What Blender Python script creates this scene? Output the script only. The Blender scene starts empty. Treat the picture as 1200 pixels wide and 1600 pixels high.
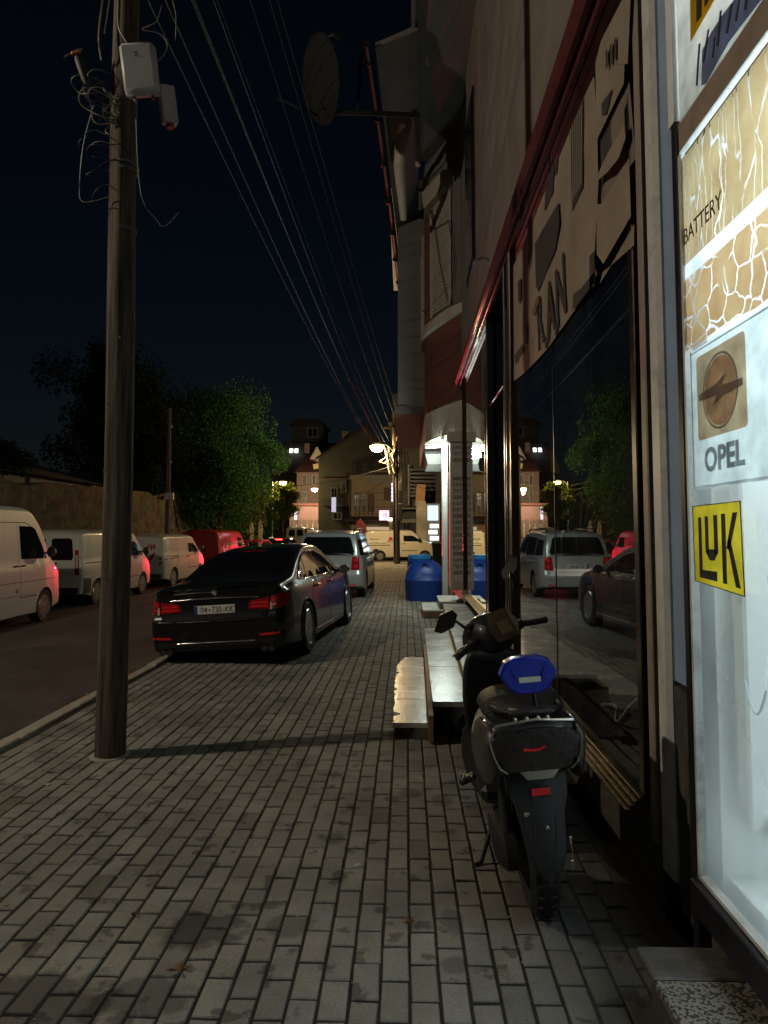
import bpy, bmesh, math, random
from mathutils import Vector, Matrix, Euler
from mathutils.bvhtree import BVHTree
from mathutils.geometry import delaunay_2d_cdt
R = math.radians
random.seed(11)
S = bpy.context.scene
COL = S.collection

# ------------------------------------------------------------------ camera
F = 1108.0                                   # focal length in pixels of the 1200x1600 photograph
CAMP = Vector((0, 0, 1.65))
cam_d = bpy.data.cameras.new('camera')
cam = bpy.data.objects.new('camera', cam_d); COL.objects.link(cam)
cam.location = CAMP
cam.rotation_euler = (R(93.8), 0, R(1.81))
cam_d.sensor_fit = 'VERTICAL'; cam_d.sensor_height = 36; cam_d.sensor_width = 27
cam_d.lens = 36 * F / 1600; cam_d.shift_y = -44 / 1600
cam_d.clip_start = .05; cam_d.clip_end = 900
S.camera = cam
CR = Euler((R(93.8), 0, R(1.81))).to_matrix()

# ------------------------------------------------------------------ night sky
world = bpy.data.worlds.new('World'); S.world = world; world.use_nodes = True
wn = world.node_tree
sky = wn.nodes.new('ShaderNodeTexSky'); sky.sky_type = 'NISHITA'; sky.sun_disc = False
sky.sun_elevation = R(22); sky.sun_rotation = R(170); sky.air_density = 1; sky.dust_density = 1.5; sky.ozone_density = 2
bg = wn.nodes['Background']; bg.inputs['Strength'].default_value = .0011
hs = wn.nodes.new('ShaderNodeHueSaturation'); hs.inputs['Saturation'].default_value = 1.15
wn.links.new(sky.outputs[0], hs.inputs['Color']); wn.links.new(hs.outputs[0], bg.inputs[0])

# ------------------------------------------------------------------ exposure
vs = S.view_settings
vs.view_transform = 'Standard'; vs.look = 'None'; vs.exposure = 0; vs.gamma = 1; vs.use_curve_mapping = False
S.render.engine = 'CYCLES'
S.cycles.use_denoising = True
S.cycles.max_bounces = 8; S.cycles.transparent_max_bounces = 16; S.cycles.caustics_reflective = False; S.cycles.caustics_refractive = False
S.cycles.sample_clamp_indirect = 3

# ------------------------------------------------------------------ placing: a direction seen in the photograph met with a real plane
def ray(px, py):
    return CR @ Vector(((px - 600) / F, -(py - 756) / F, -1))
def onX(px, py, X):
    d = ray(px, py); return CAMP + d * ((X - CAMP.x) / d.x)
def onY(px, py, Y):
    d = ray(px, py); return CAMP + d * ((Y - CAMP.y) / d.y)
def onZ(px, py, Z):
    d = ray(px, py); return CAMP + d * ((Z - CAMP.z) / d.z)

# ------------------------------------------------------------------ objects
def link(o, parent=None):
    COL.objects.link(o)
    if parent is not None: o.parent = parent
    return o
def tag(o, label=None, cat=None, group=None, kind=None):
    if label: o['label'] = label
    if cat: o['category'] = cat
    if group: o['group'] = group
    if kind: o['kind'] = kind
    return o
def thing(name, label, cat, loc=(0, 0, 0), rz=0, group=None):
    o = bpy.data.objects.new(name, None); COL.objects.link(o)
    o.empty_display_size = .1; o.location = loc; o.rotation_euler = (0, 0, rz)
    return tag(o, label, cat, group)
def copy_tree(o, parent=None):
    c = o.copy(); COL.objects.link(c)
    if parent is not None: c.parent = parent
    for ch in list(o.children): copy_tree(ch, c)
    return c

# ------------------------------------------------------------------ materials
def _nt(name):
    m = bpy.data.materials.new(name); m.use_nodes = True
    nt = m.node_tree; return m, nt, nt.nodes['Principled BSDF']
def M(name, col, rough=.5, metal=0, var=.14, scale=5, bump=0, bscale=50, coat=0, spec=.5, rvar=.12, dirt=None, dscale=2, damt=.5, world_co=False):
    m, nt, p = _nt(name); N = nt.nodes.new; L = nt.links.new
    if world_co: co = N('ShaderNodeNewGeometry').outputs['Position']
    else: co = N('ShaderNodeTexCoord').outputs['Object']
    n = N('ShaderNodeTexNoise'); n.inputs['Scale'].default_value = scale; n.inputs['Detail'].default_value = 7; n.inputs['Roughness'].default_value = .62
    L(co, n.inputs['Vector'])
    r = N('ShaderNodeMapRange'); r.inputs['From Min'].default_value = .28; r.inputs['From Max'].default_value = .72
    r.inputs['To Min'].default_value = 1 - var; r.inputs['To Max'].default_value = 1 + var
    L(n.outputs['Fac'], r.inputs['Value'])
    v = N('ShaderNodeVectorMath'); v.operation = 'SCALE'; v.inputs[0].default_value = col[:3]
    L(r.outputs[0], v.inputs['Scale']); out = v.outputs[0]
    if dirt:
        d = N('ShaderNodeTexNoise'); d.inputs['Scale'].default_value = dscale; d.inputs['Detail'].default_value = 9; d.inputs['Roughness'].default_value = .7
        L(co, d.inputs['Vector'])
        dr = N('ShaderNodeMapRange'); dr.inputs['From Min'].default_value = .5; dr.inputs['From Max'].default_value = .66; dr.inputs['To Max'].default_value = damt
        L(d.outputs['Fac'], dr.inputs['Value'])
        mx = N('ShaderNodeMix'); mx.data_type = 'RGBA'; L(dr.outputs[0], mx.inputs['Factor']); L(out, mx.inputs[6]); mx.inputs[7].default_value = (*dirt, 1); out = mx.outputs[2]
    L(out, p.inputs['Base Color'])
    rr = N('ShaderNodeMapRange'); rr.inputs['To Min'].default_value = max(.02, rough - rvar); rr.inputs['To Max'].default_value = min(1, rough + rvar)
    L(n.outputs['Fac'], rr.inputs['Value']); L(rr.outputs[0], p.inputs['Roughness'])
    p.inputs['Metallic'].default_value = metal; p.inputs['Coat Weight'].default_value = coat; p.inputs['Coat Roughness'].default_value = .06
    p.inputs['Specular IOR Level'].default_value = spec
    if bump:
        b = N('ShaderNodeTexNoise'); b.inputs['Scale'].default_value = bscale; b.inputs['Detail'].default_value = 5; L(co, b.inputs['Vector'])
        bp = N('ShaderNodeBump'); bp.inputs['Strength'].default_value = bump; bp.inputs['Distance'].default_value = .02
        L(b.outputs['Fac'], bp.inputs['Height']); L(bp.outputs[0], p.inputs['Normal'])
    return m
def glow(name, col, strength):
    m, nt, p = _nt(name)
    p.inputs['Base Color'].default_value = (*[c * .6 for c in col], 1); p.inputs['Emission Color'].default_value = (*col, 1)
    p.inputs['Emission Strength'].default_value = strength; return m
def pane_mat(name, tint=(.9, .93, .95), ior=1.5, rough=0.0, dirt=.06, boost=1.7, milky=False):
    """thin window glass: clear with a Fresnel reflection (both faces of the pane) and a little dust"""
    m, nt, p = _nt(name); N = nt.nodes.new; L = nt.links.new; nt.nodes.remove(p)
    out = nt.nodes['Material Output']
    tr = N('ShaderNodeBsdfTransparent'); tr.inputs[0].default_value = (*tint, 1)
    gl = N('ShaderNodeBsdfGlossy'); gl.inputs['Roughness'].default_value = rough; gl.inputs[0].default_value = (.95, .97, 1, 1)
    fr = N('ShaderNodeFresnel'); geo = N('ShaderNodeNewGeometry')
    io = N('ShaderNodeMapRange'); io.inputs['To Min'].default_value = ior; io.inputs['To Max'].default_value = 1 / ior     # a thin pane looks the same from both faces
    L(geo.outputs['Backfacing'], io.inputs['Value']); L(io.outputs[0], fr.inputs['IOR'])
    mu = N('ShaderNodeMath'); mu.operation = 'MULTIPLY'; mu.use_clamp = True; mu.inputs[1].default_value = boost; L(fr.outputs[0], mu.inputs[0])
    mx = N('ShaderNodeMixShader'); L(mu.outputs[0], mx.inputs[0]); L(tr.outputs[0], mx.inputs[1]); L(gl.outputs[0], mx.inputs[2])
    df = N('ShaderNodeBsdfTranslucent' if milky else 'ShaderNodeBsdfDiffuse'); df.inputs[0].default_value = (.88, .93, .96, 1) if milky else (.32, .31, .28, 1)
    co = N('ShaderNodeNewGeometry').outputs['Position']
    n = N('ShaderNodeTexNoise'); n.inputs['Scale'].default_value = 1.7; n.inputs['Detail'].default_value = 10; n.inputs['Roughness'].default_value = .72; L(co, n.inputs['Vector'])
    if milky: n.inputs['Scale'].default_value = 1.1; n.inputs['Detail'].default_value = 3; n.inputs['Roughness'].default_value = .5
    mr = N('ShaderNodeMapRange'); mr.inputs['To Min'].default_value = dirt * .35 if milky else 0; mr.inputs['From Min'].default_value = .38; mr.inputs['From Max'].default_value = .75; mr.inputs['To Max'].default_value = dirt; L(n.outputs['Fac'], mr.inputs['Value'])
    m2 = N('ShaderNodeMixShader'); L(mr.outputs[0], m2.inputs[0]); L(mx.outputs[0], m2.inputs[1]); L(df.outputs[0], m2.inputs[2])
    L(m2.outputs[0], out.inputs['Surface']); return m

MT = {}
def mm(key, *a, **k):
    if key not in MT: MT[key] = M(key, *a, **k)
    return MT[key]

# ------------------------------------------------------------------ mesh builder
class MB:
    def __init__(s): s.v = []; s.f = []; s.mi = []; s.m = 0
    def add(s, vs, fs, T=None):
        o = len(s.v)
        for p in vs:
            p = Vector(p); s.v.append(T @ p if T is not None else p)
        for f in fs: s.f.append([o + i for i in f]); s.mi.append(s.m)
    def box(s, c, d, T=None, b=0, rz=0, rx=0, ry=0):
        x, y, z = d[0] / 2, d[1] / 2, d[2] / 2
        A = Matrix.Translation(c) @ Euler((rx, ry, rz)).to_matrix().to_4x4()
        if T is not None: A = T @ A
        if b <= 0:
            s.add([(-x,-y,-z),(x,-y,-z),(x,y,-z),(-x,y,-z),(-x,-y,z),(x,-y,z),(x,y,z),(-x,y,z)],
                  [(0,3,2,1),(4,5,6,7),(0,1,5,4),(1,2,6,5),(2,3,7,6),(3,0,4,7)], A); return
        b = min(b, x * .9, y * .9, z * .9)
        V = []; idx = {}
        for sx in (-1, 1):
            for sy in (-1, 1):
                for sz in (-1, 1):
                    for a in range(3):
                        q = [sx * (x - b), sy * (y - b), sz * (z - b)]; q[a] = (sx * x, sy * y, sz * z)[a]
                        idx[sx, sy, sz, a] = len(V); V.append(q)
        Fs = []
        for a in range(3):
            o1, o2 = (a + 1) % 3, (a + 2) % 3
            for sg in (-1, 1):
                loop = []
                for t1, t2 in ((-1,-1),(1,-1),(1,1),(-1,1)):
                    k = [0, 0, 0]; k[a] = sg; k[o1] = t1; k[o2] = t2; loop.append(idx[(*k, a)])
                Fs.append(loop if sg > 0 else loop[::-1])
        for a in range(3):
            o1, o2 = (a + 1) % 3, (a + 2) % 3
            for s1 in (-1, 1):
                for s2 in (-1, 1):
                    k0 = [0,0,0]; k0[a] = -1; k0[o1] = s1; k0[o2] = s2; k1 = k0[:]; k1[a] = 1
                    loop = [idx[(*k0, o1)], idx[(*k1, o1)], idx[(*k1, o2)], idx[(*k0, o2)]]
                    Fs.append(loop if s1 * s2 < 0 else loop[::-1])
        for sx in (-1, 1):
            for sy in (-1, 1):
                for sz in (-1, 1):
                    loop = [idx[sx, sy, sz, 0], idx[sx, sy, sz, 1], idx[sx, sy, sz, 2]]
                    Fs.append(loop if sx * sy * sz > 0 else loop[::-1])
        s.add(V, Fs, A)
    def prism(s, poly, ax, d0, d1, T=None):
        """poly: 2D points in the plane across axis ax, extruded from d0 to d1"""
        def q(u, v, d): return {'x': (d, u, v), 'y': (u, d, v), 'z': (u, v, d)}[ax]
        n = len(poly); vs = [q(u, v, d0) for u, v in poly] + [q(u, v, d1) for u, v in poly]
        fs = [list(range(n))[::-1], list(range(n, 2 * n))] + [(i, (i + 1) % n, n + (i + 1) % n, n + i) for i in range(n)]
        s.add(vs, fs, T)
    def tube(s, pts, r, n=8, cap=True, T=None, sq=None):
        pts = [Vector(p) for p in pts]; k = len(pts)
        rs = r if isinstance(r, (list, tuple)) else [r] * k
        rings = []; up = None
        for i, p in enumerate(pts):
            t = (pts[min(i + 1, k - 1)] - pts[max(i - 1, 0)])
            if t.length < 1e-9: t = Vector((0, 0, 1))
            t.normalize()
            if up is None: up = t.orthogonal().normalized()
            up = (up - t * up.dot(t))
            up = up.normalized() if up.length > 1e-6 else t.orthogonal().normalized()
            w = t.cross(up)
            rings.append([p + (up * math.cos(2 * math.pi * j / n) + w * math.sin(2 * math.pi * j / n) * (sq or 1)) * rs[i] for j in range(n)])
        vs = [q for rg in rings for q in rg]; fs = []
        for i in range(k - 1):
            for j in range(n):
                fs.append((i * n + j, i * n + (j + 1) % n, (i + 1) * n + (j + 1) % n, (i + 1) * n + j))
        if cap: fs += [list(range(n))[::-1], list(range((k - 1) * n, k * n))]
        s.add(vs, fs, T)
    def lathe(s, prof, n=24, T=None, ax='z'):
        """prof: (radius, height) pairs"""
        vs = []; fs = []; k = len(prof)
        for r, h in prof:
            for j in range(n):
                a = 2 * math.pi * j / n; c, d = r * math.cos(a), r * math.sin(a)
                vs.append({'z': (c, d, h), 'x': (h, c, d), 'y': (d, h, c)}[ax])
        for i in range(k - 1):
            for j in range(n):
                fs.append((i * n + j, i * n + (j + 1) % n, (i + 1) * n + (j + 1) % n, (i + 1) * n + j))
        if prof[0][0] > 1e-4: fs.append(list(range(n))[::-1])
        if prof[-1][0] > 1e-4: fs.append(list(range((k - 1) * n, k * n)))
        s.add(vs, fs, T)
    def loft(s, secs, closed=True, cap=True, T=None):
        """secs: equal-length rings of 3D points"""
        n = len(secs[0]); vs = [p for sc in secs for p in sc]; fs = []
        for i in range(len(secs) - 1):
            for j in range(n if closed else n - 1):
                fs.append((i * n + j, i * n + (j + 1) % n, (i + 1) * n + (j + 1) % n, (i + 1) * n + j))
        if cap and closed: fs += [list(range(n))[::-1], list(range((len(secs) - 1) * n, len(secs) * n))]
        s.add(vs, fs, T)
    def grid(s, fn, nu, nv, T=None):
        vs = [fn(i / nu, j / nv) for j in range(nv + 1) for i in range(nu + 1)]
        fs = [(j * (nu + 1) + i, j * (nu + 1) + i + 1, (j + 1) * (nu + 1) + i + 1, (j + 1) * (nu + 1) + i) for j in range(nv) for i in range(nu)]
        s.add(vs, fs, T)
    def mesh(s, name, mats, smooth=None, fix=True):
        me = bpy.data.meshes.new(name)
        me.from_pydata([tuple(p) for p in s.v], [], s.f)
        mats = mats if isinstance(mats, (list, tuple)) else [mats]
        for m in mats: me.materials.append(m)
        if len(mats) > 1: me.polygons.foreach_set('material_index', s.mi)
        if fix:
            bm = bmesh.new(); bm.from_mesh(me); bmesh.ops.recalc_face_normals(bm, faces=bm.faces); bm.to_mesh(me); bm.free()
        if smooth is not None:
            me.shade_smooth(); me.set_sharp_from_angle(angle=R(smooth))
        me.update(); return me
    def build(s, name, mats, parent=None, smooth=None, loc=None, fix=True):
        o = bpy.data.objects.new(name, s.mesh(name, mats, smooth, fix)); link(o, parent)
        if loc is not None: o.location = loc
        return o

def subsurf(o, lv=2):
    md = o.modifiers.new('round', 'SUBSURF'); md.levels = lv; md.render_levels = lv; o.data.shade_smooth(); return o
def part(name, mat, parent, fn, smooth=None):
    m = MB(); fn(m); return m.build(name, mat, parent, smooth)
def box(name, mat, parent, c, d, b=0, rz=0, rx=0, ry=0):
    m = MB(); m.box(c, d, b=b, rz=rz, rx=rx, ry=ry); return m.build(name, mat, parent)
def text(name, body, size, mat, parent, T, ext=.002, align='CENTER', sx=1, bold=0):
    cu = bpy.data.curves.new(name, 'FONT'); cu.body = body; cu.size = size; cu.extrude = ext; cu.align_x = align; cu.align_y = 'CENTER'; cu.offset = bold
    cu.resolution_u = 3
    t = bpy.data.objects.new('tmp', cu); COL.objects.link(t)
    me = bpy.data.meshes.new_from_object(t.evaluated_get(bpy.context.evaluated_depsgraph_get()))
    bpy.data.objects.remove(t); bpy.data.curves.remove(cu)
    me.transform(T @ Matrix.Diagonal((sx, 1, 1, 1))); me.materials.clear(); me.materials.append(mat); me.name = name
    return link(bpy.data.objects.new(name, me), parent)
# text lying on a wall that faces -X: letters run towards -Y (to the viewer), up is Z
def T_wall(x, y, z): return Matrix.Translation((x, y, z)) @ Matrix(((0, 0, -1, 0), (-1, 0, 0, 0), (0, 1, 0, 0), (0, 0, 0, 1)))
# text on a face that looks towards -Y (to the viewer)
def T_face(x, y, z): return Matrix.Translation((x, y, z)) @ Matrix(((1, 0, 0, 0), (0, 0, -1, 0), (0, 1, 0, 0), (0, 0, 0, 1)))
def lamp(name, kind, loc, power, col, size=.1, rot=None, spot=None, parent=None, sizey=None):
    d = bpy.data.lights.new(name, kind); d.energy = power; d.color = col
    if kind == 'AREA':
        d.size = size
        if sizey: d.shape = 'RECTANGLE'; d.size_y = sizey
    else: d.shadow_soft_size = size
    if kind == 'SPOT' and spot: d.spot_size = R(spot); d.spot_blend = .6
    o = bpy.data.objects.new(name, d); link(o, parent); o.location = loc
    if rot: o.rotation_euler = rot
    return o
def lerp(a, b, t): return a + (b - a) * t
def interp(tab, x):
    if x <= tab[0][0]: return tab[0][1]
    for (a, p), (b, q) in zip(tab, tab[1:]):
        if x <= b:
            t = (x - a) / (b - a); return p + (q - p) * t
    return tab[-1][1]
def sinterp(tab, x, h=.06):   # softened
    return sum(interp(tab, x + h * k) for k in (-1, -.5, 0, .5, 1)) / 5
# ================================================================== GROUND, ROAD, PAVEMENT
PW, PL = .1075, .2175              # paver module across and along the street
PX0 = onZ(641, 1598, 0).x          # one long joint of the paving
KX = -3.05                         # inner edge of the kerb

def mat_paver():
    m, nt, p = _nt('concrete_paver'); N = nt.nodes.new; L = nt.links.new
    pos = N('ShaderNodeNewGeometry').outputs['Position']
    sep = N('ShaderNodeSeparateXYZ'); L(pos, sep.inputs[0])
    def math_(op, a, b=None, clamp=False):
        n = N('ShaderNodeMath'); n.operation = op; n.use_clamp = clamp
        for i, q in enumerate((a, b)):
            if q is None: continue
            if isinstance(q, (int, float)): n.inputs[i].default_value = q
            else: L(q, n.inputs[i])
        return n.outputs[0]
    ci = math_('FLOOR', math_('DIVIDE', math_('SUBTRACT', sep.outputs[0], PX0), PW))
    par = math_('MODULO', math_('ABSOLUTE', ci), 2)
    ri = math_('FLOOR', math_('SUBTRACT', math_('DIVIDE', sep.outputs[1], PL), math_('MULTIPLY', par, .5)))
    cv = N('ShaderNodeCombineXYZ'); L(ci, cv.inputs[0]); L(ri, cv.inputs[1])
    wn_ = N('ShaderNodeTexWhiteNoise'); wn_.noise_dimensions = '2D'; L(cv.outputs[0], wn_.inputs['Vector'])
    # piece-to-piece tone, some clearly darker
    t = N('ShaderNodeMapRange'); t.inputs['To Min'].default_value = .84; t.inputs['To Max'].default_value = 1.1; L(wn_.outputs['Value'], t.inputs['Value'])
    hue = N('ShaderNodeMix'); hue.data_type = 'RGBA'; L(wn_.outputs['Color'], hue.inputs['Factor'])
    hue.inputs[6].default_value = (.275, .258, .225, 1); hue.inputs[7].default_value = (.245, .243, .23, 1)
    dk = N('ShaderNodeMapRange'); dk.inputs['From Min'].default_value = .025; dk.inputs['From Max'].default_value = .04; dk.inputs['To Min'].default_value = .8; L(wn_.outputs['Value'], dk.inputs['Value'])
    g = N('ShaderNodeTexNoise'); g.inputs['Scale'].default_value = 90; g.inputs['Detail'].default_value = 6; L(pos, g.inputs['Vector'])
    gr = N('ShaderNodeMapRange'); gr.inputs['From Min'].default_value = .3; gr.inputs['From Max'].default_value = .7; gr.inputs['To Min'].default_value = .84; gr.inputs['To Max'].default_value = 1.14; L(g.outputs['Fac'], gr.inputs['Value'])
    w = N('ShaderNodeTexNoise'); w.inputs['Scale'].default_value = 1.3; w.inputs['Detail'].default_value = 8; w.inputs['Roughness'].default_value = .68; L(pos, w.inputs['Vector'])
    wr = N('ShaderNodeMapRange'); wr.inputs['From Min'].default_value = .35; wr.inputs['From Max'].default_value = .62; wr.inputs['To Min'].default_value = .62; wr.inputs['To Max'].default_value = 1.08; L(w.outputs['Fac'], wr.inputs['Value'])
    # small spilt spots
    sp = N('ShaderNodeTexNoise'); sp.inputs['Scale'].default_value = 7; sp.inputs['Detail'].default_value = 4; L(pos, sp.inputs['Vector'])
    sr = N('ShaderNodeMapRange'); sr.inputs['From Min'].default_value = .60; sr.inputs['From Max'].default_value = .65; sr.inputs['To Min'].default_value = 1; sr.inputs['To Max'].default_value = .5; L(sp.outputs['Fac'], sr.inputs['Value'])
    tot = math_('MULTIPLY', math_('MULTIPLY', math_('MULTIPLY', t.outputs[0], dk.outputs[0]), gr.outputs[0]), math_('MULTIPLY', wr.outputs[0], sr.outputs[0]))
    # oil stains, each with its own outline
    for (px, py, rx, ry, dark) in ((318, 1452, .17, .14, .42), (60, 1572, .24, .2, .5), (215, 1560, .16, .12, .55), (455, 1445, .1, .09, .6), (520, 1310, .07, .07, .6), (640, 1240, .09, .08, .6), (690, 1250, .07, .09, .6), (705, 1440, .05, .1, .65), (560, 1500, .03, .03, .6), (710, 1510, .06, .06, .62)):
        c = onZ(px, py, 0)
        dx = math_('DIVIDE', math_('SUBTRACT', sep.outputs[0], c.x), rx); dy = math_('DIVIDE', math_('SUBTRACT', sep.outputs[1], c.y), ry)
        d = math_('SQRT', math_('ADD', math_('MULTIPLY', dx, dx), math_('MULTIPLY', dy, dy)))
        d = math_('ADD', d, math_('MULTIPLY', math_('SUBTRACT', sp.outputs['Fac'], .5), 2.4))
        mr = N('ShaderNodeMapRange'); mr.inputs['From Min'].default_value = .75; mr.inputs['From Max'].default_value = 1.1; mr.inputs['To Min'].default_value = dark; mr.inputs['To Max'].default_value = 1; L(d, mr.inputs['Value'])
        tot = math_('MULTIPLY', tot, mr.outputs[0])
    # dark strip along the shop front: the scooter's shadow painted into the paver colour
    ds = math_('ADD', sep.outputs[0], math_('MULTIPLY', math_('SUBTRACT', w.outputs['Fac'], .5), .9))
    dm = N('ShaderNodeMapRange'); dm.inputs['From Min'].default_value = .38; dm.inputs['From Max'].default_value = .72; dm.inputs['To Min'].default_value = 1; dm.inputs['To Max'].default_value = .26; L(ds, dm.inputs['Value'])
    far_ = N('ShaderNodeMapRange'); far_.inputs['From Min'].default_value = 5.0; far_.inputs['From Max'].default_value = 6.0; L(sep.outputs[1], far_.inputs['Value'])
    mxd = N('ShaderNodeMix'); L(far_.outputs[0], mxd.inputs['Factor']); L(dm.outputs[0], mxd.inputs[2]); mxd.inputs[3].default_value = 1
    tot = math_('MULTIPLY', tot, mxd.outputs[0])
    v = N('ShaderNodeVectorMath'); v.operation = 'SCALE'; L(hue.outputs[2], v.inputs[0]); L(tot, v.inputs['Scale'])
    L(v.outputs[0], p.inputs['Base Color']); p.inputs['Roughness'].default_value = .62; p.inputs['Specular IOR Level'].default_value = .22
    rr = N('ShaderNodeMapRange'); rr.inputs['To Min'].default_value = .68; rr.inputs['To Max'].default_value = .98; L(w.outputs['Fac'], rr.inputs['Value']); L(rr.outputs[0], p.inputs['Roughness'])
    bp = N('ShaderNodeBump'); bp.inputs['Strength'].default_value = .35; bp.inputs['Distance'].default_value = .004; L(g.outputs['Fac'], bp.inputs['Height']); L(bp.outputs[0], p.inputs['Normal'])
    return m
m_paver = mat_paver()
m_joint = M('joint_soil', (.016, .015, .013), .95, var=.4, scale=30, bump=.6, bscale=150, world_co=True)
m_asph = M('asphalt', (.042, .04, .036), .85, var=.35, scale=3, bump=.5, bscale=220, dirt=(.11, .1, .085), dscale=.7, damt=.5, world_co=True)
m_asph_d = M('asphalt_patch', (.022, .021, .02), .9, var=.5, scale=40, bump=1, bscale=90, world_co=True)
m_kerb = M('kerb_concrete', (.36, .33, .28), .85, var=.25, scale=9, bump=.5, bscale=70, dirt=(.12, .11, .09), dscale=5)
m_earth = M('ground_earth', (.05, .047, .04), .95, var=.3, scale=.4, world_co=True)

part('ground', m_earth, None, lambda m: m.add([(-260, -60, -.5), (260, -60, -.5), (260, 420, -.5), (-260, 420, -.5)], [(0, 1, 2, 3)])).update_tag()
tag(bpy.data.objects['ground'], kind='structure')

def road_z(x, y):
    base = -.09 - .21 * min(1, max(0, (-3.2 - x) / 5.2))
    up = max(0, y - 46) * .032 if y > 46 else 0
    return base + up
def road_mesh(m):
    xs = [-3.185, -4, -5, -6, -7, -8, -9.2, -11.2]; ys = [-6, 0, 5, 10, 15, 20, 25, 30, 38.4]
    vs = [(x, y, road_z(x, y)) for y in ys for x in xs]; n = len(xs)
    m.add(vs, [(j * n + i, j * n + i + 1, (j + 1) * n + i + 1, (j + 1) * n + i) for j in range(len(ys) - 1) for i in range(n - 1)])
    # the crossing and the street that climbs away behind it
    xs = [-12, -9, -6, -3.2, 0, 4, 9, 16]; ys = [38.4, 42, 46.0]
    vs = [(x, y, road_z(x, y)) for y in ys for x in xs]; n = len(xs)
    m.add(vs, [(j * n + i, j * n + i + 1, (j + 1) * n + i + 1, (j + 1) * n + i) for j in range(len(ys) - 1) for i in range(n - 1)])
    ys = [46, 50, 56, 64, 74, 86, 100]
    def cx(y): return -5.2 - (y - 46) * .13
    vs = [(cx(y) + k * 3.2, y, -.3 + max(0, y - 46) * .034) for y in ys for k in (-1, 0, 1)]
    m.add(vs, [(j * 3 + i, j * 3 + i + 1, (j + 1) * 3 + i + 1, (j + 1) * 3 + i) for j in range(len(ys) - 1) for i in range(2)])
road = part('road', m_asph, None, road_mesh, 60); tag(road, kind='structure')
part('gutter_patch', m_asph_d, road, lambda m: m.grid(lambda u, v: (-3.2 - (.03 + .2 * (.6 + .4 * math.sin(v * 19)) * math.sin(math.pi * min(1, v * 1.02)) ** .5) * u, 4.2 + 4.4 * v, -.084 - .21 * .2 * u / 5.2 + .002), 2, 40))
m_line = M('road_paint', (.5, .48, .43), .7, var=.3, scale=12, world_co=True)
def line_mesh(m):
    for k in range(6):
        y0 = 54 + k * 6; x0 = -5.2 - (y0 - 46) * .13 + 2.9; x1 = -5.2 - (y0 + 6 - 46) * .13 + 2.9
        z0 = -.3 + (y0 - 46) * .034 + .05; z1 = -.3 + (y0 + 6 - 46) * .034 + .05
        m.add([(x0, y0, z0), (x0 + .25, y0, z0), (x1 + .25, y0 + 6, z1), (x1, y0 + 6, z1)], [(0, 1, 2, 3)])
part('edge_line', m_line, road, line_mesh)

# pavement: a bed with the pavers as single pieces
pav = part('pavement', m_joint, None, lambda m: m.box(((KX + 1.3) / 2, 18.7, -.2), (1.3 - KX, 39.4, .387)))   # top at -0.0065
tag(pav, kind='structure')
def cl(v, q): return max(-q, min(q, v))
def paver_geo(m, c, tilt, h, gx=.0125, gy=.015):
    x, y = (PW - gx) / 2, (PL - gy) / 2; b = .004; tilt = (cl(tilt[0], .024), cl(tilt[1], .014)); h = cl(h, .002)
    top = [(-x + b, -y + b), (x - b, -y + b), (x - b, y - b), (-x + b, y - b)]; out = [(-x, -y), (x, -y), (x, y), (-x, y)]
    vs = [(u, v, h + tilt[0] * u + tilt[1] * v) for u, v in top] + [(u, v, h - b + tilt[0] * u + tilt[1] * v) for u, v in out] + [(u, v, -.03) for u, v in out]
    fs = [(0, 1, 2, 3)] + [(4 + i, 4 + (i + 1) % 4, (i + 1) % 4, i) for i in range(4)] + [(8 + i, 8 + (i + 1) % 4, 4 + (i + 1) % 4, 4 + i) for i in range(4)]
    m.add([(c[0] + u, c[1] + v, w) for u, v, w in vs], fs)
cells = []
i0 = math.ceil((KX - PX0) / PW); i1 = int((1.06 - PX0) / PW)
for i in range(i0, i1):
    par = abs(i) % 2
    for j in range(int(1.5 / PL), int(38.2 / PL)):
        cx, cy = PX0 + (i + .5) * PW, (j + par * .5 + .5) * PL
        d = (cx, cy)
        q = CR.transposed() @ (Vector((cx, cy, 0)) - CAMP)
        px, py = 600 + F * q.x / -q.z, 756 - F * q.y / -q.z
        seen = -30 < px < 1010 and py < 1640
        cells.append((0 if seen else 1, cy * cy + cx * cx, cx, cy))
cells.sort()
rnd = random.Random(5)
variants = []
for k in range(14):
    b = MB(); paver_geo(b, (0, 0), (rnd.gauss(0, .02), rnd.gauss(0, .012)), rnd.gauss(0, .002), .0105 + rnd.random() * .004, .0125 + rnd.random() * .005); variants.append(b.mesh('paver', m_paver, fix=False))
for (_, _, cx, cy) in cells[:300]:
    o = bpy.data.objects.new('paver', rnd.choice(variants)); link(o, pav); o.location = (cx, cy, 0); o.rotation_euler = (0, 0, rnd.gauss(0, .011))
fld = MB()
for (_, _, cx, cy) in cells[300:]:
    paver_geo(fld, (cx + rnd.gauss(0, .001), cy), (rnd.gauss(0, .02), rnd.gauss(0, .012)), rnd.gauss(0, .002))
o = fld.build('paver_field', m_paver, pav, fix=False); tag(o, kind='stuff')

# grit and dry crumbs caught in the joints
gt_ = MB()
for k in range(420):
    i = rnd.randint(i0, i1); yy = rnd.uniform(2.2, 8) ; xx = PX0 + i * PW + rnd.gauss(0, .004)
    if rnd.random() < .3: xx += rnd.uniform(0, PW)
    s_ = rnd.uniform(.0015, .0045); gt_.box((xx, yy, -.002 + rnd.random() * .003), (s_ * 1.6, s_, s_), rz=rnd.random() * 3)
tag(gt_.build('grit', M('pale_grit', (.3, .28, .24), .9, var=.4, scale=50), None, fix=False), 'tiny pale grit and crumbs caught in the paver joints', 'grit', kind='stuff')

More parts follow.
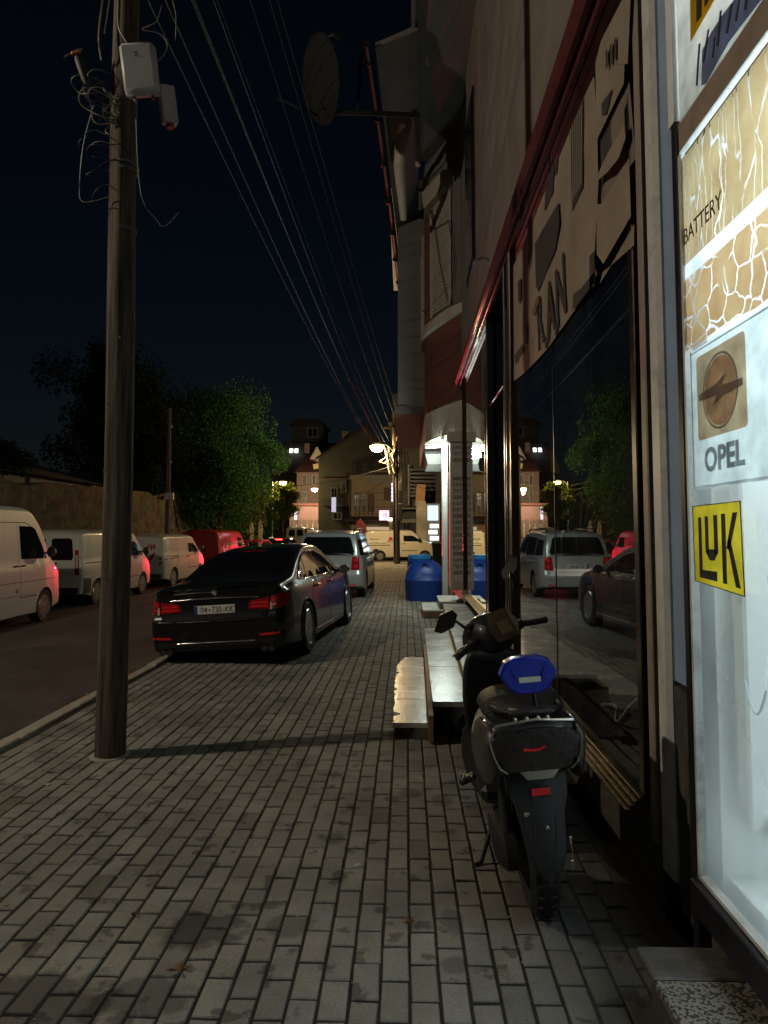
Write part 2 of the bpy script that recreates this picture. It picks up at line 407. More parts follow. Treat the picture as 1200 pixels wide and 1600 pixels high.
# kerb of single stones
kerb = part('kerb', m_joint, None, lambda m: m.box((KX - .068, 18.7, -.2), (.12, 39.4, .36))); tag(kerb, kind='structure')
y = -1.0; k = 0
while y < 38:
    ln = 1.0 + rnd.uniform(-.12, .12)
    if 5.2 < y + ln / 2 < 6.3: pass
    b = MB(); b.box((0, 0, -.12), (.128, ln - .014, .26), b=.012)
    o = b.build('kerb_stone', m_kerb, kerb); o.location = (KX - .068 + rnd.gauss(0, .006), y + ln / 2, .008 + rnd.gauss(0, .006)); o.rotation_euler = (rnd.gauss(0, .006), rnd.gauss(0, .02), rnd.gauss(0, .006))
    y += ln
# loose broken mortar beside the kerb
rub = MB()
for k in range(60):
    c = (KX - .17 - abs(rnd.gauss(0, .05)), rnd.uniform(6.4, 8.0), -.085 + rnd.random() * .02); s_ = rnd.uniform(.01, .04)
    rub.box(c, (s_ * 1.5, s_, s_ * .6), rz=rnd.random() * 3, rx=rnd.gauss(0, .3))
tag(rub.build('rubble', m_kerb), 'pale crumbs of broken mortar lying along the kerb edge', 'rubble', kind='stuff')

# fallen leaves
m_leaf_dry = M('dry_leaf', (.22, .1, .035), .8, var=.3, scale=40)
def dry_leaf(px, py, s_, label, seed):
    rr = random.Random(seed); c = onZ(px, py, .006)
    b = MB()
    for k in range(5):
        a = k * 1.257 + rr.gauss(0, .2); l = s_ * rr.uniform(.7, 1.1); w = s_ * .16
        d = Vector((math.cos(a), math.sin(a), 0)); n = Vector((-d.y, d.x, 0))
        b.add([Vector((0, 0, .004)), d * l * .5 + n * w + Vector((0, 0, .014)), d * l + Vector((0, 0, .004 + rr.random() * .02)), d * l * .5 - n * w + Vector((0, 0, .012)), d * l * .5 + Vector((0, 0, .004))], [(0, 4, 1), (1, 4, 2), (2, 4, 3), (3, 4, 0)])
    b.tube([(0, 0, .004), (s_ * -.3, s_ * .5, .012), (s_ * -.35, s_ * .9, .005)], .0015, 5)
    o = b.build('dry_leaf', m_leaf_dry, loc=c); tag(o, label, 'leaf')
dry_leaf(280, 1517, .05, 'curled brown leaf lying on the pavers at lower left', 1)
dry_leaf(641, 1443, .035, 'small dried leaf on the pavers near the bottom centre', 2)
dry_leaf(212, 1430, .022, 'tiny reddish leaf scrap on the pavers beside the oil stain', 3)

m_scrap = M('white_scrap', (.5, .48, .44), .8, var=.15)
for k, (px, py, lab) in enumerate(((76, 1226, 'white paper scrap on the pavers left of the wooden pole base'), (294, 1200, 'tiny white scrap on the pavers right of the wooden pole shadow'), (560, 1352, 'small pale cigarette end on the pavers in front of the scooter'))):
    c = onZ(px, py, .004); m = MB(); rr_ = random.Random(k)
    m.loft([[(.02 * math.cos(a) * q * rr_.uniform(.6, 1.3), .012 * math.sin(a) * q * rr_.uniform(.6, 1.3), z) for a in [j * 1.047 for j in range(6)]] for q, z in ((1, 0), (.8, .005), (.3, .007))])
    o = m.build('paper_scrap' if k < 2 else 'cigarette_end', m_scrap, loc=c); tag(o, lab, 'litter')
# ================================================================== NEAR BUILDINGS ON THE RIGHT
XG = 1.08
m_plaster = M('plaster_brown', (.155, .14, .128), .9, var=.22, scale=1.6, bump=.3, bscale=40, dirt=(.1, .085, .07), dscale=.9, damt=.7, world_co=True)
m_plaster_l = M('plaster_light', (.46, .42, .36), .88, var=.18, scale=2, bump=.25, bscale=40, dirt=(.28, .25, .21), dscale=1.3, damt=.5, world_co=True)
m_conc = M('concrete_grey', (.15, .145, .14), .9, var=.2, scale=1.4, bump=.25, bscale=50, dirt=(.12, .115, .11), dscale=1, world_co=True)
m_bronze = M('bronze_anodised', (.07, .05, .04), .32, metal=.85, var=.2, scale=14)
m_dark_al = M('dark_aluminium', (.03, .03, .04), .38, metal=.6, var=.2, scale=14)
m_tan = M('tan_metal', (.3, .245, .2), .5, var=.15, scale=8, dirt=(.16, .1, .08), dscale=6, damt=.6)
m_alu = M('grey_painted_metal', (.6, .61, .6), .42, var=.12, scale=8, dirt=(.17, .16, .15), dscale=7, damt=.45)
m_bluep = M('blue_grey_panel', (.3, .42, .62), .4, metal=.1, var=.12, scale=5)
m_gold = M('gold_anodised', (.45, .34, .2), .3, metal=.9, var=.25, scale=20)
m_redtrim = M('dark_red_metal', (.17, .045, .05), .3, metal=.35, var=.2, scale=6, coat=.3)
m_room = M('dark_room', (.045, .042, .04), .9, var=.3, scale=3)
m_roomfl = M('dusty_floor', (.13, .115, .095), .7, var=.35, scale=3)
m_pane = pane_mat('shop_glass', dirt=.035, boost=1.8)
m_cream = M('faded_banner', (.24, .205, .16), .75, var=.2, scale=4, dirt=(.24, .18, .13), dscale=5, damt=.6)
m_ink = M('banner_ink', (.03, .027, .028), .8, var=.3, scale=9)
m_stone_dk = M('dark_stone', (.06, .055, .05), .55, var=.35, scale=9, dirt=(.13, .12, .1), dscale=12, damt=.5)

# ---- the dark closed shop
sb = thing('shop_building', 'brown plastered building with a closed dark glass shop front under a red metal trim', 'building', (1.3, 8, 0))
sb.location = (0, 0, 0)
part('wall', m_plaster, sb, lambda m: m.box((1.36, 8.6, 7.36), (.5, 11.3, 5.28)))
part('side_wall', m_plaster, sb, lambda m: m.box((1.42, 3.2, 2.3), (.3, .24, 4.6)))
part('plinth', m_stone_dk, sb, lambda m: m.box((1.24, 5.15, .19), (.26, 3.9, .38)))
part('plinth', m_stone_dk, sb, lambda m: m.box((1.24, 11.4, .27), (.26, 4.2, .54)))
part('roof_slab', m_conc, sb, lambda m: (m.box((.86, 9.0, 10.16), (1.42, 13.2, .3)), m.box((.13, 9.0, 10.2), (.06, 13.2, .52))))
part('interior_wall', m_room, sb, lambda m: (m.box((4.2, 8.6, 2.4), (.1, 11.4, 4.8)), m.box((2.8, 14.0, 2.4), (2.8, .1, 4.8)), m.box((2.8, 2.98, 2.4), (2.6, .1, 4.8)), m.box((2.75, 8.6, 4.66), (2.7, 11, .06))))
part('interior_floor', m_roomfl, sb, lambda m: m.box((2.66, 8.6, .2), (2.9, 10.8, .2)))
trim = part('head_trim', m_redtrim, sb, lambda m: (m.box((1.05, 8.7, 4.64), (.16, 10.6, .14), b=.02), m.box((1.0, 8.7, 4.545), (.05, 10.6, .05), b=.01), m.box((1.06, 8.7, 4.5), (.05, 10.6, .05), b=.01)), 40)
def window(yn, yf, z0, z1, seams, gold=True):
    fr = part('window_frame', m_bronze, sb, lambda m: (m.box((1.125, yn - .035, (z0 + z1) / 2), (.1, .07, z1 - z0), b=.006), m.box((1.09, yf + .04, (z0 + z1) / 2), (.1, .08, z1 - z0), b=.008), m.box((1.1, (yn + yf) / 2, z1 + .02), (.1, yf - yn + .1, .04))))
    part('sill_rail', m_gold if gold else m_bronze, fr, lambda m: [m.box((1.07 - .022 * k, (yn + yf) / 2, z0 - .012 - .018 * k), (.03, yf - yn + .12, .014), b=.003) for k in range(4)])
    ys = [yn] + seams + [yf]
    for a, b in zip(ys, ys[1:]):
        part('pane', m_pane, fr, lambda m: m.add([(XG, a + .004, z0), (XG, b - .004, z0), (XG, b - .004, z1), (XG, a + .004, z1)], [(0, 1, 2, 3)]))
    for s_ in seams: part('mullion', m_dark_al, fr, lambda m: m.box((XG + .006, s_, (z0 + z1) / 2), (.02, .012, z1 - z0)))
    return fr
window(3.40, 7.06, .45, 4.5, [5.19])
window(9.5, 13.1, .58, 4.5, [])
# posts beside the door recess and the recess itself
for (yy, w) in ((7.2, .12), (7.52, .09)):
    part('post', m_dark_al, sb, lambda m: m.box((1.1, yy, 2.5), (.12, w, 4.1), b=.01))
part('door_frame', m_dark_al, sb, lambda m: (m.box((1.62, 9.44, 2.5), (.95, .08, 4.1), b=.01), m.box((2.06, 8.5, 4.2), (.08, 1.9, .7)), m.box((1.12, 9.42, 2.5), (.1, .1, 4.1), b=.01)))
for c_, d_ in (((1.045, 9.375, 2.2), (.02, .02, 3.3)), ((1.036, 7.28, 2.2), (.018, .02, 3.5)), ((1.06, 13.14, 2.4), (.03, .03, 3.6))): box('recess_edge', m_gold, sb, c_, d_)
part('recess_head', m_redtrim, sb, lambda m: [m.box((1.12 + .1 * k, 8.45, 3.3 + .09 * k), (.05, 1.75, .035), b=.006) for k in range(4)])
dr = part('door', m_dark_al, sb, lambda m: (m.box((2.06, 7.75, 1.95), (.06, .1, 3.3)), m.box((2.06, 9.3, 1.95), (.06, .1, 3.3)), m.box((2.06, 8.5, .45), (.06, 1.5, .2)), m.box((2.06, 8.5, 3.6), (.06, 1.5, .1))))
part('pane', m_pane, dr, lambda m: m.add([(2.06, 7.8, .55), (2.06, 9.25, .55), (2.06, 9.25, 3.55), (2.06, 7.8, 3.55)], [(0, 1, 2, 3)]))
part('handle', m_gold, dr, lambda m: m.tube([(2.0, 9.1, 1.2), (1.97, 9.1, 1.25), (1.97, 9.1, 1.6), (2.0, 9.1, 1.65)], .014, 8), 60)
# upper window opening of this wall, far end
uw = part('upper_window', m_dark_al, sb, lambda m: (m.box((1.1, 11.75, 7.4), (.04, 1.35, 2.9))))
part('pane', mm('black_glass', (.006, .007, .012), .08, var=.1), uw, lambda m: m.box((1.07, 11.75, 7.4), (.02, 1.2, 2.7)))
for c in ((870, 178), (859, 420)):
    q = onX(c[0], c[1], 1.09); part('wall_hole', m_room, sb, lambda m: m.lathe([(.001, 0), (.018, 0), (.018, .03)], 10, Matrix.Translation((q.x + .005, q.y, q.z)), 'x'))
wc = part('wall_cable', m_room, sb, lambda m: m.tube([onX(727, 402, 1.09), onX(738, 404, 1.09), onX(746, 405, 1.09), onX(752, 402, 1.09), onX(762, 405, 1.09)], .012, 6), 60)

# ---- torn banner hanging inside the upper glass
XB = 1.05
def bp(u, v): return onX(800 + u / 3.2, 100 + v / 3.2, XB)
ban = thing('torn_banner', 'torn cream fabric banner with dark capital letters across the top of the dark shop window', 'banner', (1.115, 5.2, 3.7)); ban.location = (0, 0, 0)
def sheet(name, poly, mat, dx=0, curl=0):
    pts = [bp(u, v) for u, v in poly]
    m = MB(); n = len(pts)
    def q(p, off): return Vector((p.x + off, p.y, p.z))
    co = [(p.y, p.z) for p in pts]
    ymin, ymax = min(c[0] for c in co), max(c[0] for c in co); zmin, zmax = min(c[1] for c in co), max(c[1] for c in co)
    inner = [(lerp(ymin, ymax, (i + .5) / 9), lerp(zmin, zmax, (j + .5) / 9)) for i in range(9) for j in range(9)]
    r_ = delaunay_2d_cdt([Vector(c) for c in co + inner], [(i, (i + 1) % n) for i in range(n)], [list(range(n))], 1, 1e-5)
    vs = [(XB + dx + curl * math.sin(7 * v.x + 5 * v.y) + .4 * curl * math.sin(19 * v.y - 3 * v.x), v.x, v.y) for v in r_[0]]
    m.add(vs, [f for f in r_[2]])
    return m.build(name, mat, ban, 80)
sheet('sheet', [(0, 1585), (0, 1010), (60, 880), (150, 640), (255, 400), (330, 220), (372, 130), (405, 60), (410, 260), (418, 600), (405, 1000), (418, 1050), (360, 1150), (300, 1230), (170, 1420), (60, 1540)], m_cream, .012, .006)
sheet('sheet', [(418, 700), (445, 700), (580, 470), (588, 760), (455, 1000), (425, 950)], m_cream, .004, .004)
sheet('sheet', [(412, 0), (556, 0), (556, 95), (415, 380)], m_cream, .008, .004)
sheet('sheet', [(418, 600), (430, 545), (500, 430), (566, 300), (570, 370), (545, 470), (500, 540), (445, 575)], m_cream, -.006, .012)
sheet('sheet', [(425, 1100), (590, 800), (590, 905), (440, 1040)], m_cream, .018, .006)
m_backsheet = M('banner_back_shaded', (.17, .145, .115), .8, var=.25, scale=4)  # the banner's cream darkened, shadow on the back sheet painted in
sheet('backing', [(412, 380), (560, 90), (585, 470), (445, 705), (418, 700)], m_backsheet, .03, .004)
for poly in ([(285, 340), (355, 165), (352, 610), (300, 740)], [(112, 900), (150, 830), (232, 690), (235, 800), (215, 930), (130, 1140), (118, 1110)], [(168, 580), (208, 500), (205, 640), (160, 740)], [(75, 800), (100, 750), (98, 940), (75, 1020)], [(385, 960), (410, 935), (410, 1110), (385, 1120)], [(305, 1150), (345, 1120), (410, 1040), (412, 1090), (300, 1235)], [(212, 480), (226, 450), (224, 540), (212, 560)], [(28, 1090), (44, 1070), (42, 1180), (30, 1200)], [(10, 1460), (50, 1400), (55, 1440), (15, 1500)], [(60, 1300), (75, 1290), (70, 1400), (60, 1410)], [(445, 200), (480, 150), (500, 120), (470, 250), (448, 260)]):
    sheet('torn_gap', poly, m_ink, .002, 0)
for k in range(6): sheet('slit', [(290 + k * 11, 330 - k * 24), (295 + k * 11, 320 - k * 24), (298 + k * 10, 690 - k * 18), (293 + k * 10, 700 - k * 18)], m_cream, -.001)
sl = .28
m_letter = M('letter_ink', (.018, .016, .018), .8, var=.2)
for ch, u_, v_ in (('R', 140, 1318), ('.', 165, 1292), ('A', 190, 1255), ('.', 216, 1222), ('N', 243, 1170)):
    p_ = bp(u_, v_); text('letter', ch, .58, m_letter, ban, T_wall(XB + .0005, p_.y, p_.z + (.03 if ch != '.' else -.02)) @ Matrix.Rotation(sl * .4, 4, 'Z'), .002, sx=.74, bold=.012)
sheet('sheet', [(440, -120), (545, -330), (590, -330), (575, 0), (412, 2)], m_cream, .006, .004)
for k in range(3): sheet('print_line', [(470 + 22 * k, -60 - 30 * k), (480 + 22 * k, -80 - 30 * k), (484 + 20 * k, 10 - 20 * k), (474 + 20 * k, 30 - 20 * k)], m_ink, -.004)
sheet('brown_patch', [(100, 1250), (135, 1150), (140, 1190), (110, 1250)], mm('brown_tape', (.16, .08, .04), .7), -.006)

# ---- things lying inside the dark window
m_paper = M('crumpled_paper', (.34, .33, .3), .8, var=.2, scale=12)
def crumple(m):
    rr = random.Random(3); ring = []
    for k in range(3):
        ring.append([(math.cos(a) * (.13 - .04 * k) * rr.uniform(.6, 1.2), math.sin(a) * (.2 - .05 * k) * rr.uniform(.6, 1.2), .03 * k * rr.uniform(.6, 1.6)) for a in [q * .785 for q in range(8)]])
    m.loft(ring)
o = part('paper_scrap', m_paper, None, crumple); o.location = (1.38, 4.15, .305); tag(o, 'crumpled pale paper scrap on the floor inside the dark shop window', 'paper')
o = part('loose_cable', m_paper, None, lambda m: m.tube([(1.5 + .05 * math.sin(k), 5.6 - .12 * k, .32 + .04 * abs(math.sin(k * .8)) + (.35 if k > 5 else 0) * (k - 5) / 3) for k in range(9)], .012, 6), 60); tag(o, 'thin pale cable curling up inside the dark shop window', 'cable')

def tl_mat(name, col, t=.6):
    m, nt, p = _nt(name); N = nt.nodes.new; L = nt.links.new; nt.nodes.remove(p)
    pos = N('ShaderNodeNewGeometry').outputs['Position']; nz = N('ShaderNodeTexNoise'); nz.inputs['Scale'].default_value = 9; nz.inputs['Detail'].default_value = 7; L(pos, nz.inputs['Vector'])
    mr = N('ShaderNodeMapRange'); mr.inputs['From Min'].default_value = .3; mr.inputs['From Max'].default_value = .7; mr.inputs['To Min'].default_value = .72; mr.inputs['To Max'].default_value = 1.15; L(nz.outputs['Fac'], mr.inputs['Value'])
    v = N('ShaderNodeVectorMath'); v.operation = 'SCALE'; v.inputs[0].default_value = col; L(mr.outputs[0], v.inputs['Scale'])
    d = N('ShaderNodeBsdfDiffuse'); q = N('ShaderNodeBsdfTranslucent'); L(v.outputs[0], d.inputs[0]); L(v.outputs[0], q.inputs[0])
    s_ = N('ShaderNodeMixShader'); s_.inputs[0].default_value = t; L(d.outputs[0], s_.inputs[1]); L(q.outputs[0], s_.inputs[2]); L(s_.outputs[0], nt.nodes['Material Output'].inputs['Surface']); return m
# ---- the lit shop at the right edge
ls = thing('lit_shop_front', 'brightly lit shop window with faded peeling films in a grey metal frame', 'shop front', (0, 0, 0))
Y1 = 2.70
m_white = M('white_interior', (.74, .78, .77), .6, var=.1, scale=2, dirt=(.5, .56, .56), dscale=2, damt=.6)
m_litp = pane_mat('lit_glass', tint=(.92, .95, .97), dirt=.6, boost=1, milky=True)
part('post', m_tan, ls, lambda m: m.box((1.12, 3.205, 3.1), (.1, .07, 5.6), b=.006))
part('gap_panel', m_dark_al, ls, lambda m: m.box((1.16, 3.12, 3.1), (.1, .09, 5.6)))
part('drain_post', m_alu, ls, lambda m: m.box((1.10, 3.0, 3.1), (.1, .125, 5.7), b=.02))
part('side_panel', m_bluep, ls, lambda m: m.box((1.11, 2.855, 3.5), (.06, .165, 4.9)))
part('stone_slab', m_stone_dk, ls, lambda m: (m.box((1.1, 2.855, .78), (.05, .165, .5)), m.box((1.105, 2.855, .34), (.05, .165, .36))))
part('frame', m_dark_al, ls, lambda m: (m.box((1.105, 2.737, 2.6), (.1, .05, 5.2), b=.006), m.box((1.075, 1.5, .335), (.09, 2.42, .115), b=.006), m.box((1.125, 1.5, 3.17), (.06, 2.42, .1))))
part('frame_lip', m_alu, ls, lambda m: (m.box((1.07, 2.69, 1.75), (.03, .016, 2.7)), m.box((1.07, 1.5, .402), (.03, 2.4, .014)))); part('glowing_strip', tl_mat('strip_white', (.9, .95, .97), .8), ls, lambda m: m.add([(1.062, .3, 3.082), (1.062, 2.7, 3.082), (1.062, 2.7, 3.116), (1.062, .3, 3.116)], [(0, 1, 2, 3)]))
part('plinth', m_stone_dk, ls, lambda m: [m.box((1.13, 2.5 - .42 * k, .14), (.06, .412, .27), b=.004) for k in range(4)])
part('pane', m_litp, ls, lambda m: m.add([(XG + .004, .3, .41), (XG + .004, Y1, .41), (XG + .004, Y1, 3.085), (XG + .004, .3, 3.085)], [(0, 1, 2, 3)]))
part('interior', m_white, ls, lambda m: (m.box((2.5, 1.4, 1.75), (.06, 2.9, 3.1)), m.box((1.80, 2.745, 1.75), (1.38, .06, 3.1)), m.box((1.82, .1, 1.75), (1.3, .06, 3.1)), m.box((1.82, 1.4, .36), (1.3, 2.6, .06)), m.box((1.82, 1.4, 3.3), (1.3, 2.6, .06))))
m_grey_in = M('grey_interior', (.42, .5, .52), .6, var=.15, scale=6)
part('cabinet', m_grey_in, ls, lambda m: m.box((2.2, 2.45, 1.0), (.3, .5, 1.1)))
part('shelf', m_white, ls, lambda m: (m.box((1.6, 2.62, .62), (.7, .16, .08), b=.01), m.box((1.28, 2.64, 1.5), (.16, .1, 1.8), b=.01)))
part('notice', M('pale_notice', (.75, .74, .55), .7, var=.08), ls, lambda m: m.box((2.04, 2.4, 1.2), (.01, .28, .42)))
part('cord', m_grey_in, ls, lambda m: m.tube([(1.19, 2.56 - .05 * math.sin(k * .5), 1.16 - .09 * math.sin(k * .52)) if False else (1.2, 2.6 - .022 * k, 1.12 - .1 * math.sin(k * math.pi / 7)) for k in range(8)], .004, 6), 60)
tube_m = glow('tube_light', (.86, 1, .98), 9)
part('fluorescent_tube', tube_m, ls, lambda m: (m.tube([(1.9, .4, 3.2), (1.9, 2.5, 3.2)], .02, 8), m.tube([(1.5, .4, 3.2), (1.5, 2.5, 3.2)], .02, 8)))
lamp('tube_glow', 'AREA', (1.75, 1.45, 3.18), 44, (.86, .965, 1), .5, (0, 0, 0), parent=ls, sizey=2.2)
# peeling films on the pane
def film_mat(name, base, crack, cs, seed, stain, streak=False):
    m, nt, p = _nt(name); N = nt.nodes.new; L = nt.links.new; nt.nodes.remove(p); out = nt.nodes['Material Output']
    pos = N('ShaderNodeNewGeometry').outputs['Position']
    mp = N('ShaderNodeMapping'); mp.inputs['Location'].default_value = (seed, seed, 0); mp.inputs['Scale'].default_value = (0, 1, 1); L(pos, mp.inputs[0])
    nz = N('ShaderNodeTexNoise'); nz.inputs['Scale'].default_value = 5; nz.inputs['Detail'].default_value = 6; L(mp.outputs[0], nz.inputs['Vector'])
    mix = N('ShaderNodeMix'); mix.data_type = 'RGBA'; mix.inputs[6].default_value = (*base, 1); mix.inputs[7].default_value = (*stain, 1)
    mr = N('ShaderNodeMapRange'); mr.inputs['From Min'].default_value = .45; mr.inputs['From Max'].default_value = .7; L(nz.outputs['Fac'], mr.inputs['Value']); L(mr.outputs[0], mix.inputs['Factor'])
    df = N('ShaderNodeBsdfDiffuse'); tl = N('ShaderNodeBsdfTranslucent'); L(mix.outputs[2], df.inputs[0]); L(mix.outputs[2], tl.inputs[0])
    ms = N('ShaderNodeMixShader'); ms.inputs[0].default_value = .75; L(df.outputs[0], ms.inputs[1]); L(tl.outputs[0], ms.inputs[2])
    # cracks: gaps in the film
    ad = N('ShaderNodeVectorMath'); ad.operation = 'ADD'; sc = N('ShaderNodeVectorMath'); sc.operation = 'SCALE'; sc.inputs['Scale'].default_value = .12
    L(nz.outputs['Color'], sc.inputs[0]); L(mp.outputs[0], ad.inputs[0]); L(sc.outputs[0], ad.inputs[1])
    vo = N('ShaderNodeTexVoronoi'); vo.feature = 'DISTANCE_TO_EDGE'; vo.inputs['Scale'].default_value = cs
    if streak:
        m2 = N('ShaderNodeMapping'); m2.inputs['Scale'].default_value = (1, 2.4, .35); L(ad.outputs[0], m2.inputs[0]); L(m2.outputs[0], vo.inputs['Vector'])
    else: L(ad.outputs[0], vo.inputs['Vector'])
    cr = N('ShaderNodeMapRange'); cr.inputs['From Min'].default_value = crack * .5; cr.inputs['From Max'].default_value = crack; cr.inputs['To Min'].default_value = 1; cr.inputs['To Max'].default_value = 0; L(vo.outputs['Distance'], cr.inputs['Value'])
    n2 = N('ShaderNodeTexNoise'); n2.inputs['Scale'].default_value = 4; n2.inputs['Detail'].default_value = 3; L(mp.outputs[0], n2.inputs['Vector'])
    cg = N('ShaderNodeMapRange'); cg.inputs['From Min'].default_value = .42; cg.inputs['From Max'].default_value = .5; L(n2.outputs['Fac'], cg.inputs['Value'])
    mu = N('ShaderNodeMath'); mu.operation = 'MULTIPLY'; L(cr.outputs[0], mu.inputs[0]); L(cg.outputs[0], mu.inputs[1])
    tr = N('ShaderNodeBsdfTransparent')
    mo = N('ShaderNodeMixShader'); L(mu.outputs[0], mo.inputs[0]); L(ms.outputs[0], mo.inputs[1]); L(tr.outputs[0], mo.inputs[2]); L(mo.outputs[0], out.inputs['Surface'])
    return m
m_film1 = film_mat('tan_film', (.46, .34, .185), .026, 7, 3.1, (.33, .225, .115), True)
m_film2 = film_mat('cracked_film', (.50, .34, .18), .04, 10, 7.7, (.4, .23, .11))
XF = 1.066
def filmsheet(name, mat, y0, y1, z0, z1, x=XF, wob=0, parent=ls):
    m = MB(); rr = random.Random(name); n = 26
    def fn(u, v):
        z = lerp(z0 + (wob * math.sin(u * 31) + wob * .6 * math.sin(u * 77 + 1)), z1, v); return (x, lerp(y0, y1, u), z)
    m.grid(fn, n, 4); return m.build(name, mat, parent)
f1 = filmsheet('film', m_film1, .4, Y1 - .012, 2.66, 3.08)
m_filmtxt = tl_mat('film_print', (.13, .09, .05), .4)
text('lettering', 'BATTERY', .088, m_filmtxt, f1, T_wall(XF - .003, 2.52, 2.765), .0006, sx=.9)
filmsheet('white_band', tl_mat('white_film', (.85, .9, .9), .75), .4, Y1 - .012, 2.603, 2.66, XF - .002)
m_fstain = tl_mat('film_stain', (.46, .34, .19), .7)
def ringf(m, cy, cz, ry, rz, w, x):
    n = 48; vs = []
    for k in range(n):
        a = 2 * math.pi * k / n
        for q in (1, 1 - w): vs.append((x, cy + ry * q * math.cos(a), cz + rz * q * math.sin(a)))
    m.add(vs, [(2 * k, 2 * ((k + 1) % n), 2 * ((k + 1) % n) + 1, 2 * k + 1) for k in range(n)])
filmsheet('film', m_film2, .4, Y1 - .012, 2.335, 2.603, XF, .006)
# board with the emblem and the word below
m_board = M('aged_board', (.7, .76, .76), .5, var=.1, scale=6, dirt=(.5, .55, .55), dscale=5, damt=.6)
m_boardt = tl_mat('milky_board', (.78, .86, .88), .7)
m_brown = tl_mat('brown_print', (.66, .48, .31), .7)
m_brown2 = tl_mat('faded_red_print', (.6, .43, .33), .7)
m_greyp = tl_mat('grey_print', (.62, .67, .7), .7)
bd = filmsheet('sign_board', m_boardt, 1.9, Y1 - .05, 1.805, 2.315, XF - .002, .004)
part('border', m_greyp, bd, lambda m: (m.add([(XF - .004, 1.9, 1.80), (XF - .004, Y1 - .05, 1.80), (XF - .004, Y1 - .05, 1.812), (XF - .004, 1.9, 1.812)], [(0, 1, 2, 3)])))
def rrect(y0, y1, z0, z1, r, n=5):
    pts = []
    for cy, cz, a0 in ((y1 - r, z1 - r, 0), (y0 + r, z1 - r, 90), (y0 + r, z0 + r, 180), (y1 - r, z0 + r, 270)):
        for k in range(n + 1):
            a = R(a0 + 90 * k / n); pts.append((cy + r * math.cos(a), cz + r * math.sin(a)))
    return pts
def flat(name, mat, poly, x, parent): return part(name, mat, parent, lambda m: m.add([(x, a, b) for a, b in poly], [list(range(len(poly)))]))
EC, EZ = 2.405, 2.125
em = flat('emblem_panel', m_brown, rrect(2.22, 2.595, 1.975, 2.28, .02), XF - .005, bd)
flat('emblem_field', m_brown2, [(EC + .125 * math.cos(a * .1309), EZ + .118 * math.sin(a * .1309)) for a in range(48)], XF - .0065, bd)
m_ringp = tl_mat('ring_print', (.34, .29, .28), .6)
part('emblem_ring', m_ringp, bd, lambda m: ringf(m, EC, EZ, .135, .13, .06, XF - .008))
flat('emblem_bolt', m_ringp, [(2.57, 2.116), (2.57, 2.140), (2.44, 2.150), (2.35, 2.172), (2.385, 2.138), (2.235, 2.132), (2.235, 2.108), (2.37, 2.100), (2.46, 2.078), (2.425, 2.112)], XF - .0095, bd)
text('lettering', 'OPEL', .115, m_greyp, bd, T_wall(XF - .005, 2.4, 1.895), .0005, sx=1.12, bold=.004)
part('glass_edge', m_greyp, bd, lambda m: (m.box((XF - .004, Y1 - .055, 2.06), (.002, .004, .51)), m.box((XF - .004, 2.2, 2.305), (.002, .9, .004))))
# yellow sticker
st = flat('sticker', tl_mat('yellow_print', (.9, .72, .05), .45), [(2.275, 1.445), (2.655, 1.468), (2.66, 1.74), (2.285, 1.745)], XF - .006, ls)
def strokes(polys):
    return lambda m: [m.add([(XF - .0075, a, b) for a, b in p], [list(range(len(p)))]) for p in polys]
def yz(u, v): return (lerp(2.645, 2.29, u), lerp(1.458, 1.738, v))
def PQ(*p): return [yz(u, v) for u, v in p]
m_blk = M('black_print', (.012, .011, .014), .6, var=.2)
part('lettering', m_blk, st, strokes([
    PQ((.09, .17), (.17, .17), (.17, .86), (.09, .86)), PQ((.09, .09), (.5, .07), (.5, .19), (.09, .19)),
    PQ((.25, .42), (.33, .4), (.33, .87), (.25, .87)), PQ((.45, .4), (.54, .42), (.54, .88), (.45, .88)), PQ((.25, .42), (.34, .32), (.45, .32), (.54, .42), (.45, .46), (.34, .46)),
    PQ((.62, .06), (.71, .06), (.71, .89), (.62, .89)), PQ((.71, .48), (.86, .9), (.96, .9), (.78, .46)), PQ((.73, .56), (.88, .04), (.98, .03), (.8, .6))]))
part('sticker_border', m_blk, st, lambda m: m.tube([(XF - .007, a, b) for a, b in ((2.275, 1.445), (2.655, 1.468), (2.66, 1.74), (2.285, 1.745), (2.275, 1.445))], .002, 4))
# sign board above the lit window, only glowing faintly
sg = part('upper_sign', tl_mat('upper_sign_face', (.62, .64, .6), .5), ls, lambda m: m.add([(1.07, .2, 3.225), (1.07, 2.705, 3.225), (1.07, 2.705, 4.6), (1.07, .2, 4.6)], [(0, 1, 2, 3)]))
part('sign_band', m_tan, ls, lambda m: m.box((1.075, 1.45, 3.17), (.03, 2.49, .106)))
def sp(u, v, x): q = onX(1060 + u / 5.77, v / 5.77, x); return (q.y, q.z)
def sgpoly(name, mat, pts, x): return part(name, mat, sg, lambda m: m.prism([sp(u, v, x) for u, v in pts], 'x', x, x + .002))
sgpoly('logo', tl_mat('upper_yellow', (.72, .47, .03), .4), [(105, -500), (520, -500), (320, 0), (108, 375), (106, 100)], 1.064)
sgpoly('logo_mark', m_blk, [(165, -400), (210, -400), (200, 140), (160, 200)], 1.06)
sgpoly('logo_mark', m_blk, [(245, -400), (300, -400), (262, 10), (232, 60)], 1.06)
m_script = tl_mat('blue_script', (.30, .34, .5), .6); m_scriptd = tl_mat('dark_script', (.16, .15, .2), .5)
sgpoly('script_shade', m_script, [(205, 770), (215, 450), (290, 300), (400, 130), (500, 0), (700, -260), (900, -400), (740, 0), (600, 180), (450, 380), (330, 590), (250, 750)], 1.064)
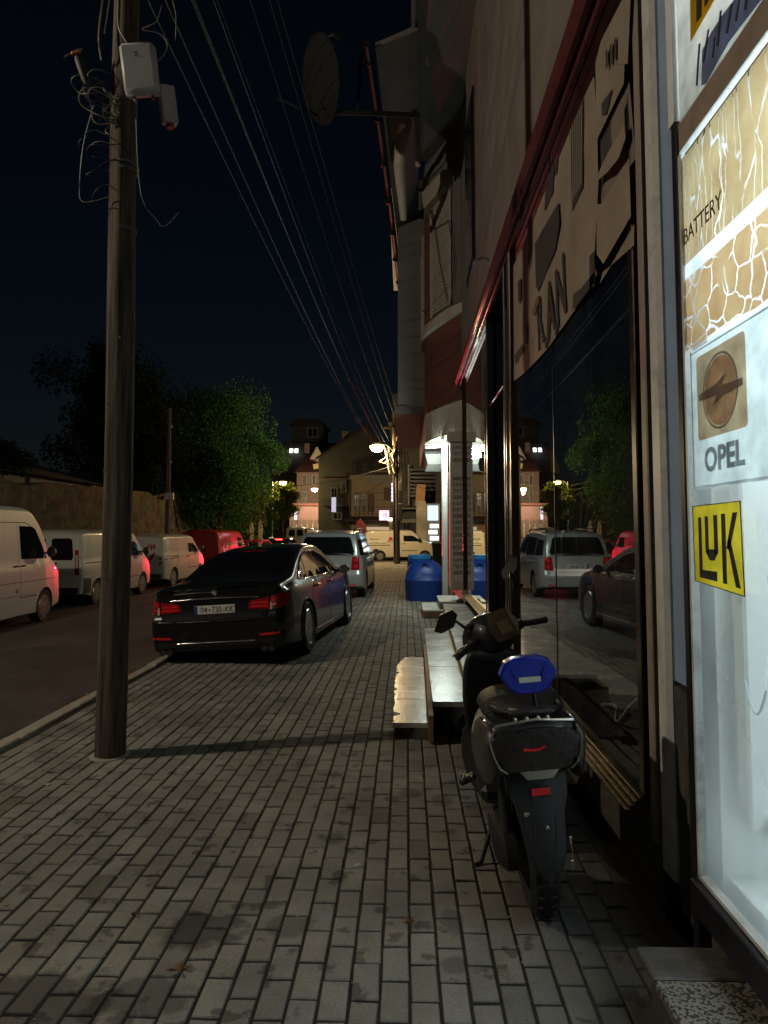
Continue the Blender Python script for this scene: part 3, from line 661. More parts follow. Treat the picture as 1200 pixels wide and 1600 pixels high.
for pts in ([(195, 390), (180, 400), (155, 775), (168, 770)], [(275, 260), (262, 270), (212, 560), (228, 560)], [(388, 90), (372, 100), (338, 420), (356, 420)], [(485, 30), (468, 40), (420, 300), (440, 300)], [(330, 330), (318, 340), (300, 520), (312, 520)], [(560, -60), (545, -50), (505, 190), (520, 190)], [(640, -140), (622, -130), (585, 90), (602, 90)]):
    sgpoly('script_stroke', m_scriptd, pts, 1.061)
part('sign_box', m_white, ls, lambda m: (m.box((1.5, 1.45, 4.65), (.9, 2.6, .06)), m.box((1.95, 1.45, 3.95), (.06, 2.6, 1.4)), m.box((1.5, 2.74, 3.95), (.9, .06, 1.4))))
lamp('sign_glow', 'AREA', (1.8, 1.5, 3.8), 22, (.95, .97, 1), .6, (0, R(90), 0), parent=ls, sizey=1.6)
part('upper_wall', m_plaster, ls, lambda m: m.box((1.4, .9, 7.4), (.5, 4.2, 5.3)))
# speckled step in front of it
def terrazzo():
    m, nt, p = _nt('terrazzo'); N = nt.nodes.new; L = nt.links.new; co = N('ShaderNodeNewGeometry').outputs['Position']
    v = N('ShaderNodeTexVoronoi'); v.inputs['Scale'].default_value = 120; v.inputs['Randomness'].default_value = 1; L(co, v.inputs['Vector'])
    r_ = N('ShaderNodeValToRGB'); r_.color_ramp.elements[0].position = .28; r_.color_ramp.elements[0].color = (.045, .044, .04, 1); r_.color_ramp.elements[1].position = .4; r_.color_ramp.elements[1].color = (.2, .19, .16, 1); r_.color_ramp.interpolation = 'CONSTANT'
    sx = N('ShaderNodeSeparateColor'); L(v.outputs['Color'], sx.inputs[0]); L(sx.outputs[0], r_.inputs[0]); L(r_.outputs[0], p.inputs['Base Color']); p.inputs['Roughness'].default_value = .4; return m
tz = thing('terrazzo_step', 'black and cream speckled stone step below the lit shop window', 'step', (0, 0, 0))
mt = terrazzo()
part('tread', mt, tz, lambda m: m.box((.965, 1.62, .185), (.33, 1.6, .035), b=.006))
part('end_tread', m_stone_dk, tz, lambda m: m.box((.965, 2.52, .185), (.33, .18, .034), b=.006))
part('riser', m_stone_dk, tz, lambda m: m.box((.985, 1.72, .083), (.27, 1.78, .166)))

# ---- corner building with the chamfered bay
m_brick = None
def brick_mat():
    m, nt, p = _nt('dark_red_brick'); N = nt.nodes.new; L = nt.links.new; co = N('ShaderNodeTexCoord').outputs['UV']
    pos = N('ShaderNodeNewGeometry').outputs['Position']; sp = N('ShaderNodeSeparateXYZ'); L(pos, sp.inputs[0])
    ad = N('ShaderNodeMath'); L(sp.outputs[0], ad.inputs[0]); L(sp.outputs[1], ad.inputs[1]); cb = N('ShaderNodeCombineXYZ'); L(ad.outputs[0], cb.inputs[0]); L(sp.outputs[2], cb.inputs[1])
    b = N('ShaderNodeTexBrick'); b.inputs['Scale'].default_value = 1; b.inputs['Brick Width'].default_value = .25; b.inputs['Row Height'].default_value = .075; b.inputs['Mortar Size'].default_value = .009
    b.inputs['Color1'].default_value = (.2, .05, .035, 1); b.inputs['Color2'].default_value = (.13, .035, .03, 1); b.inputs['Mortar'].default_value = (.09, .07, .06, 1); L(cb.outputs[0], b.inputs['Vector'])
    L(b.outputs[0], p.inputs['Base Color']); p.inputs['Roughness'].default_value = .75
    bp_ = N('ShaderNodeBump'); bp_.inputs['Strength'].default_value = .5; bp_.inputs['Distance'].default_value = .01; bp_.invert = True; L(b.outputs['Fac'], bp_.inputs['Height']); L(bp_.outputs[0], p.inputs['Normal']); return m
m_brick = brick_mat()
cb = thing('corner_building', 'grey apartment building with a brick faced bay and a roller shutter above the white shop', 'building', (0, 0, 0))
BAY = [(1.12, 13.95), (.98, 14.2), (.75, 14.75), (.55, 15.3), (.43, 15.8), (.42, 16.4), (.42, 22), (1.6, 22), (1.6, 13.95)]
def scaled(poly, o): return [(x - o * (1 if x < 1.1 else 0), y - (o if y < 16 else 0)) for x, y in poly]
part('bay_soffit_band', m_plaster_l, cb, lambda m: m.prism(BAY, 'z', 3.62, 4.25))
part('bay_brick', m_brick, cb, lambda m: m.prism(scaled(BAY, -.03), 'z', 4.25, 6.0))
part('bay_ledge', m_plaster_l, cb, lambda m: m.prism(scaled(BAY, .06), 'z', 6.0, 6.2))
UP = [(1.12, 14.1), (.44, 15.75), (.44, 22), (1.6, 22), (1.6, 14.1)]
part('bay_wall', m_conc, cb, lambda m: m.prism(UP, 'z', 6.2, 10.0))
part('bay_cornice', m_conc, cb, lambda m: (m.prism(scaled(UP, .05), 'z', 9.52, 9.62), m.prism(scaled(UP, .03), 'z', 9.72, 9.78)))
# roller shutter on the chamfer
c0, c1 = Vector((1.12, 14.1, 0)), Vector((.44, 15.75, 0)); cd = (c1 - c0).normalized(); cn = Vector((-cd.y, cd.x, 0)); cn = cn if cn.y < 0 else -cn
def onch(t, z, o): p = c0 + (c1 - c0) * t + cn * o; return Vector((p.x, p.y, z))
m_shut = M('shutter_slat', (.42, .38, .33), .6, var=.12, scale=10, dirt=(.25, .22, .19), dscale=5)
rs = part('roller_shutter', m_shut, cb, lambda m: (m.tube([onch(.24, 6.3, .05), onch(.24, 8.85, .05)], .04, 4), m.tube([onch(.76, 6.3, .05), onch(.76, 8.85, .05)], .04, 4), m.loft([[onch(t, z, o) for z, o in ((8.8, .02), (8.8, .2), (9.15, .24), (9.25, .02))] for t in (.2, .8)])))
for k in range(32):
    z = 6.36 + k * .076
    part('slat', m_shut, rs, lambda m: m.loft([[onch(t, z + a, o) for a, o in ((0, .02), (.008, .05), (.06, .055), (.07, .02))] for t in (.27, .73)]))
part('brick_strip', m_brick, cb, lambda m: m.loft([[onch(t, z, o) for z, o in ((6.22, .015), (6.22, .03), (8.8, .03), (8.8, .015))] for t in (.8, .99)]))
part('downpipe', m_tan, cb, lambda m: m.tube([(.40, 15.7, 6.6), (.40, 15.7, 8.3)], .05, 10), 60)
part('wall_cable', m_room, cb, lambda m: (m.tube([onch(.78, 8.9, .1), onch(.6, 8.2, .09), onch(.2, 8.1, .1), onch(.1, 7.2, .06), onch(.2, 6.2, .08)], .012, 5), m.tube([onch(.7, 8.8, .09), onch(.45, 7.3, .09), onch(.25, 6.4, .09)], .01, 5)))
part('ground_wall', m_plaster_l, cb, lambda m: m.box((1.5, 18.2, 1.8), (.3, 8, 3.6)))
pl = part('pilaster', m_plaster_l, cb, lambda m: m.box((1.0, 14.0, 2.05), (.28, .24, 3.1), b=.01))
part('pilaster_cap', m_plaster_l, cb, lambda m: (m.box((1.0, 14.02, 3.48), (.4, .4, .2), b=.02)))
# list of names stencilled on the pilaster
m_list = M('sticker_paper', (.52, .49, .44), .6, var=.12, scale=9)
m_ltxt = M('sticker_ink', (.03, .028, .03), .7, var=.3, scale=20)
lst = part('name_board', m_list, pl, lambda m: m.box((1.0, 13.876, 2.05), (.24, .01, 2.75)))
words = ['KAPA', 'TEXT', 'LEOX', '', '', 'HARD', 'KAPA', 'TEXT', 'LEOX', 'R.A.N', 'BODY', 'ZONE', 'KAPA', 'TEXT', 'LEOX', 'R.A.N', 'BODY', 'ZONE', 'KAPA', 'TEXT', 'LEOX']
for k, w_ in enumerate(words):
    if w_: text('lettering', w_, .1, m_ltxt, pl, T_face(1.0, 13.868, 3.28 - k * .122), .001, sx=.72, bold=.002 if k % 3 == 2 else 0)
text('lettering', 'J', .16, m_ltxt, pl, T_face(.7, 14.86, 3.72), .002)
m_litcol = M('white_enamel', (.5, .52, .5), .45, var=.08, scale=4)
part('white_column', m_litcol, cb, lambda m: m.box((.835, 15.55, 1.8), (.12, .3, 3.6), b=.015))
part('column_edge', m_tan, cb, lambda m: m.box((.955, 15.3, 1.8), (.05, .12, 3.6)))
fa = part('fascia', m_litcol, cb, lambda m: m.loft([[(.44, 16.7, 3.05), (.5, 16.45, 3.2), (.44, 16.35, 3.42), (.44, 16.8, 3.55)], [(.95, 16.7, 3.05), (.95, 16.45, 3.2), (.95, 16.35, 3.42), (.95, 16.8, 3.55)]]))
m_shoptube = glow('shop_tube', (.82, 1, .95), 14)
part('tube_light', m_shoptube, cb, lambda m: m.tube([(.46, 16.2, 3.56), (.92, 15.95, 3.56)], .022, 8))
part('tube_light', m_shoptube, cb, lambda m: m.tube([(.76, 14.55, 3.5), (.76, 15.3, 3.5)], .02, 8))
part('tube_fitting', m_litcol, cb, lambda m: m.box((.76, 14.92, 3.56), (.07, .8, .06), b=.008))
lamp('shop_light', 'POINT', (.74, 14.9, 3.28), 150, (.86, 1, .89), .12, parent=cb)
# set-back ground floor beyond the column: lit glazing
m_litwall = M('tiled_shop_wall', (.55, .58, .56), .5, var=.15, scale=5)
part('shop_glazing', m_litwall, cb, lambda m: m.box((1.3, 18.6, 1.7), (.06, 5.6, 3.4)))
# ---- projecting upper block behind the bay
ub = thing('upper_floor_block', 'dark grey upper storeys with a concrete slab projecting behind the brick bay', 'building', (0, 0, 0))
part('wall', m_conc, ub, lambda m: m.box((.13, 20.5, 7.3), (.66, 7, 5.4)))
for c_, d_ in (((.05, 20.5, 10.1), (.95, 7.4, .2)), ((.1, 20.5, 4.55), (.75, 7.2, .18))): box('slab', m_stone_dk, ub, c_, d_)
part('side_light_strip', m_plaster_l, ub, lambda m: m.box((.40, 16.95, 7.2), (.08, .06, 2.2)))
gt = part('gutter', m_dark_al, ub, lambda m: m.tube([(-.63, 11.0, 9.55), (-.50, 13.2, 9.4), (-.36, 16, 9.2), (-.2, 20, 8.85), (-.12, 22, 8.6)], .065, 10), 60)
for k in range(8):
    t = k / 7; part('bracket', m_dark_al, gt, lambda m: m.lathe([(.078, -.015), (.078, .015)], 10, Matrix.Translation((lerp(-.6, -.15, t), lerp(11.4, 21.5, t), lerp(9.52, 8.7, t))), 'y'))
part('eave_board', m_conc, ub, lambda m: m.loft([[(-.5, 11.2, 9.62), (.2, 11.2, 9.9), (.2, 11.2, 10.0), (-.5, 11.2, 9.7)], [(-.02, 22, 8.7), (.42, 22, 9.0), (.42, 22, 9.1), (-.02, 22, 8.8)]]))
part('vent_pipe', M('cream_pipe', (.5, .42, .33), .6, var=.15), ub, lambda m: (m.tube([(.12, 13.5, 9.9), (.06, 13.4, 9.55), (-.08, 13.3, 9.2), (-.12, 13.3, 8.7), (-.05, 14.5, 8.2)], [.05, .06, .13, .12, .07], 10), m.tube([(.22, 13.4, 9.9), (.24, 13.4, 8.75)], .05, 8)), 60)
# ================================================================== VEHICLES
m_cglass = M('car_glass', (.006, .007, .009), .04, var=.1, rvar=.01, spec=.6)
m_tyre = M('tyre_rubber', (.016, .016, .016), .8, var=.3, scale=20, bump=.4, bscale=60)
m_rim = M('alloy', (.42, .43, .44), .3, metal=.9, var=.15, scale=10)
m_rim_d = M('dark_alloy', (.1, .1, .105), .35, metal=.8, var=.2, scale=10)
m_well = M('wheel_well', (.008, .008, .008), .95, var=.2)
m_chrome = M('chrome', (.72, .73, .74), .12, metal=1, var=.08)
m_blackpl = M('black_plastic', (.016, .016, .017), .5, var=.25, scale=12)
m_tail = M('tail_lens_red', (.7, .02, .025), .12, var=.25, scale=22, coat=.6)
m_tail_d = M('tail_lens_dark_red', (.3, .01, .014), .12, var=.35, scale=22, coat=.6)
m_tail_w = M('tail_lens_clear', (.5, .42, .42), .15, var=.2, scale=22, coat=.5)
m_plate = M('plate_white', (.62, .62, .6), .45, var=.06)
m_plateb = M('plate_blue', (.01, .04, .28), .45, var=.1)
m_platek = M('plate_black', (.01, .01, .012), .5, var=.1)
m_amber = M('amber_lens', (.5, .16, .02), .2, var=.15)
m_lens = M('headlamp_lens', (.55, .58, .6), .08, var=.1, metal=.4, coat=.5)

def paint(name, col, rough=.28, metal=.0, coat=.7, dirt=None): return M(name, col, rough, metal=metal, var=.05, scale=3, coat=coat, rvar=.05, dirt=dirt, dscale=1.5, damt=.25)

_wheels = {}
def wheel_mesh(style, r, w):
    key = (style, r, w)
    if key in _wheels: return _wheels[key]
    t = MB(); rr = r * .70
    t.lathe([(rr, -w * .42), (r * .93, -w * .5), (r * .985, -w * .42), (r, -w * .2), (r, w * .2), (r * .985, w * .42), (r * .93, w * .5), (rr, w * .42)], 40, ax='x')
    tyre = t.mesh('tyre', m_tyre, 40)
    m = MB()
    m.lathe([(rr * 1.0, w * .43), (rr * .96, w * .47), (rr * .90, w * .36), (rr * .88, -.02), (rr * .88, -w * .3)], 36, ax='x')
    m.lathe([(.001, -.03), (rr * .88, -.03)], 24, ax='x')
    n = {'twin': 5, 'hub': 9, 'steel': 8, 'star': 5}[style]
    for k in range(n):
        a0 = 2 * math.pi * k / n
        for da in ((-.16, .16) if style == 'twin' else (0,)):
            wd = {'twin': .028, 'hub': .05, 'steel': .045, 'star': .06}[style]
            T = Matrix.Rotation(a0 + da, 4, 'X')
            m.prism([(-wd * .6, rr * .14), (wd * .6, rr * .14), (wd * .5, rr * .93), (-wd * .5, rr * .93)], 'x', w * .22, w * .38, T)
    m.lathe([(rr * .2, w * .2), (rr * .2, w * .4), (rr * .12, w * .44), (.001, w * .45)], 20, ax='x')
    rim = m.mesh('rim', m_rim_d if style == 'steel' else m_rim, 35)
    _wheels[key] = (tyre, rim); return _wheels[key]
def wheel(root, x, y, r, w, style, side, steer=0):
    ty, rm = wheel_mesh(style, r, w)
    o = bpy.data.objects.new('wheel', ty); link(o, root); o.location = (x, y, r); o.rotation_euler = (0, 0, (0 if side > 0 else math.pi) + steer)
    q = bpy.data.objects.new('rim', rm); link(q, o)
    return o

class Car:
    def __init__(s, name, label, cat, loc, rz, sp, mat, group=None):
        s.sp = sp; s.root = thing(name, label, cat, loc, rz, group); s.mat = mat
        L, W, zb, belt = sp['L'], sp['W'], sp['zb'], sp['belt']
        ys = sorted(set([round(-L / 2 + d, 4) for d in (0, .015, .04, .08, .14, .22, .3)] + [round(L / 2 - d, 4) for d in (0, .02, .05, .1, .16, .24)] + [round(-L / 2 + .3 + (L - .6) * k / 56, 4) for k in range(57)]))
        plan = sp['plan']; step, tum = sp.get('step', .03), sp.get('tumble', .22); crown = sp.get('crown', .03)
        NS, NC = 18, 10
        def half(y):
            zt = sinterp(sp['top'], y, sp.get('soft', .05)); w0 = W / 2 * interp(plan, y); zbt = interp(sp['bot'], y)
            def wid(z):
                zz = min(z, belt); k = (zz - .52 * belt) / (belt - zb); w = w0 * (1 - .10 * k * k * (1.4 if k < 0 else 1))
                if z > belt:
                    t = min(1, (z - belt) / .05); t = t * t * (3 - 2 * t); w = w - step * t - tum * (z - belt)
                return w
            rc = sp.get('rc', .07); zs = max(zt - rc, zbt + .12)
            P = [(wid(zbt) * .97, zbt)] + [(wid(lerp(zbt + .02, zs, i / (NS - 2))), lerp(zbt + .02, zs, i / (NS - 2))) for i in range(NS - 1)]
            wt = wid(zs)
            for i in range(1, NC + 1):
                a = math.pi / 2 * i / NC; x = wt * math.cos(a) ** .45 if i < NC else 0; z = zs + (zt - zs) * math.sin(a) ** .55
                P.append((x, z + crown * (1 - (x / wt) ** 2)))
            return P
        n = NS + NC; bm = bmesh.new(); rings = []
        for y in ys:
            P = half(y); ring = []
            for sgn in (1, -1):
                pts = P if sgn > 0 else P[:-1]
                row = []
                for x, z in pts:
                    fr = max(0, 1 - (y + L / 2) / .45); ff = max(0, 1 - (L / 2 - y) / .5)
                    yy = y - interp(sp['rear'], z) * fr ** .8 + interp(sp['front'], z) * ff ** .8
                    # ends bow out towards the middle
                    yy -= sp.get('bow', .06) * fr ** .8 * (1 - (x / (W / 2)) ** 2); yy += sp.get('bowf', .12) * ff ** .8 * (1 - (x / (W / 2)) ** 2)
                    row.append(bm.verts.new((sgn * x, yy, z)))
                ring.append(row)
            rings.append((ring[0], ring[1] + [ring[0][-1]]))
        for (a, b), (c, d) in zip(rings, rings[1:]):
            for k in range(n - 1):
                bm.faces.new((a[k], c[k], c[k + 1], a[k + 1]))
                bm.faces.new((b[k], b[k + 1], d[k + 1], d[k]))
            bm.faces.new((a[0], b[0], d[0], c[0]))
        for (a, b), fl in ((rings[0], 1), (rings[-1], -1)):
            # end cap: rows across
            cols = 8; prev = None
            for k in range(n):
                if k == n - 1: row = [a[k]]
                else: row = [a[k]] + [bm.verts.new(a[k].co.lerp(b[k].co, i / cols) - Vector((0, fl * sp.get('bow', .06) * .0, 0))) for i in range(1, cols)] + [b[k]]
                if prev is not None:
                    if len(row) > 1:
                        for i in range(cols): bm.faces.new((prev[i], prev[i + 1], row[i + 1], row[i]))
                    else:
                        for i in range(cols): bm.faces.new((prev[i], prev[i + 1], row[0]))
                else:
                    first = row
                prev = row
            # tie the bottom edge of the cap to the floor strip
            bm.faces.new(first) if False else None
        bmesh.ops.remove_doubles(bm, verts=bm.verts, dist=1e-5)
        # close whatever stays open (bottom edge of the end caps)
        op = [e for e in bm.edges if len(e.link_faces) == 1]
        if op: bmesh.ops.holes_fill(bm, edges=op, sides=0)
        bmesh.ops.recalc_face_normals(bm, faces=bm.faces)
        s.bvh = BVHTree.FromBMesh(bm)
        me = bpy.data.meshes.new('body'); bm.to_mesh(me); bm.free()
        me.materials.append(mat); me.materials.append(m_well)
        # wheel arches cut out of the body
        o = bpy.data.objects.new('body', me); link(o, s.root)
        cut = MB(); ar = sp['wr'] * sp.get('arch', 1.13)
        for yy in sp['axles']:
            for sg in (1, -1):
                x0, x1 = (W / 2 - .30, W / 2 + .2) if sg > 0 else (-W / 2 - .2, -W / 2 + .30)
                cut.lathe([(ar, x0), (ar, x1)], 44, Matrix.Translation((0, yy, sp['wr'] + .005)), 'x')
        co = cut.build('cut', m_well, s.root)
        md = o.modifiers.new('arch', 'BOOLEAN'); md.object = co; md.operation = 'DIFFERENCE'; md.solver = 'EXACT'
        try: md.material_mode = 'TRANSFER'
        except Exception: pass
        dg = bpy.context.evaluated_depsgraph_get()
        new = bpy.data.meshes.new_from_object(o.evaluated_get(dg)); o.modifiers.clear(); o.data = new; new.name = 'body'
        bpy.data.objects.remove(co)
        new.shade_smooth(); new.set_sharp_from_angle(angle=R(38))
        s.body = o
        ty = {i: None for i in range(4)}
        for yy in sp['axles']:
            for sg in (1, -1):
                wheel(s.root, sg * (W / 2 - sp.get('ww', .22) / 2 - sp.get('inset', .025)), yy, sp['wr'], sp.get('ww', .22), sp['wheel'], sg)
    AX = {'R': (lambda u, v: Vector((3, u, v)), Vector((-1, 0, 0))), 'L': (lambda u, v: Vector((-3, u, v)), Vector((1, 0, 0))),
          'B': (lambda u, v: Vector((u, -7, v)), Vector((0, 1, 0))), 'F': (lambda u, v: Vector((u, 7, v)), Vector((0, -1, 0))),
          'T': (lambda u, v: Vector((u, v, 5)), Vector((0, 0, -1)))}
    def hit(s, u, v, view, off):
        fo, d = s.AX[view]; loc, nor, i, dist = s.bvh.ray_cast(fo(u, v), d)
        if loc is None:
            loc, nor, i, dist = s.bvh.find_nearest(fo(u, v) + d * (3 - .8 if view in 'RL' else 7 - s.sp['L'] / 2))
        if nor.dot(d) > 0: nor = -nor
        return loc + nor * off
    def patch(s, name, mat, poly, view, off=.004, parent=None, step=.07, mirror=False):
        out = []
        for vw in ((view, 'L') if mirror and view == 'R' else (view,)):
            pts = []
            for (a, b) in zip(poly, poly[1:] + poly[:1]):
                k = max(1, int(math.dist(a, b) / step)); pts += [(lerp(a[0], b[0], i / k), lerp(a[1], b[1], i / k)) for i in range(k)]
            n = len(pts); us = [p[0] for p in pts]; vs_ = [p[1] for p in pts]
            nu, nv = max(1, int((max(us) - min(us)) / step)), max(1, int((max(vs_) - min(vs_)) / step))
            inner = [(lerp(min(us), max(us), (i + .5) / nu), lerp(min(vs_), max(vs_), (j + .5) / nv)) for i in range(nu) for j in range(nv)]
            r_ = delaunay_2d_cdt([Vector(p) for p in pts + inner], [(i, (i + 1) % n) for i in range(n)], [list(range(n))], 1, 1e-5)
            m = MB(); m.add([s.hit(v.x, v.y, vw, off) for v in r_[0]], [f for f in r_[2]])
            # rim so that the panel has an edge
            es = {}
            for f in r_[2]:
                for a, b in zip(f, list(f[1:]) + [f[0]]):
                    es[(a, b)] = 1
            bd = [(a, b) for a, b in es if (b, a) not in es]; base = len(m.v)
            low = {}
            for a, b in bd:
                for q in (a, b):
                    if q not in low: low[q] = len(m.v); m.v.append(s.hit(r_[0][q].x, r_[0][q].y, vw, -.004))
            for a, b in bd: m.f.append([b, a, low[a], low[b]]); m.mi.append(0)
            o = m.build(name, mat, parent or s.root, 40, fix=True); out.append(o)
        return out[0] if len(out) == 1 else out
    def line(s, name, mat, pts, view, r=.006, off=.002, parent=None, mirror=False, step=.06):
        out = []
        for vw in ((view, 'L') if mirror and view == 'R' else (view,)):
            q = []
            for a, b in zip(pts, pts[1:]):
                k = max(1, int(math.dist(a, b) / step)); q += [s.hit(lerp(a[0], b[0], i / k), lerp(a[1], b[1], i / k), vw, off) for i in range(k)]
            q.append(s.hit(*pts[-1], vw, off))
            m = MB(); m.tube(q, r, 6); out.append(m.build(name, mat, parent or s.root, 60))
        return out[0] if len(out) == 1 else out
    def plate(s, txt, x, z, w=.52, h=.115, off=.012, view='B', blue=True):
        c = s.hit(x, z, view, off)
        sg = 1 if view == 'B' else -1
        p = box('licence_plate', m_plate, s.root, c, (w, .008, h), b=.003)
        T = Matrix.Translation((c.x + (.02 if blue else 0), c.y - sg * .006, c.z)) @ (T_face(0, 0, 0) if view == 'B' else T_face(0, 0, 0) @ Matrix.Rotation(math.pi, 4, 'Y'))
        if blue: box('country_band', m_plateb, p, (c.x - w / 2 + .022, c.y - .0045, c.z), (.04, .004, h - .008))
        if txt: text('lettering', txt, h * .95, m_platek, p, T, .001, sx=.86, bold=.001)
        return p
    def mirror(s, x, y, z, mat, d=(.13, .09, .14), sides=(1, -1)):
        for sg in sides:
            m = MB(); m.tube([(sg * (x - .1), y, z - .04), (sg * (x + .02), y - .02, z)], .02, 8)
            def sec(t, k): return [(sg * (x + d[0] * .5 + d[0] * .55 * math.cos(a) * k), y + t, z + d[2] * .5 * math.sin(a) * k) for a in [2 * math.pi * j / 14 for j in range(14)]]
            m.loft([sec(-d[1] * .5, .9), sec(-d[1] * .35, 1), sec(0, 1), sec(d[1] * .4, .8), sec(d[1] * .6, .4)])
            o = m.build('wing_mirror', mat, s.root, 50)
            g = MB(); g.add([(sg * (x + d[0] * .5 + d[0] * .47 * math.cos(2 * math.pi * j / 14)), y - d[1] * .505, z + d[2] * .42 * math.sin(2 * math.pi * j / 14)) for j in range(14)], [list(range(14))]); g.build('mirror_glass', m_chrome, o)

BOT = lambda L, zb, e=.12: [(-L / 2, zb + e), (-L / 2 + .5, zb + .02), (-L / 2 + .9, zb), (L / 2 - .9, zb), (L / 2, zb + e)]

# ------------------------------------------------------------------ dark saloon on the pavement
p_sed = paint('black_paint', (.010, .011, .013), .24, metal=.2, coat=.45)
SED = dict(L=5.02, W=1.87, zb=.19, belt=.93, wr=.345, ww=.26, wheel='twin', axles=(-1.49, 1.56), inset=.0, step=.06, tumble=.42, crown=.035, soft=.09, rc=.085, bow=.07, bowf=.18, arch=1.1,
    top=[(-2.51, .96), (-2.44, 1.03), (-2.1, 1.055), (-1.72, 1.09), (-1.2, 1.28), (-.72, 1.41), (-.25, 1.465), (.25, 1.465), (.6, 1.41), (1.0, 1.24), (1.45, 1.03), (2.0, .93), (2.35, .83), (2.51, .7)],
    plan=[(-2.51, .83), (-2.47, .885), (-2.4, .92), (-2.2, .96), (-1.8, .985), (-1.2, 1), (1.4, .99), (2.0, .95), (2.3, .89), (2.45, .80), (2.51, .70)],
    bot=[(-2.51, .25), (-2.0, .21), (-1.6, .17), (1.6, .16), (2.2, .15), (2.51, .2)],
    rear=[(.2, -.02), (.3, .03), (.5, .06), (.62, .06), (.70, .02), (.95, -.01), (1.03, .03)], front=[(.2, 0), (.4, .05), (.6, .05), (.75, 0)])
sed_r, sed_f = onZ(487, 1020, 0), onZ(545, 976, 0)
hd = Vector((sed_f.x - sed_r.x, sed_f.y - sed_r.y, 0)).normalized(); rt = Vector((hd.y, -hd.x, 0))
mid = (Vector((sed_r.x, sed_r.y, 0)) + Vector((sed_f.x, sed_f.y, 0))) / 2
sl_ = mid - rt * (.93) + hd * .03
sed = Car('parked_saloon', 'black saloon car parked on the pavement, rear plate reading 04 730-KK', 'car', (sl_.x, sl_.y, 0), -math.atan2(hd.x, hd.y), SED, p_sed)
r_ = sed.root
r_.rotation_mode = 'XYZ'; r_.rotation_euler = (0, R(-3.9), r_.rotation_euler[2])      # left wheels are down off the kerb
r_.location.z = -.055
sed.patch('rear_window', m_cglass, [(-.60, -1.70), (.60, -1.70), (.66, -1.6), (.52, -.82), (.46, -.76), (-.46, -.76), (-.52, -.82), (-.66, -1.6)], 'T', .004)
SIDEW = [(-1.52, 1.0), (-1.2, .985), (-.35, .97), (.55, .965), (1.12, .965), (.88, 1.12), (.5, 1.285), (.1, 1.36), (-.4, 1.355), (-.85, 1.28), (-1.2, 1.15)]
sed.patch('quarter_glass', m_cglass, [(-1.52, 1.0), (-1.08, .985), (-.9, 1.235), (-1.2, 1.14)], 'R', .004, mirror=True)
for dname, poly, win, hy in (('door', [(-1.14, .34), (-.95, .3), (-.06, .3), (-.02, .95), (-.95, .97), (-1.16, .75)], [(-1.03, .99), (-.08, .975), (-.12, 1.355), (-.45, 1.35), (-.83, 1.27)], -.82),
                             ('door', [(-.03, .3), (1.0, .3), (1.12, .5), (1.16, .9), (.95, .95), (.01, .955)], [(-.01, .975), (1.05, .965), (.84, 1.13), (.5, 1.275), (.1, 1.35), (-.05, 1.355)], .18)):
    ds = sed.patch(dname, p_sed, poly, 'R', .003, mirror=True)
    for d_, vw, sg in zip(ds, ('R', 'L'), (1, -1)):
        sed.patch('window', m_cglass, win, vw, .005, parent=d_)
        a, b = sed.hit(hy - .11, .86, vw, .03), sed.hit(hy + .11, .865, vw, .03)
        mm_ = MB(); mm_.tube([sed.hit(hy - .12, .86, vw, .0), a, b, sed.hit(hy + .12, .865, vw, 0)], .013, 8); mm_.build('handle', p_sed, d_, 60)
sed.line('window_trim', m_chrome, SIDEW + SIDEW[:1], 'R', .011, .006, mirror=True)
sed.line('sill_trim', m_chrome, [(-1.05, .265), (1.1, .25)], 'R', .008, .004, mirror=True)
# wheel arch lips
for yy in SED['axles']:
    ar = SED['wr'] * 1.1
    sed.line('arch_lip', p_sed, [(yy + (ar + .012) * math.cos(R(a)), SED['wr'] + (ar + .012) * math.sin(R(a))) for a in range(-8, 189, 14)], 'R', .014, .001, mirror=True)
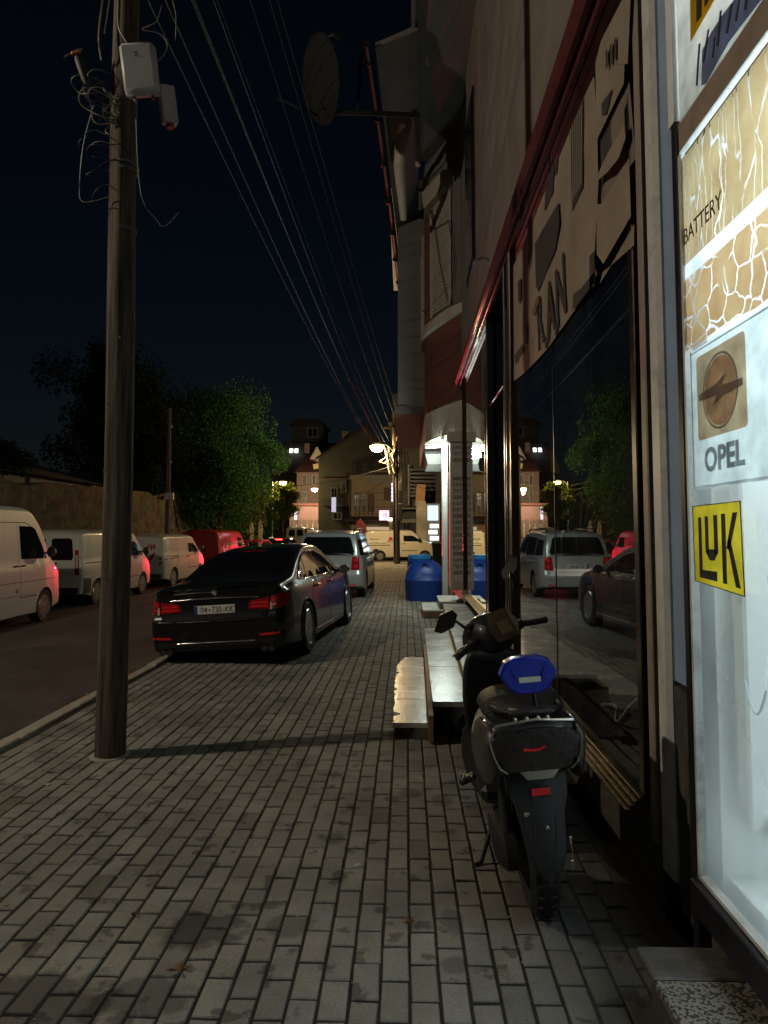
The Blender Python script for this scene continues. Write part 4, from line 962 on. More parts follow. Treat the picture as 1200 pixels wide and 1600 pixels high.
# boot lid, lamps, plate
bl = sed.patch('boot_lid', p_sed, [(-.66, .60), (.66, .60), (.70, .72), (.70, .985), (-.70, .985), (-.70, .72)], 'B', .004)
sed.line('chrome_strip', m_chrome, [(-.56, .865), (-.3, .875), (0, .88), (.3, .875), (.56, .865)], 'B', .012, .012, parent=bl)
for sg in (1, -1):
    t = sed.patch('tail_lamp', m_tail_d, [(sg * .70, .70), (sg * .80, .715), (sg * .845, .73), (sg * .845, .89), (sg * .80, .895), (sg * .715, .865)], 'B', .014)
    sed.patch('tail_lamp_side', m_tail_d, [(-2.43, .735), (-2.33, .76), (-2.22, .85), (-2.25, .885), (-2.40, .89), (-2.43, .885)], 'R' if sg > 0 else 'L', .012, parent=t, step=.03)
    sed.patch('light_bar', m_tail, [(sg * .73, .805), (sg * .84, .82), (sg * .84, .845), (sg * .73, .83)], 'B', .018, parent=t)
    sed.patch('light_bar', m_tail, [(sg * .73, .745), (sg * .84, .765), (sg * .84, .79), (sg * .73, .772)], 'B', .018, parent=t)
    sed.patch('reversing_lens', m_tail_w, [(sg * .702, .70), (sg * .735, .705), (sg * .725, .80), (sg * .705, .79)], 'B', .019, parent=t)
    t2 = sed.patch('tail_lamp', m_tail_d, [(sg * .43, .73), (sg * .69, .715), (sg * .69, .855), (sg * .47, .825), (sg * .44, .80)], 'B', .014)
    for z_ in (.745, .785): sed.patch('light_bar', m_tail, [(sg * .46, z_), (sg * .68, z_ - .008), (sg * .68, z_ + .02), (sg * .47, z_ + .022)], 'B', .018, parent=t2)
    sed.patch('reflector', m_tail, [(sg * .56, .40), (sg * .80, .41), (sg * .80, .44), (sg * .56, .425)], 'B', .008)
    sed.line('bumper_crease', p_sed, [(sg * .05, .60), (sg * .5, .605), (sg * .82, .62)], 'B', .008, .002)
    for q in (0, 1):
        c = sed.hit(sg * (.60 + .09 * q), .27, 'B', 0)
        m = MB(); m.lathe([(.04, -.06), (.042, -.07), (.036, -.07), (.034, .1)], 16, Matrix.Translation((c.x, c.y + .05, .245)), 'y'); m.build('exhaust_pipe', m_rim_d, r_, 40)
sed.patch('bumper_valance', m_blackpl, [(-.72, .30), (.72, .30), (.78, .36), (-.78, .36)], 'B', .006)
part('red_light_blocker', m_blackpl, r_, lambda m: m.box((0, 1.95, .13), (1.7, .1, .16)))  # unseen box added under the nose to block the red brake light
part('underbody', m_blackpl, r_, lambda m: m.box((0, -.2, .17), (1.5, 3.6, .08)))
sed.line('bumper_trim', m_chrome, [(-.5, .345), (.5, .345)], 'B', .008, .008)
sed.line('bumper_gap', m_well, [(-.83, .66), (-.7, .6), (.7, .6), (.83, .66)], 'B', .004, .001)
pl_ = sed.plate('', 0, .735)
c = sed.hit(0, .735, 'B', .012)
text('lettering', '04', .108, m_platek, pl_, T_face(c.x - .135, c.y - .0055, c.z), .001, sx=.8)
text('lettering', '730', .108, m_platek, pl_, T_face(c.x + .03, c.y - .0055, c.z), .001, sx=.8)
text('lettering', '-KK', .108, m_platek, pl_, T_face(c.x + .175, c.y - .0055, c.z), .001, sx=.8)
part('plate_mark', m_platek, pl_, lambda m: m.prism([(c.x - .075, c.z), (c.x - .06, c.z - .02), (c.x - .045, c.z), (c.x - .06, c.z + .012)], 'y', c.y - .006, c.y - .004))
part('plate_frame', m_blackpl, pl_, lambda m: m.box((c.x, c.y + .004, c.z - .006), (.54, .006, .14)))
# round badge: black ring, quartered disc
c = sed.hit(0, .945, 'B', .008)
bdg = part('badge', m_chrome, r_, lambda m: m.lathe([(.001, 0), (.042, 0), (.042, .01), (.038, .014), (.001, .012)], 28, Matrix.Translation((c.x, c.y, c.z)) @ Matrix.Rotation(R(10), 4, 'X') @ Matrix.Scale(-1, 4, (0, 1, 0)), 'y'), 40)
for a0, mt_ in ((0, m_plateb), (180, m_plateb), (90, m_plate), (270, m_plate)):
    part('badge_quarter', mt_, bdg, lambda m: m.add([(c.x, c.y - .0155, c.z)] + [(c.x + .024 * math.cos(R(a0 + 15 * k)), c.y - .0155, c.z + .024 * math.sin(R(a0 + 15 * k))) for k in range(7)], [list(range(8))]))
part('badge_ring', m_platek, bdg, lambda m: (lambda n: m.add([(c.x + rr * math.cos(2 * math.pi * k / 28), c.y - .0152, c.z + rr * math.sin(2 * math.pi * k / 28)) for k in range(28) for rr in (.036, .025)], [(2 * k, 2 * ((k + 1) % 28), 2 * ((k + 1) % 28) + 1, 2 * k + 1) for k in range(28)]))(0))
sed.mirror(.93, .92, 1.0, p_sed, (.17, .12, .14))
part('roof_aerial', p_sed, r_, lambda m: m.loft([[(x * .03, -.62 + y * .09, 1.47 + z) for x, y, z in ((-1, -1, 0), (1, -1, 0), (1, 1, 0), (-1, 1, 0))], [(x * .012, -.64 + y * .03, 1.545) for x, y in ((-1, -1), (1, -1), (1, 1), (-1, 1))]]), 40)
sed.patch('high_brake_lamp', m_tail_d, [(-.18, -.86), (.18, -.86), (.18, -.83), (-.18, -.83)], 'T', .01)

# ------------------------------------------------------------------ silver people carrier ahead of it
p_sil = paint('silver_paint', (.48, .52, .53), .3, metal=.45, coat=.7)
TOU = dict(L=4.40, W=1.80, zb=.2, belt=.98, wr=.32, ww=.21, wheel='star', axles=(-1.33, 1.33), step=.03, tumble=.27, crown=.03, soft=.05, rc=.09, bow=.07, bowf=.16,
    top=[(-2.2, 1.02), (-2.15, 1.2), (-2.05, 1.5), (-1.92, 1.585), (-1.2, 1.64), (0, 1.64), (.5, 1.6), (.85, 1.45), (1.4, 1.1), (1.9, .98), (2.1, .86), (2.2, .7)],
    plan=[(-2.2, .86), (-2.17, .91), (-2.1, .95), (-1.9, .98), (-1.2, 1), (1.3, .99), (1.9, .93), (2.1, .84), (2.2, .72)],
    bot=BOT(4.4, .2), rear=[(.2, -.02), (.35, .05), (.6, .06), (.7, 0), (1.1, -.02), (1.6, 0)], front=[(.2, 0), (.45, .05), (.7, 0)])
tr, tf = onZ(571, 932, 0), onZ(583, 919, 0)
hd = Vector((tf.x - tr.x, tf.y - tr.y, 0)).normalized(); rt = Vector((hd.y, -hd.x, 0)); base = Vector((tr.x, tr.y, 0)) + hd * 1.33 - rt * .86
tou = Car('people_carrier', 'silver people carrier parked on the pavement ahead of the black saloon', 'car', (base.x, base.y, 0), -math.atan2(hd.x, hd.y), TOU, p_sil)
tou.patch('rear_window', m_cglass, [(-.63, 1.07), (.63, 1.07), (.66, 1.14), (.57, 1.45), (.52, 1.50), (-.52, 1.50), (-.57, 1.45), (-.66, 1.14)], 'B', .006)
tg = tou.patch('tailgate', p_sil, [(-.70, .42), (.70, .42), (.72, .7), (.74, 1.03), (-.74, 1.03), (-.72, .7)], 'B', .004)
for win in ([(-2.0, 1.06), (-1.25, 1.04), (-1.2, 1.45), (-1.85, 1.42)], [(-1.17, 1.03), (-.12, 1.02), (-.12, 1.5), (-1.12, 1.47)], [(-.06, 1.02), (.98, 1.03), (.62, 1.36), (.3, 1.5), (-.06, 1.5)]):
    tou.patch('window', m_cglass, win, 'R', .005, mirror=True)
for poly in ([(-1.0, .34), (-.14, .3), (-.12, .98), (-1.14, 1.0), (-1.12, .7)], [(-.08, .3), (.92, .3), (1.0, .55), (1.05, .97), (-.06, .98)]):
    for d_, vw in zip(tou.patch('door', p_sil, poly, 'R', .003, mirror=True), 'RL'):
        hy = sum(p[0] for p in poly) / 5 - .2; m = MB(); m.tube([tou.hit(hy - .1, .88, vw, 0), tou.hit(hy - .08, .88, vw, .03), tou.hit(hy + .08, .885, vw, .03), tou.hit(hy + .1, .885, vw, 0)], .013, 8); m.build('handle', p_sil, d_, 60)
for sg in (1, -1):
    t = tou.patch('tail_lamp', m_tail_d, [(sg * .58, .70), (sg * .785, .72), (sg * .775, 1.03), (sg * .62, 1.03)], 'B', .012)
    for z in (.80, .95): tou.patch('light_disc', m_tail, [(sg * (.70 + .05 * math.cos(a * .7854)), z + .055 * math.sin(a * .7854)) for a in range(8)], 'B', .018, parent=t)
    tou.patch('reflector', m_tail, [(sg * .52, .34), (sg * .72, .35), (sg * .72, .38), (sg * .52, .37)], 'B', .008)
    part('roof_rail', m_chrome, tou.root, lambda m: m.tube([(sg * .60, -1.75, 1.60), (sg * .61, -1.6, 1.69), (sg * .62, .2, 1.70), (sg * .62, .4, 1.62)], .022, 8), 60)
tou.plate('', 0, .80, blue=True)
c = tou.hit(0, .80, 'B', .012); text('lettering', '01 264-IE', .1, m_platek, tg, T_face(c.x + .02, c.y - .008, c.z), .001, sx=.8)
tou.patch('lower_bumper', m_blackpl, [(-.7, .25), (.7, .25), (.74, .33), (-.74, .33)], 'B', .006)
tou.mirror(.89, .92, 1.06, m_blackpl, (.17, .12, .17))

# ------------------------------------------------------------------ vans
p_wht = paint('white_paint', (.56, .55, .51), .4, coat=.3, dirt=(.45, .42, .36))
p_red = paint('red_paint', (.30, .012, .016), .3, coat=.6)
def van_spec(L, W, H, hood, base, wr=.33, **k):
    d = dict(L=L, W=W, zb=.24, belt=1.12, wr=wr, ww=.22, wheel='hub', axles=(-L / 2 + .95, L / 2 - .9), step=.02, tumble=.10, crown=.04, soft=.05, rc=.12, bow=.03, bowf=.16, bot=BOT(L, .24, .1),
        top=[(-L / 2, H - .09), (-L / 2 + .06, H - .03), (-L / 2 + .4, H), (base - .95, H), (base - .75, H - .05), (base - .45, H - .32), (base, hood + .17), (L / 2 - .35, hood), (L / 2 - .1, hood - .14), (L / 2, hood - .3)],
        plan=[(-L / 2, .95), (-L / 2 + .04, .975), (-L / 2 + .15, .99), (-L / 2 + .6, 1), (L / 2 - 1, .99), (L / 2 - .5, .94), (L / 2 - .15, .84), (L / 2, .72)],
        rear=[(.2, .02), (.5, .04), (.62, 0), (1, 0), (H, -.05)], front=[(.2, 0), (.45, .05), (.8, 0)])
    d.update(k); return d
def van_common(v, sp, H, hood, base, handle=True, colour=None, cab=None):
    """cab window, door, handles, sliding-door rail, mirrors, windscreen"""
    L = sp['L']; y0 = base - 1.42
    v.patch('windscreen', m_cglass, [(-.62, base - .06), (.62, base - .06), (.56, base - .66), (-.56, base - .66)], 'T', .006)
    for d_, vw in zip(v.patch('door', v.mat, [(y0, .42), (sp['axles'][1] - .46, .42), (sp['axles'][1] - .40, .74), (base - .08, hood + .08), (base - .68, H - .2), (y0 + .02, H - .18)], 'R', .003, mirror=True, step=.083), 'RL'):
        v.patch('window', m_cglass, [(y0 + .1, hood + .16), (base - .22, hood + .14), (base - .66, H - .32), (base - .8, H - .26), (y0 + .1, H - .25)], vw, .006, parent=d_)
        a = v.hit(y0 + .14, hood + .02, vw, .02); m = MB(); m.tube([v.hit(y0 + .06, hood + .02, vw, .0), v.hit(y0 + .08, hood + .02, vw, .03), v.hit(y0 + .2, hood + .025, vw, .03), v.hit(y0 + .22, hood + .025, vw, 0)], .016, 8); m.build('handle', m_blackpl, d_, 60)
    for vw in 'RL':
        sd = v.patch('sliding_door', v.mat, [(y0 - 1.0, .42), (y0 - .03, .42), (y0 - .03, H - .18), (y0 - 1.0, H - .18)], vw, .003)
        m = MB(); m.tube([v.hit(y0 - .22, hood + .02, vw, 0), v.hit(y0 - .2, hood + .02, vw, .03), v.hit(y0 - .08, hood + .02, vw, .03), v.hit(y0 - .06, hood + .02, vw, 0)], .016, 8); m.build('handle', m_blackpl, sd, 60)
    v.line('slide_rail', m_blackpl, [(-L / 2 + .2, hood + .06), (y0 - .95, hood + .06)], 'R', .014, .002, mirror=True)
    v.line('rub_strip', m_blackpl, [(y0, .62), (sp['axles'][1] - .45, .62)], 'R', .02, .002, mirror=True)
    v.mirror(sp['W'] / 2 + .02, base - .38, hood + .28, m_blackpl, (.17, .12, .24))
    for sg in (1, -1): v.patch('headlamp', m_lens, [(sg * .46, .68), (sg * .72, .72), (sg * .74, .92), (sg * .52, .86)], 'F', .01)
def barn_doors(v, H, W, hood, win=True, sides=(1, -1)):
    for sg in sides:
        d_ = v.patch('rear_door', v.mat, [(sg * .012, .46), (sg * (W / 2 - .22), .46), (sg * (W / 2 - .22), 1.2), (sg * (W / 2 - .28), H - .14), (sg * .012, H - .12)], 'B', .006)
        if win: v.patch('window', m_cglass, [(sg * .08, hood + .14), (sg * (W / 2 - .32), hood + .14), (sg * (W / 2 - .28), hood + .22), (sg * (W / 2 - .33), H - .22), (sg * (W / 2 - .39), H - .17), (sg * .12, H - .17), (sg * .08, H - .21)], 'B', .011, parent=d_)
        c = v.hit(sg * .16, hood + .06, 'B', .02); box('handle', m_blackpl, d_, c, (.2, .03, .035), b=.008)
    v.patch('rear_bumper', m_blackpl, [(-W / 2 + .12, .32), (W / 2 - .12, .32), (W / 2 - .1, .5), (-W / 2 + .1, .5)], 'B', .03)
RZ = -.3
def vloc(px, py, dx, y_from_wheel):     # ground point under a right-hand wheel -> centre of the vehicle
    q = onZ(px, py, RZ); return (q.x - dx, q.y + y_from_wheel, RZ)

# high-roof van cut by the left edge
SP1 = van_spec(5.6, 1.94, 2.44, 1.22, 2.15, wr=.35, axles=(-1.75, 1.8), belt=1.25)
q = onZ(66, 972, RZ)
v1 = Car('panel_van', 'tall cream white high roof van cut off by the left edge of the picture', 'van', (q.x - .86, q.y - 1.8, RZ), R(1.5), SP1, p_wht)
van_common(v1, SP1, 2.3, 1.22, 2.15)
v1.line('roof_seam', m_well, [(-2.7, 2.12), (1.1, 2.12), (1.35, 2.02)], 'R', .008, .001)
v1.line('side_seam', m_well, [(-2.7, .92), (2.4, .92)], 'R', .006, .001)
v1.line('side_seam', m_well, [(-2.7, .66), (1.3, .66)], 'R', .005, .001)
for a, b in ((-1.6, -.05), (-2.6, -1.7)): v1.patch('side_panel', p_wht, [(a, 1.32), (b, 1.32), (b, 2.0), (a, 2.0)], 'R', .004)
for y_ in (.58, ): v1.patch('filler_cap', m_amber, [(y_ + .06 * math.cos(k), .75 + .05 * math.sin(k)) for k in (0, 1, 2, 3, 4, 5)], 'R', .006)

# medium van whose rear door faces us
SP2 = van_spec(4.8, 1.90, 1.95, 1.06, 1.72, axles=(-1.55, 1.45))
q = onZ(152, 944, RZ)
v2 = Car('panel_van', 'white panel van with a dark window in its rear door behind the wooden pole', 'van', (q.x - .86, q.y + 1.55, RZ), R(-2), SP2, p_wht)
van_common(v2, SP2, 1.9, 1.06, 1.72); barn_doors(v2, 1.93, 1.9, 1.06)
for sg in (1, -1):
    t = v2.patch('tail_lamp', m_tail_d, [(sg * .74, .82), (sg * .845, .84), (sg * .80, 1.46), (sg * .71, 1.46)], 'B', .016)
    v2.patch('clear_lens', m_tail_w, [(sg * .755, 1.0), (sg * .815, 1.0), (sg * .79, 1.33), (sg * .735, 1.33)], 'B', .02, parent=t)
for vw in 'RL': v2.patch('corner_bumper', m_blackpl, [(-2.34, .34), (-1.98, .34), (-1.98, .72), (-2.34, .74)], vw, .008)
v2.patch('side_panel', p_wht, [(-2.1, 1.28), (-1.05, 1.28), (-1.05, 1.72), (-1.95, 1.74)], 'R', .005)
v2.plate('', -.42, .86)

# small delivery van with a red and white door print
SP3 = van_spec(4.4, 1.79, 1.80, 1.02, 1.48, axles=(-1.32, 1.33))
q = onZ(273, 917, RZ)
v3 = Car('delivery_van', 'small white delivery van with a red print on its rear door beyond the pole', 'van', (q.x - .82, q.y + 1.32, RZ), R(-3), SP3, p_wht)
van_common(v3, SP3, 1.76, 1.02, 1.48); barn_doors(v3, 1.78, 1.79, 1.02, win=False)
for sg in (1, -1):
    t = v3.patch('tail_lamp', m_tail_d, [(sg * .68, .80), (sg * .79, .82), (sg * .79, 1.06), (sg * .69, 1.08)], 'B', .016)
    v3.patch('clear_lens', m_tail_w, [(sg * .695, .9), (sg * .77, .91), (sg * .77, .98), (sg * .695, .97)], 'B', .02, parent=t)
pr = v3.patch('door_print', M('door_print_white', (.6, .58, .54), .5, var=.08), [(.18, .72), (.52, .72), (.60, 1.55), (.24, 1.55)], 'B', .012)
m_prt = M('door_print_red', (.38, .012, .02), .45, var=.12)
v3.patch('print_shape', m_prt, [(.2, .74), (.3, .74), (.5, 1.08), (.56, 1.2), (.5, 1.24), (.3, 1.0)], 'B', .014, parent=pr)
for k in range(3): v3.patch('print_shape', m_prt, [(.26 + .1 * k, 1.28 + .02 * k), (.33 + .1 * k, 1.3 + .02 * k), (.36 + .09 * k, 1.5), (.29 + .09 * k, 1.48)], 'B', .014, parent=pr)
v3.patch('roof_vent', m_blackpl, [(-.6, 1.69), (-.4, 1.69), (-.4, 1.71), (-.6, 1.71)], 'B', .012)
v3.line('waist_stripe', m_prt, [(-2.1, 1.0), (-.9, 1.02)], 'R', .02, .002)

# red box van
SP4 = van_spec(4.9, 1.9, 1.98, 1.05, 1.75, axles=(-1.5, 1.5))
q = onZ(330, 900, RZ)
v4 = Car('delivery_van', 'dark red panel van parked ahead of the small white delivery van', 'van', (-8.95, 33.4, RZ - .02), R(-3), SP4, p_red)
van_common(v4, SP4, 1.92, 1.05, 1.75); barn_doors(v4, 1.94, 1.9, 1.05, win=False)
for sg in (1, -1): v4.patch('tail_lamp', m_tail_d, [(sg * .74, .8), (sg * .84, .82), (sg * .82, 1.25), (sg * .73, 1.25)], 'B', .016)
for k in range(3): v4.line('panel_rib', p_red, [(-2.0 + .55 * k, .6), (-2.0 + .55 * k, 1.75)], 'R', .012, .002)

# cream van across the junction, facing right
SP5 = van_spec(4.35, 1.75, 1.80, 1.0, 1.42, axles=(-1.3, 1.36), wr=.30)
p_crm = paint('cream_paint', (.66, .62, .5), .4, coat=.3)
v5 = Car('delivery_van', 'cream delivery van with lettering on its side standing across the junction', 'van', (-.34, 42.9, -.13), R(-85), SP5, p_crm)
van_common(v5, SP5, 1.76, 1.0, 1.42)
c0 = v5.root
for k, (s_, y_, z_, sz, mt_) in enumerate((('Systems', -1.62, 1.3, .16, m_platek), ('LIFT & GO', -1.62, 1.12, .09, m_platek), ('SERVICE', -.62, 1.12, .17, m_platek))):
    p0 = v5.hit(y_, z_, 'R', .012)
    text('lettering', s_, sz, mt_, c0, Matrix.Translation(p0) @ Matrix(((0, 0, 1, 0), (1, 0, 0, 0), (0, 1, 0, 0), (0, 0, 0, 1))), .001)
for y_, mt_ in ((-.8, m_prt), (-.52, m_plateb)): v5.patch('side_logo', mt_, [(y_, 1.2), (y_ + .26, 1.2), (y_ + .24, 1.4), (y_ + .04, 1.42)], 'R', .012)
v5.line('slide_stripe', m_blackpl, [(-2.0, .94), (-.7, .94)], 'R', .02, .003)

# ------------------------------------------------------------------ cars farther off
p_dk = paint('dark_red_paint', (.06, .012, .014), .3); p_blk2 = paint('grey_paint', (.03, .032, .035), .3, metal=.3)
HAT = dict(L=4.0, W=1.72, zb=.2, belt=.93, wr=.3, ww=.2, wheel='hub', axles=(-1.2, 1.25), step=.03, tumble=.32, crown=.03, soft=.06, rc=.08, bow=.07, bowf=.15,
    top=[(-2, .96), (-1.93, 1.1), (-1.75, 1.33), (-1.4, 1.44), (-.3, 1.49), (.3, 1.45), (.7, 1.28), (1.15, 1.02), (1.7, .9), (2, .66)],
    plan=[(-2, .85), (-1.96, .9), (-1.85, .95), (-1.4, 1), (1.2, .99), (1.7, .92), (1.9, .83), (2, .7)], bot=BOT(4, .2), rear=[(.2, 0), (.35, .05), (.6, .05), (.75, 0), (1.4, 0)], front=[(.2, 0), (.45, .05), (.7, 0)])
def hatch(name, label, loc, rz, pm, lit=0, tailm=None, cat='car'):
    h = Car(name, label, cat, loc, rz, HAT, pm)
    h.patch('rear_window', m_cglass, [(-.6, 1.02), (.6, 1.02), (.56, 1.33), (.5, 1.37), (-.5, 1.37), (-.56, 1.33)], 'B', .006)
    h.patch('windscreen', m_cglass, [(-.6, 1.1), (.6, 1.1), (.5, .5), (-.5, .5)], 'T', .006)
    for win in ([(-1.5, 1.0), (-.12, .98), (-.12, 1.38), (-.9, 1.36), (-1.3, 1.26)], [(-.05, .98), (.9, .98), (.55, 1.22), (.25, 1.36), (-.05, 1.38)]): h.patch('window', m_cglass, win, 'R', .005, mirror=True)
    for sg in (1, -1): h.patch('tail_lamp', tailm or m_tail_d, [(sg * .52, .74), (sg * .70, .74), (sg * .69, .96), (sg * .56, .96)], 'B', .012)
    for sg in (1, -1): h.patch('headlamp', m_lens, [(sg * .5, .62), (sg * .72, .64), (sg * .7, .78), (sg * .5, .74)], 'F', .01)
    h.mirror(.85, .72, 1.0, pm, (.16, .1, .13)); h.plate('', 0, .68)
    return h
m_brake = glow('brake_lamp', (1, .03, .03), 16)
brk = hatch('braking_car', 'dark car with a glowing red brake light just above the black saloon roof', (-7.75, 44.6, -.27), R(0), p_blk2, tailm=m_brake)
brk.patch('high_brake_lamp', m_brake, [(-.2, 1.385), (.2, 1.385), (.2, 1.415), (-.2, 1.415)], 'B', .012)
lamp('brake_light', 'SPOT', (.75, -2.2, .95), 3000, (1, .02, .06), .12, (R(95), 0, R(185)), 50, parent=brk.root)
hatch('parked_car', 'small red car at the end of the row of parked vans', (-8.4, 39.6, RZ), R(-4), p_red)
hatch('parked_car', 'dark car parked under the trees beside the folded parasols', (-9.9, 49.4, RZ + .05), R(-3), p_dk)
SP6 = van_spec(4.2, 1.75, 1.85, 1.0, 1.42)
v6 = Car('estate_van', 'pale yellow van with two rear windows waiting in the far street', 'van', (-9.2, 60, .1), R(4), SP6, p_crm); van_common(v6, SP6, 1.8, 1.0, 1.42); barn_doors(v6, 1.82, 1.75, 1.0)
far = hatch('far_car', 'car with red tail lights climbing the far street', (-11.6, 74, .66), R(6), p_blk2, tailm=glow('far_tail', (1, .04, .03), 7))
# ================================================================== LEDGES AND STEPS BESIDE THE SHOP
m_marble = M('grey_white_marble', (.55, .56, .53), .25, var=.16, scale=3, dirt=(.3, .29, .25), dscale=4, damt=.6, bump=.1, bscale=30)
m_riser = M('brown_tile_riser', (.2, .14, .09), .6, var=.3, scale=5, dirt=(.08, .06, .045), dscale=6)
m_black = M('ledge_black', (.012, .012, .013), .9, var=.3)  # plain black for the ledge base and back wall
def slabs(parent, cuts, left, right, z, t, mat=m_marble, rag=0, seed=1):
    rr = random.Random(seed)
    for y0, y1 in zip(cuts, cuts[1:]):
        n = 16; L_ = [(left(lerp(y0, y1, k / n)) + (rr.gauss(0, rag) if 0 < k < n else rr.gauss(0, rag * .4)), lerp(y0 + .003, y1 - .003, k / n)) for k in range(n + 1)]
        R_ = [(right(y1), y1 - .003), (right(y0), y0 + .003)]
        part('slab', mat, parent, lambda m: m.prism(L_ + R_, 'z', z - t + rr.gauss(0, .001), z + rr.gauss(0, .001)))
lg = thing('marble_ledge', 'long low ledge topped with pale marble slabs along the dark shop front', 'ledge', (0, 0, 0))
slabs(lg, [5.86, 6.6, 7.35, 8.1, 8.9, 9.6, 10.2], lambda y: lerp(.21, .25, (y - 5.8) / 4.4), lambda y: lerp(.50, .61, (y - 5.8) / 4.4), .27, .045)
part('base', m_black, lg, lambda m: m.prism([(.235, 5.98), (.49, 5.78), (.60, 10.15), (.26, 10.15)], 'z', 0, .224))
part('upstand', m_riser, lg, lambda m: m.prism([(.51, 5.95), (.56, 5.95), (.665, 12.2), (.625, 12.2)], 'z', .05, .375))
slabs(lg, [6.3, 7.4, 8.5, 9.6, 10.7, 12.3], lambda y: lerp(.50, .62, (y - 5.9) / 6.3), lambda y: 1.0, .405, .03, seed=3)
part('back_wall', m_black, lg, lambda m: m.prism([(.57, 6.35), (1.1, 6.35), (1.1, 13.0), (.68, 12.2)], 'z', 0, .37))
st_ = thing('broken_step', 'lower marble step with broken chipped edges beside the ledge', 'step', (0, 0, 0))
slabs(st_, [5.75, 6.55, 7.2, 7.9, 8.7], lambda y: -.115 + max(0, y - 8.2) * .2 + (.05 if 5.98 < y < 6.1 else 0) + (.022 if 6.9 < y < 7.02 else 0) + (.035 if 7.72 < y < 7.8 else 0) + .006 * math.sin(y * 3.3), lambda y: lerp(.165, .20, (y - 5.6) / 3.4), .13, .04, rag=.004, seed=8)
part('base', m_stone_dk, st_, lambda m: m.prism([(-.095, 5.82), (.165, 5.72), (.20, 8.75), (-.09, 8.4)], 'z', 0, .089))
part('edge_board', mm('raw_wood', (.34, .2, .09), .7, var=.35, scale=7), st_, lambda m: m.prism([(.168, 5.6), (.205, 5.6), (.25, 9.1), (.215, 9.1)], 'z', .02, .225))
m_blkstep = M('white_step_stone', (.62, .63, .58), .5, var=.12, scale=4)
es = thing('entrance_steps', 'two pale stone entrance steps between the ledge and the blue tank', 'steps', (0, 0, 0))
for (x0, x1, y0, y1, z1) in ((.32, .70, 13.6, 15.0, .15), (.64, 1.05, 13.75, 15.0, .3)):
    part('step', m_riser, es, lambda m: m.box(((x0 + x1) / 2, (y0 + y1) / 2, (z1 - .03) / 2), (x1 - x0, y1 - y0, z1 - .03)))
    part('tread', m_blkstep, es, lambda m: m.box(((x0 + x1) / 2, (y0 + y1) / 2 - .01, z1 - .012), (x1 - x0 + .02, y1 - y0 + .02, .03), b=.004))
o = part('rag', mm('dark_rag', (.03, .028, .027), .9), None, lambda m: m.loft([[(.93 + .07 * math.cos(a) * k, 12.5 + .13 * math.sin(a) * k, z) for a in [q * .7 for q in range(9)]] for k, z in ((1, .408), (.8, .45), (.5, .47))])); tag(o, 'small dark crumpled rag lying on the ledge beside the glass', 'rag')

# ================================================================== SCOOTER
m_sblk = M('scooter_black', (.012, .012, .014), .5, var=.25, scale=10, coat=.2)
m_sgry = M('scooter_grey', (.06, .057, .052), .45, metal=.3, var=.12, scale=6, coat=.3)
m_smat = M('scooter_matt', (.010, .0105, .012), .6, var=.2, scale=14)
m_seat = M('seat_vinyl', (.017, .017, .018), .55, var=.25, scale=12, bump=.4, bscale=90)
m_blue = M('blue_plastic_gloss', (.006, .018, .36), .25, var=.12, scale=6, coat=.6)
m_smoke = M('smoked_lens', (.022, .015, .014), .28, var=.3, scale=12, coat=.5)
m_inst = M('instrument_face', (.15, .105, .055), .3, var=.25, scale=12, coat=.5)
m_refl = M('red_reflector', (.55, .02, .025), .35, var=.1)
m_silver = M('silver_trim', (.6, .58, .5), .25, metal=.8, var=.1)
SCX, SCY = .585, 3.24
sc = thing('motor_scooter', 'black and grey motor scooter with a blue backrest parked beside the shop window', 'scooter', (SCX, SCY, 0))
sc.rotation_euler = (0, R(-5.5), R(0.5)); sc.scale = (.92, .96, .97)
def sec(y, pts): return [(x, y, z) for x, z in pts]
def sym(h): return [(x, z) for x, z in h] + [(-x, z) for x, z in h[::-1] if x > 1e-6]
# rear wheel
def scooter_wheel(y, r, w, T=None):
    t = MB(); t.lathe([(r * .66, -w * .4), (r * .85, -w * .5), (r * .96, -w * .34), (r, 0), (r * .96, w * .34), (r * .85, w * .5), (r * .66, w * .4)], 36, (T or Matrix()) @ Matrix.Translation((0, y, r)), 'x')
    o = t.build('wheel', m_tyre, sc, 40)
    q = MB(); q.lathe([(r * .67, -w * .36), (r * .6, -w * .3), (.05, -w * .25), (.05, w * .25), (r * .6, w * .3), (r * .67, w * .36)], 28, (T or Matrix()) @ Matrix.Translation((0, y, r)), 'x'); q.build('rim', m_rim_d, o, 40)
    g = MB()
    for k in range(30):
        a = 2 * math.pi * k / 30
        for sg in (-1, 1): g.box((sg * w * .2, y + r * .985 * math.cos(a), r + r * .985 * math.sin(a)), (w * .22, .012, .02), rx=a)
    tr_ = g.build('tread_blocks', m_tyre, o); tag(tr_, kind='stuff')
scooter_wheel(0, .275, .135)
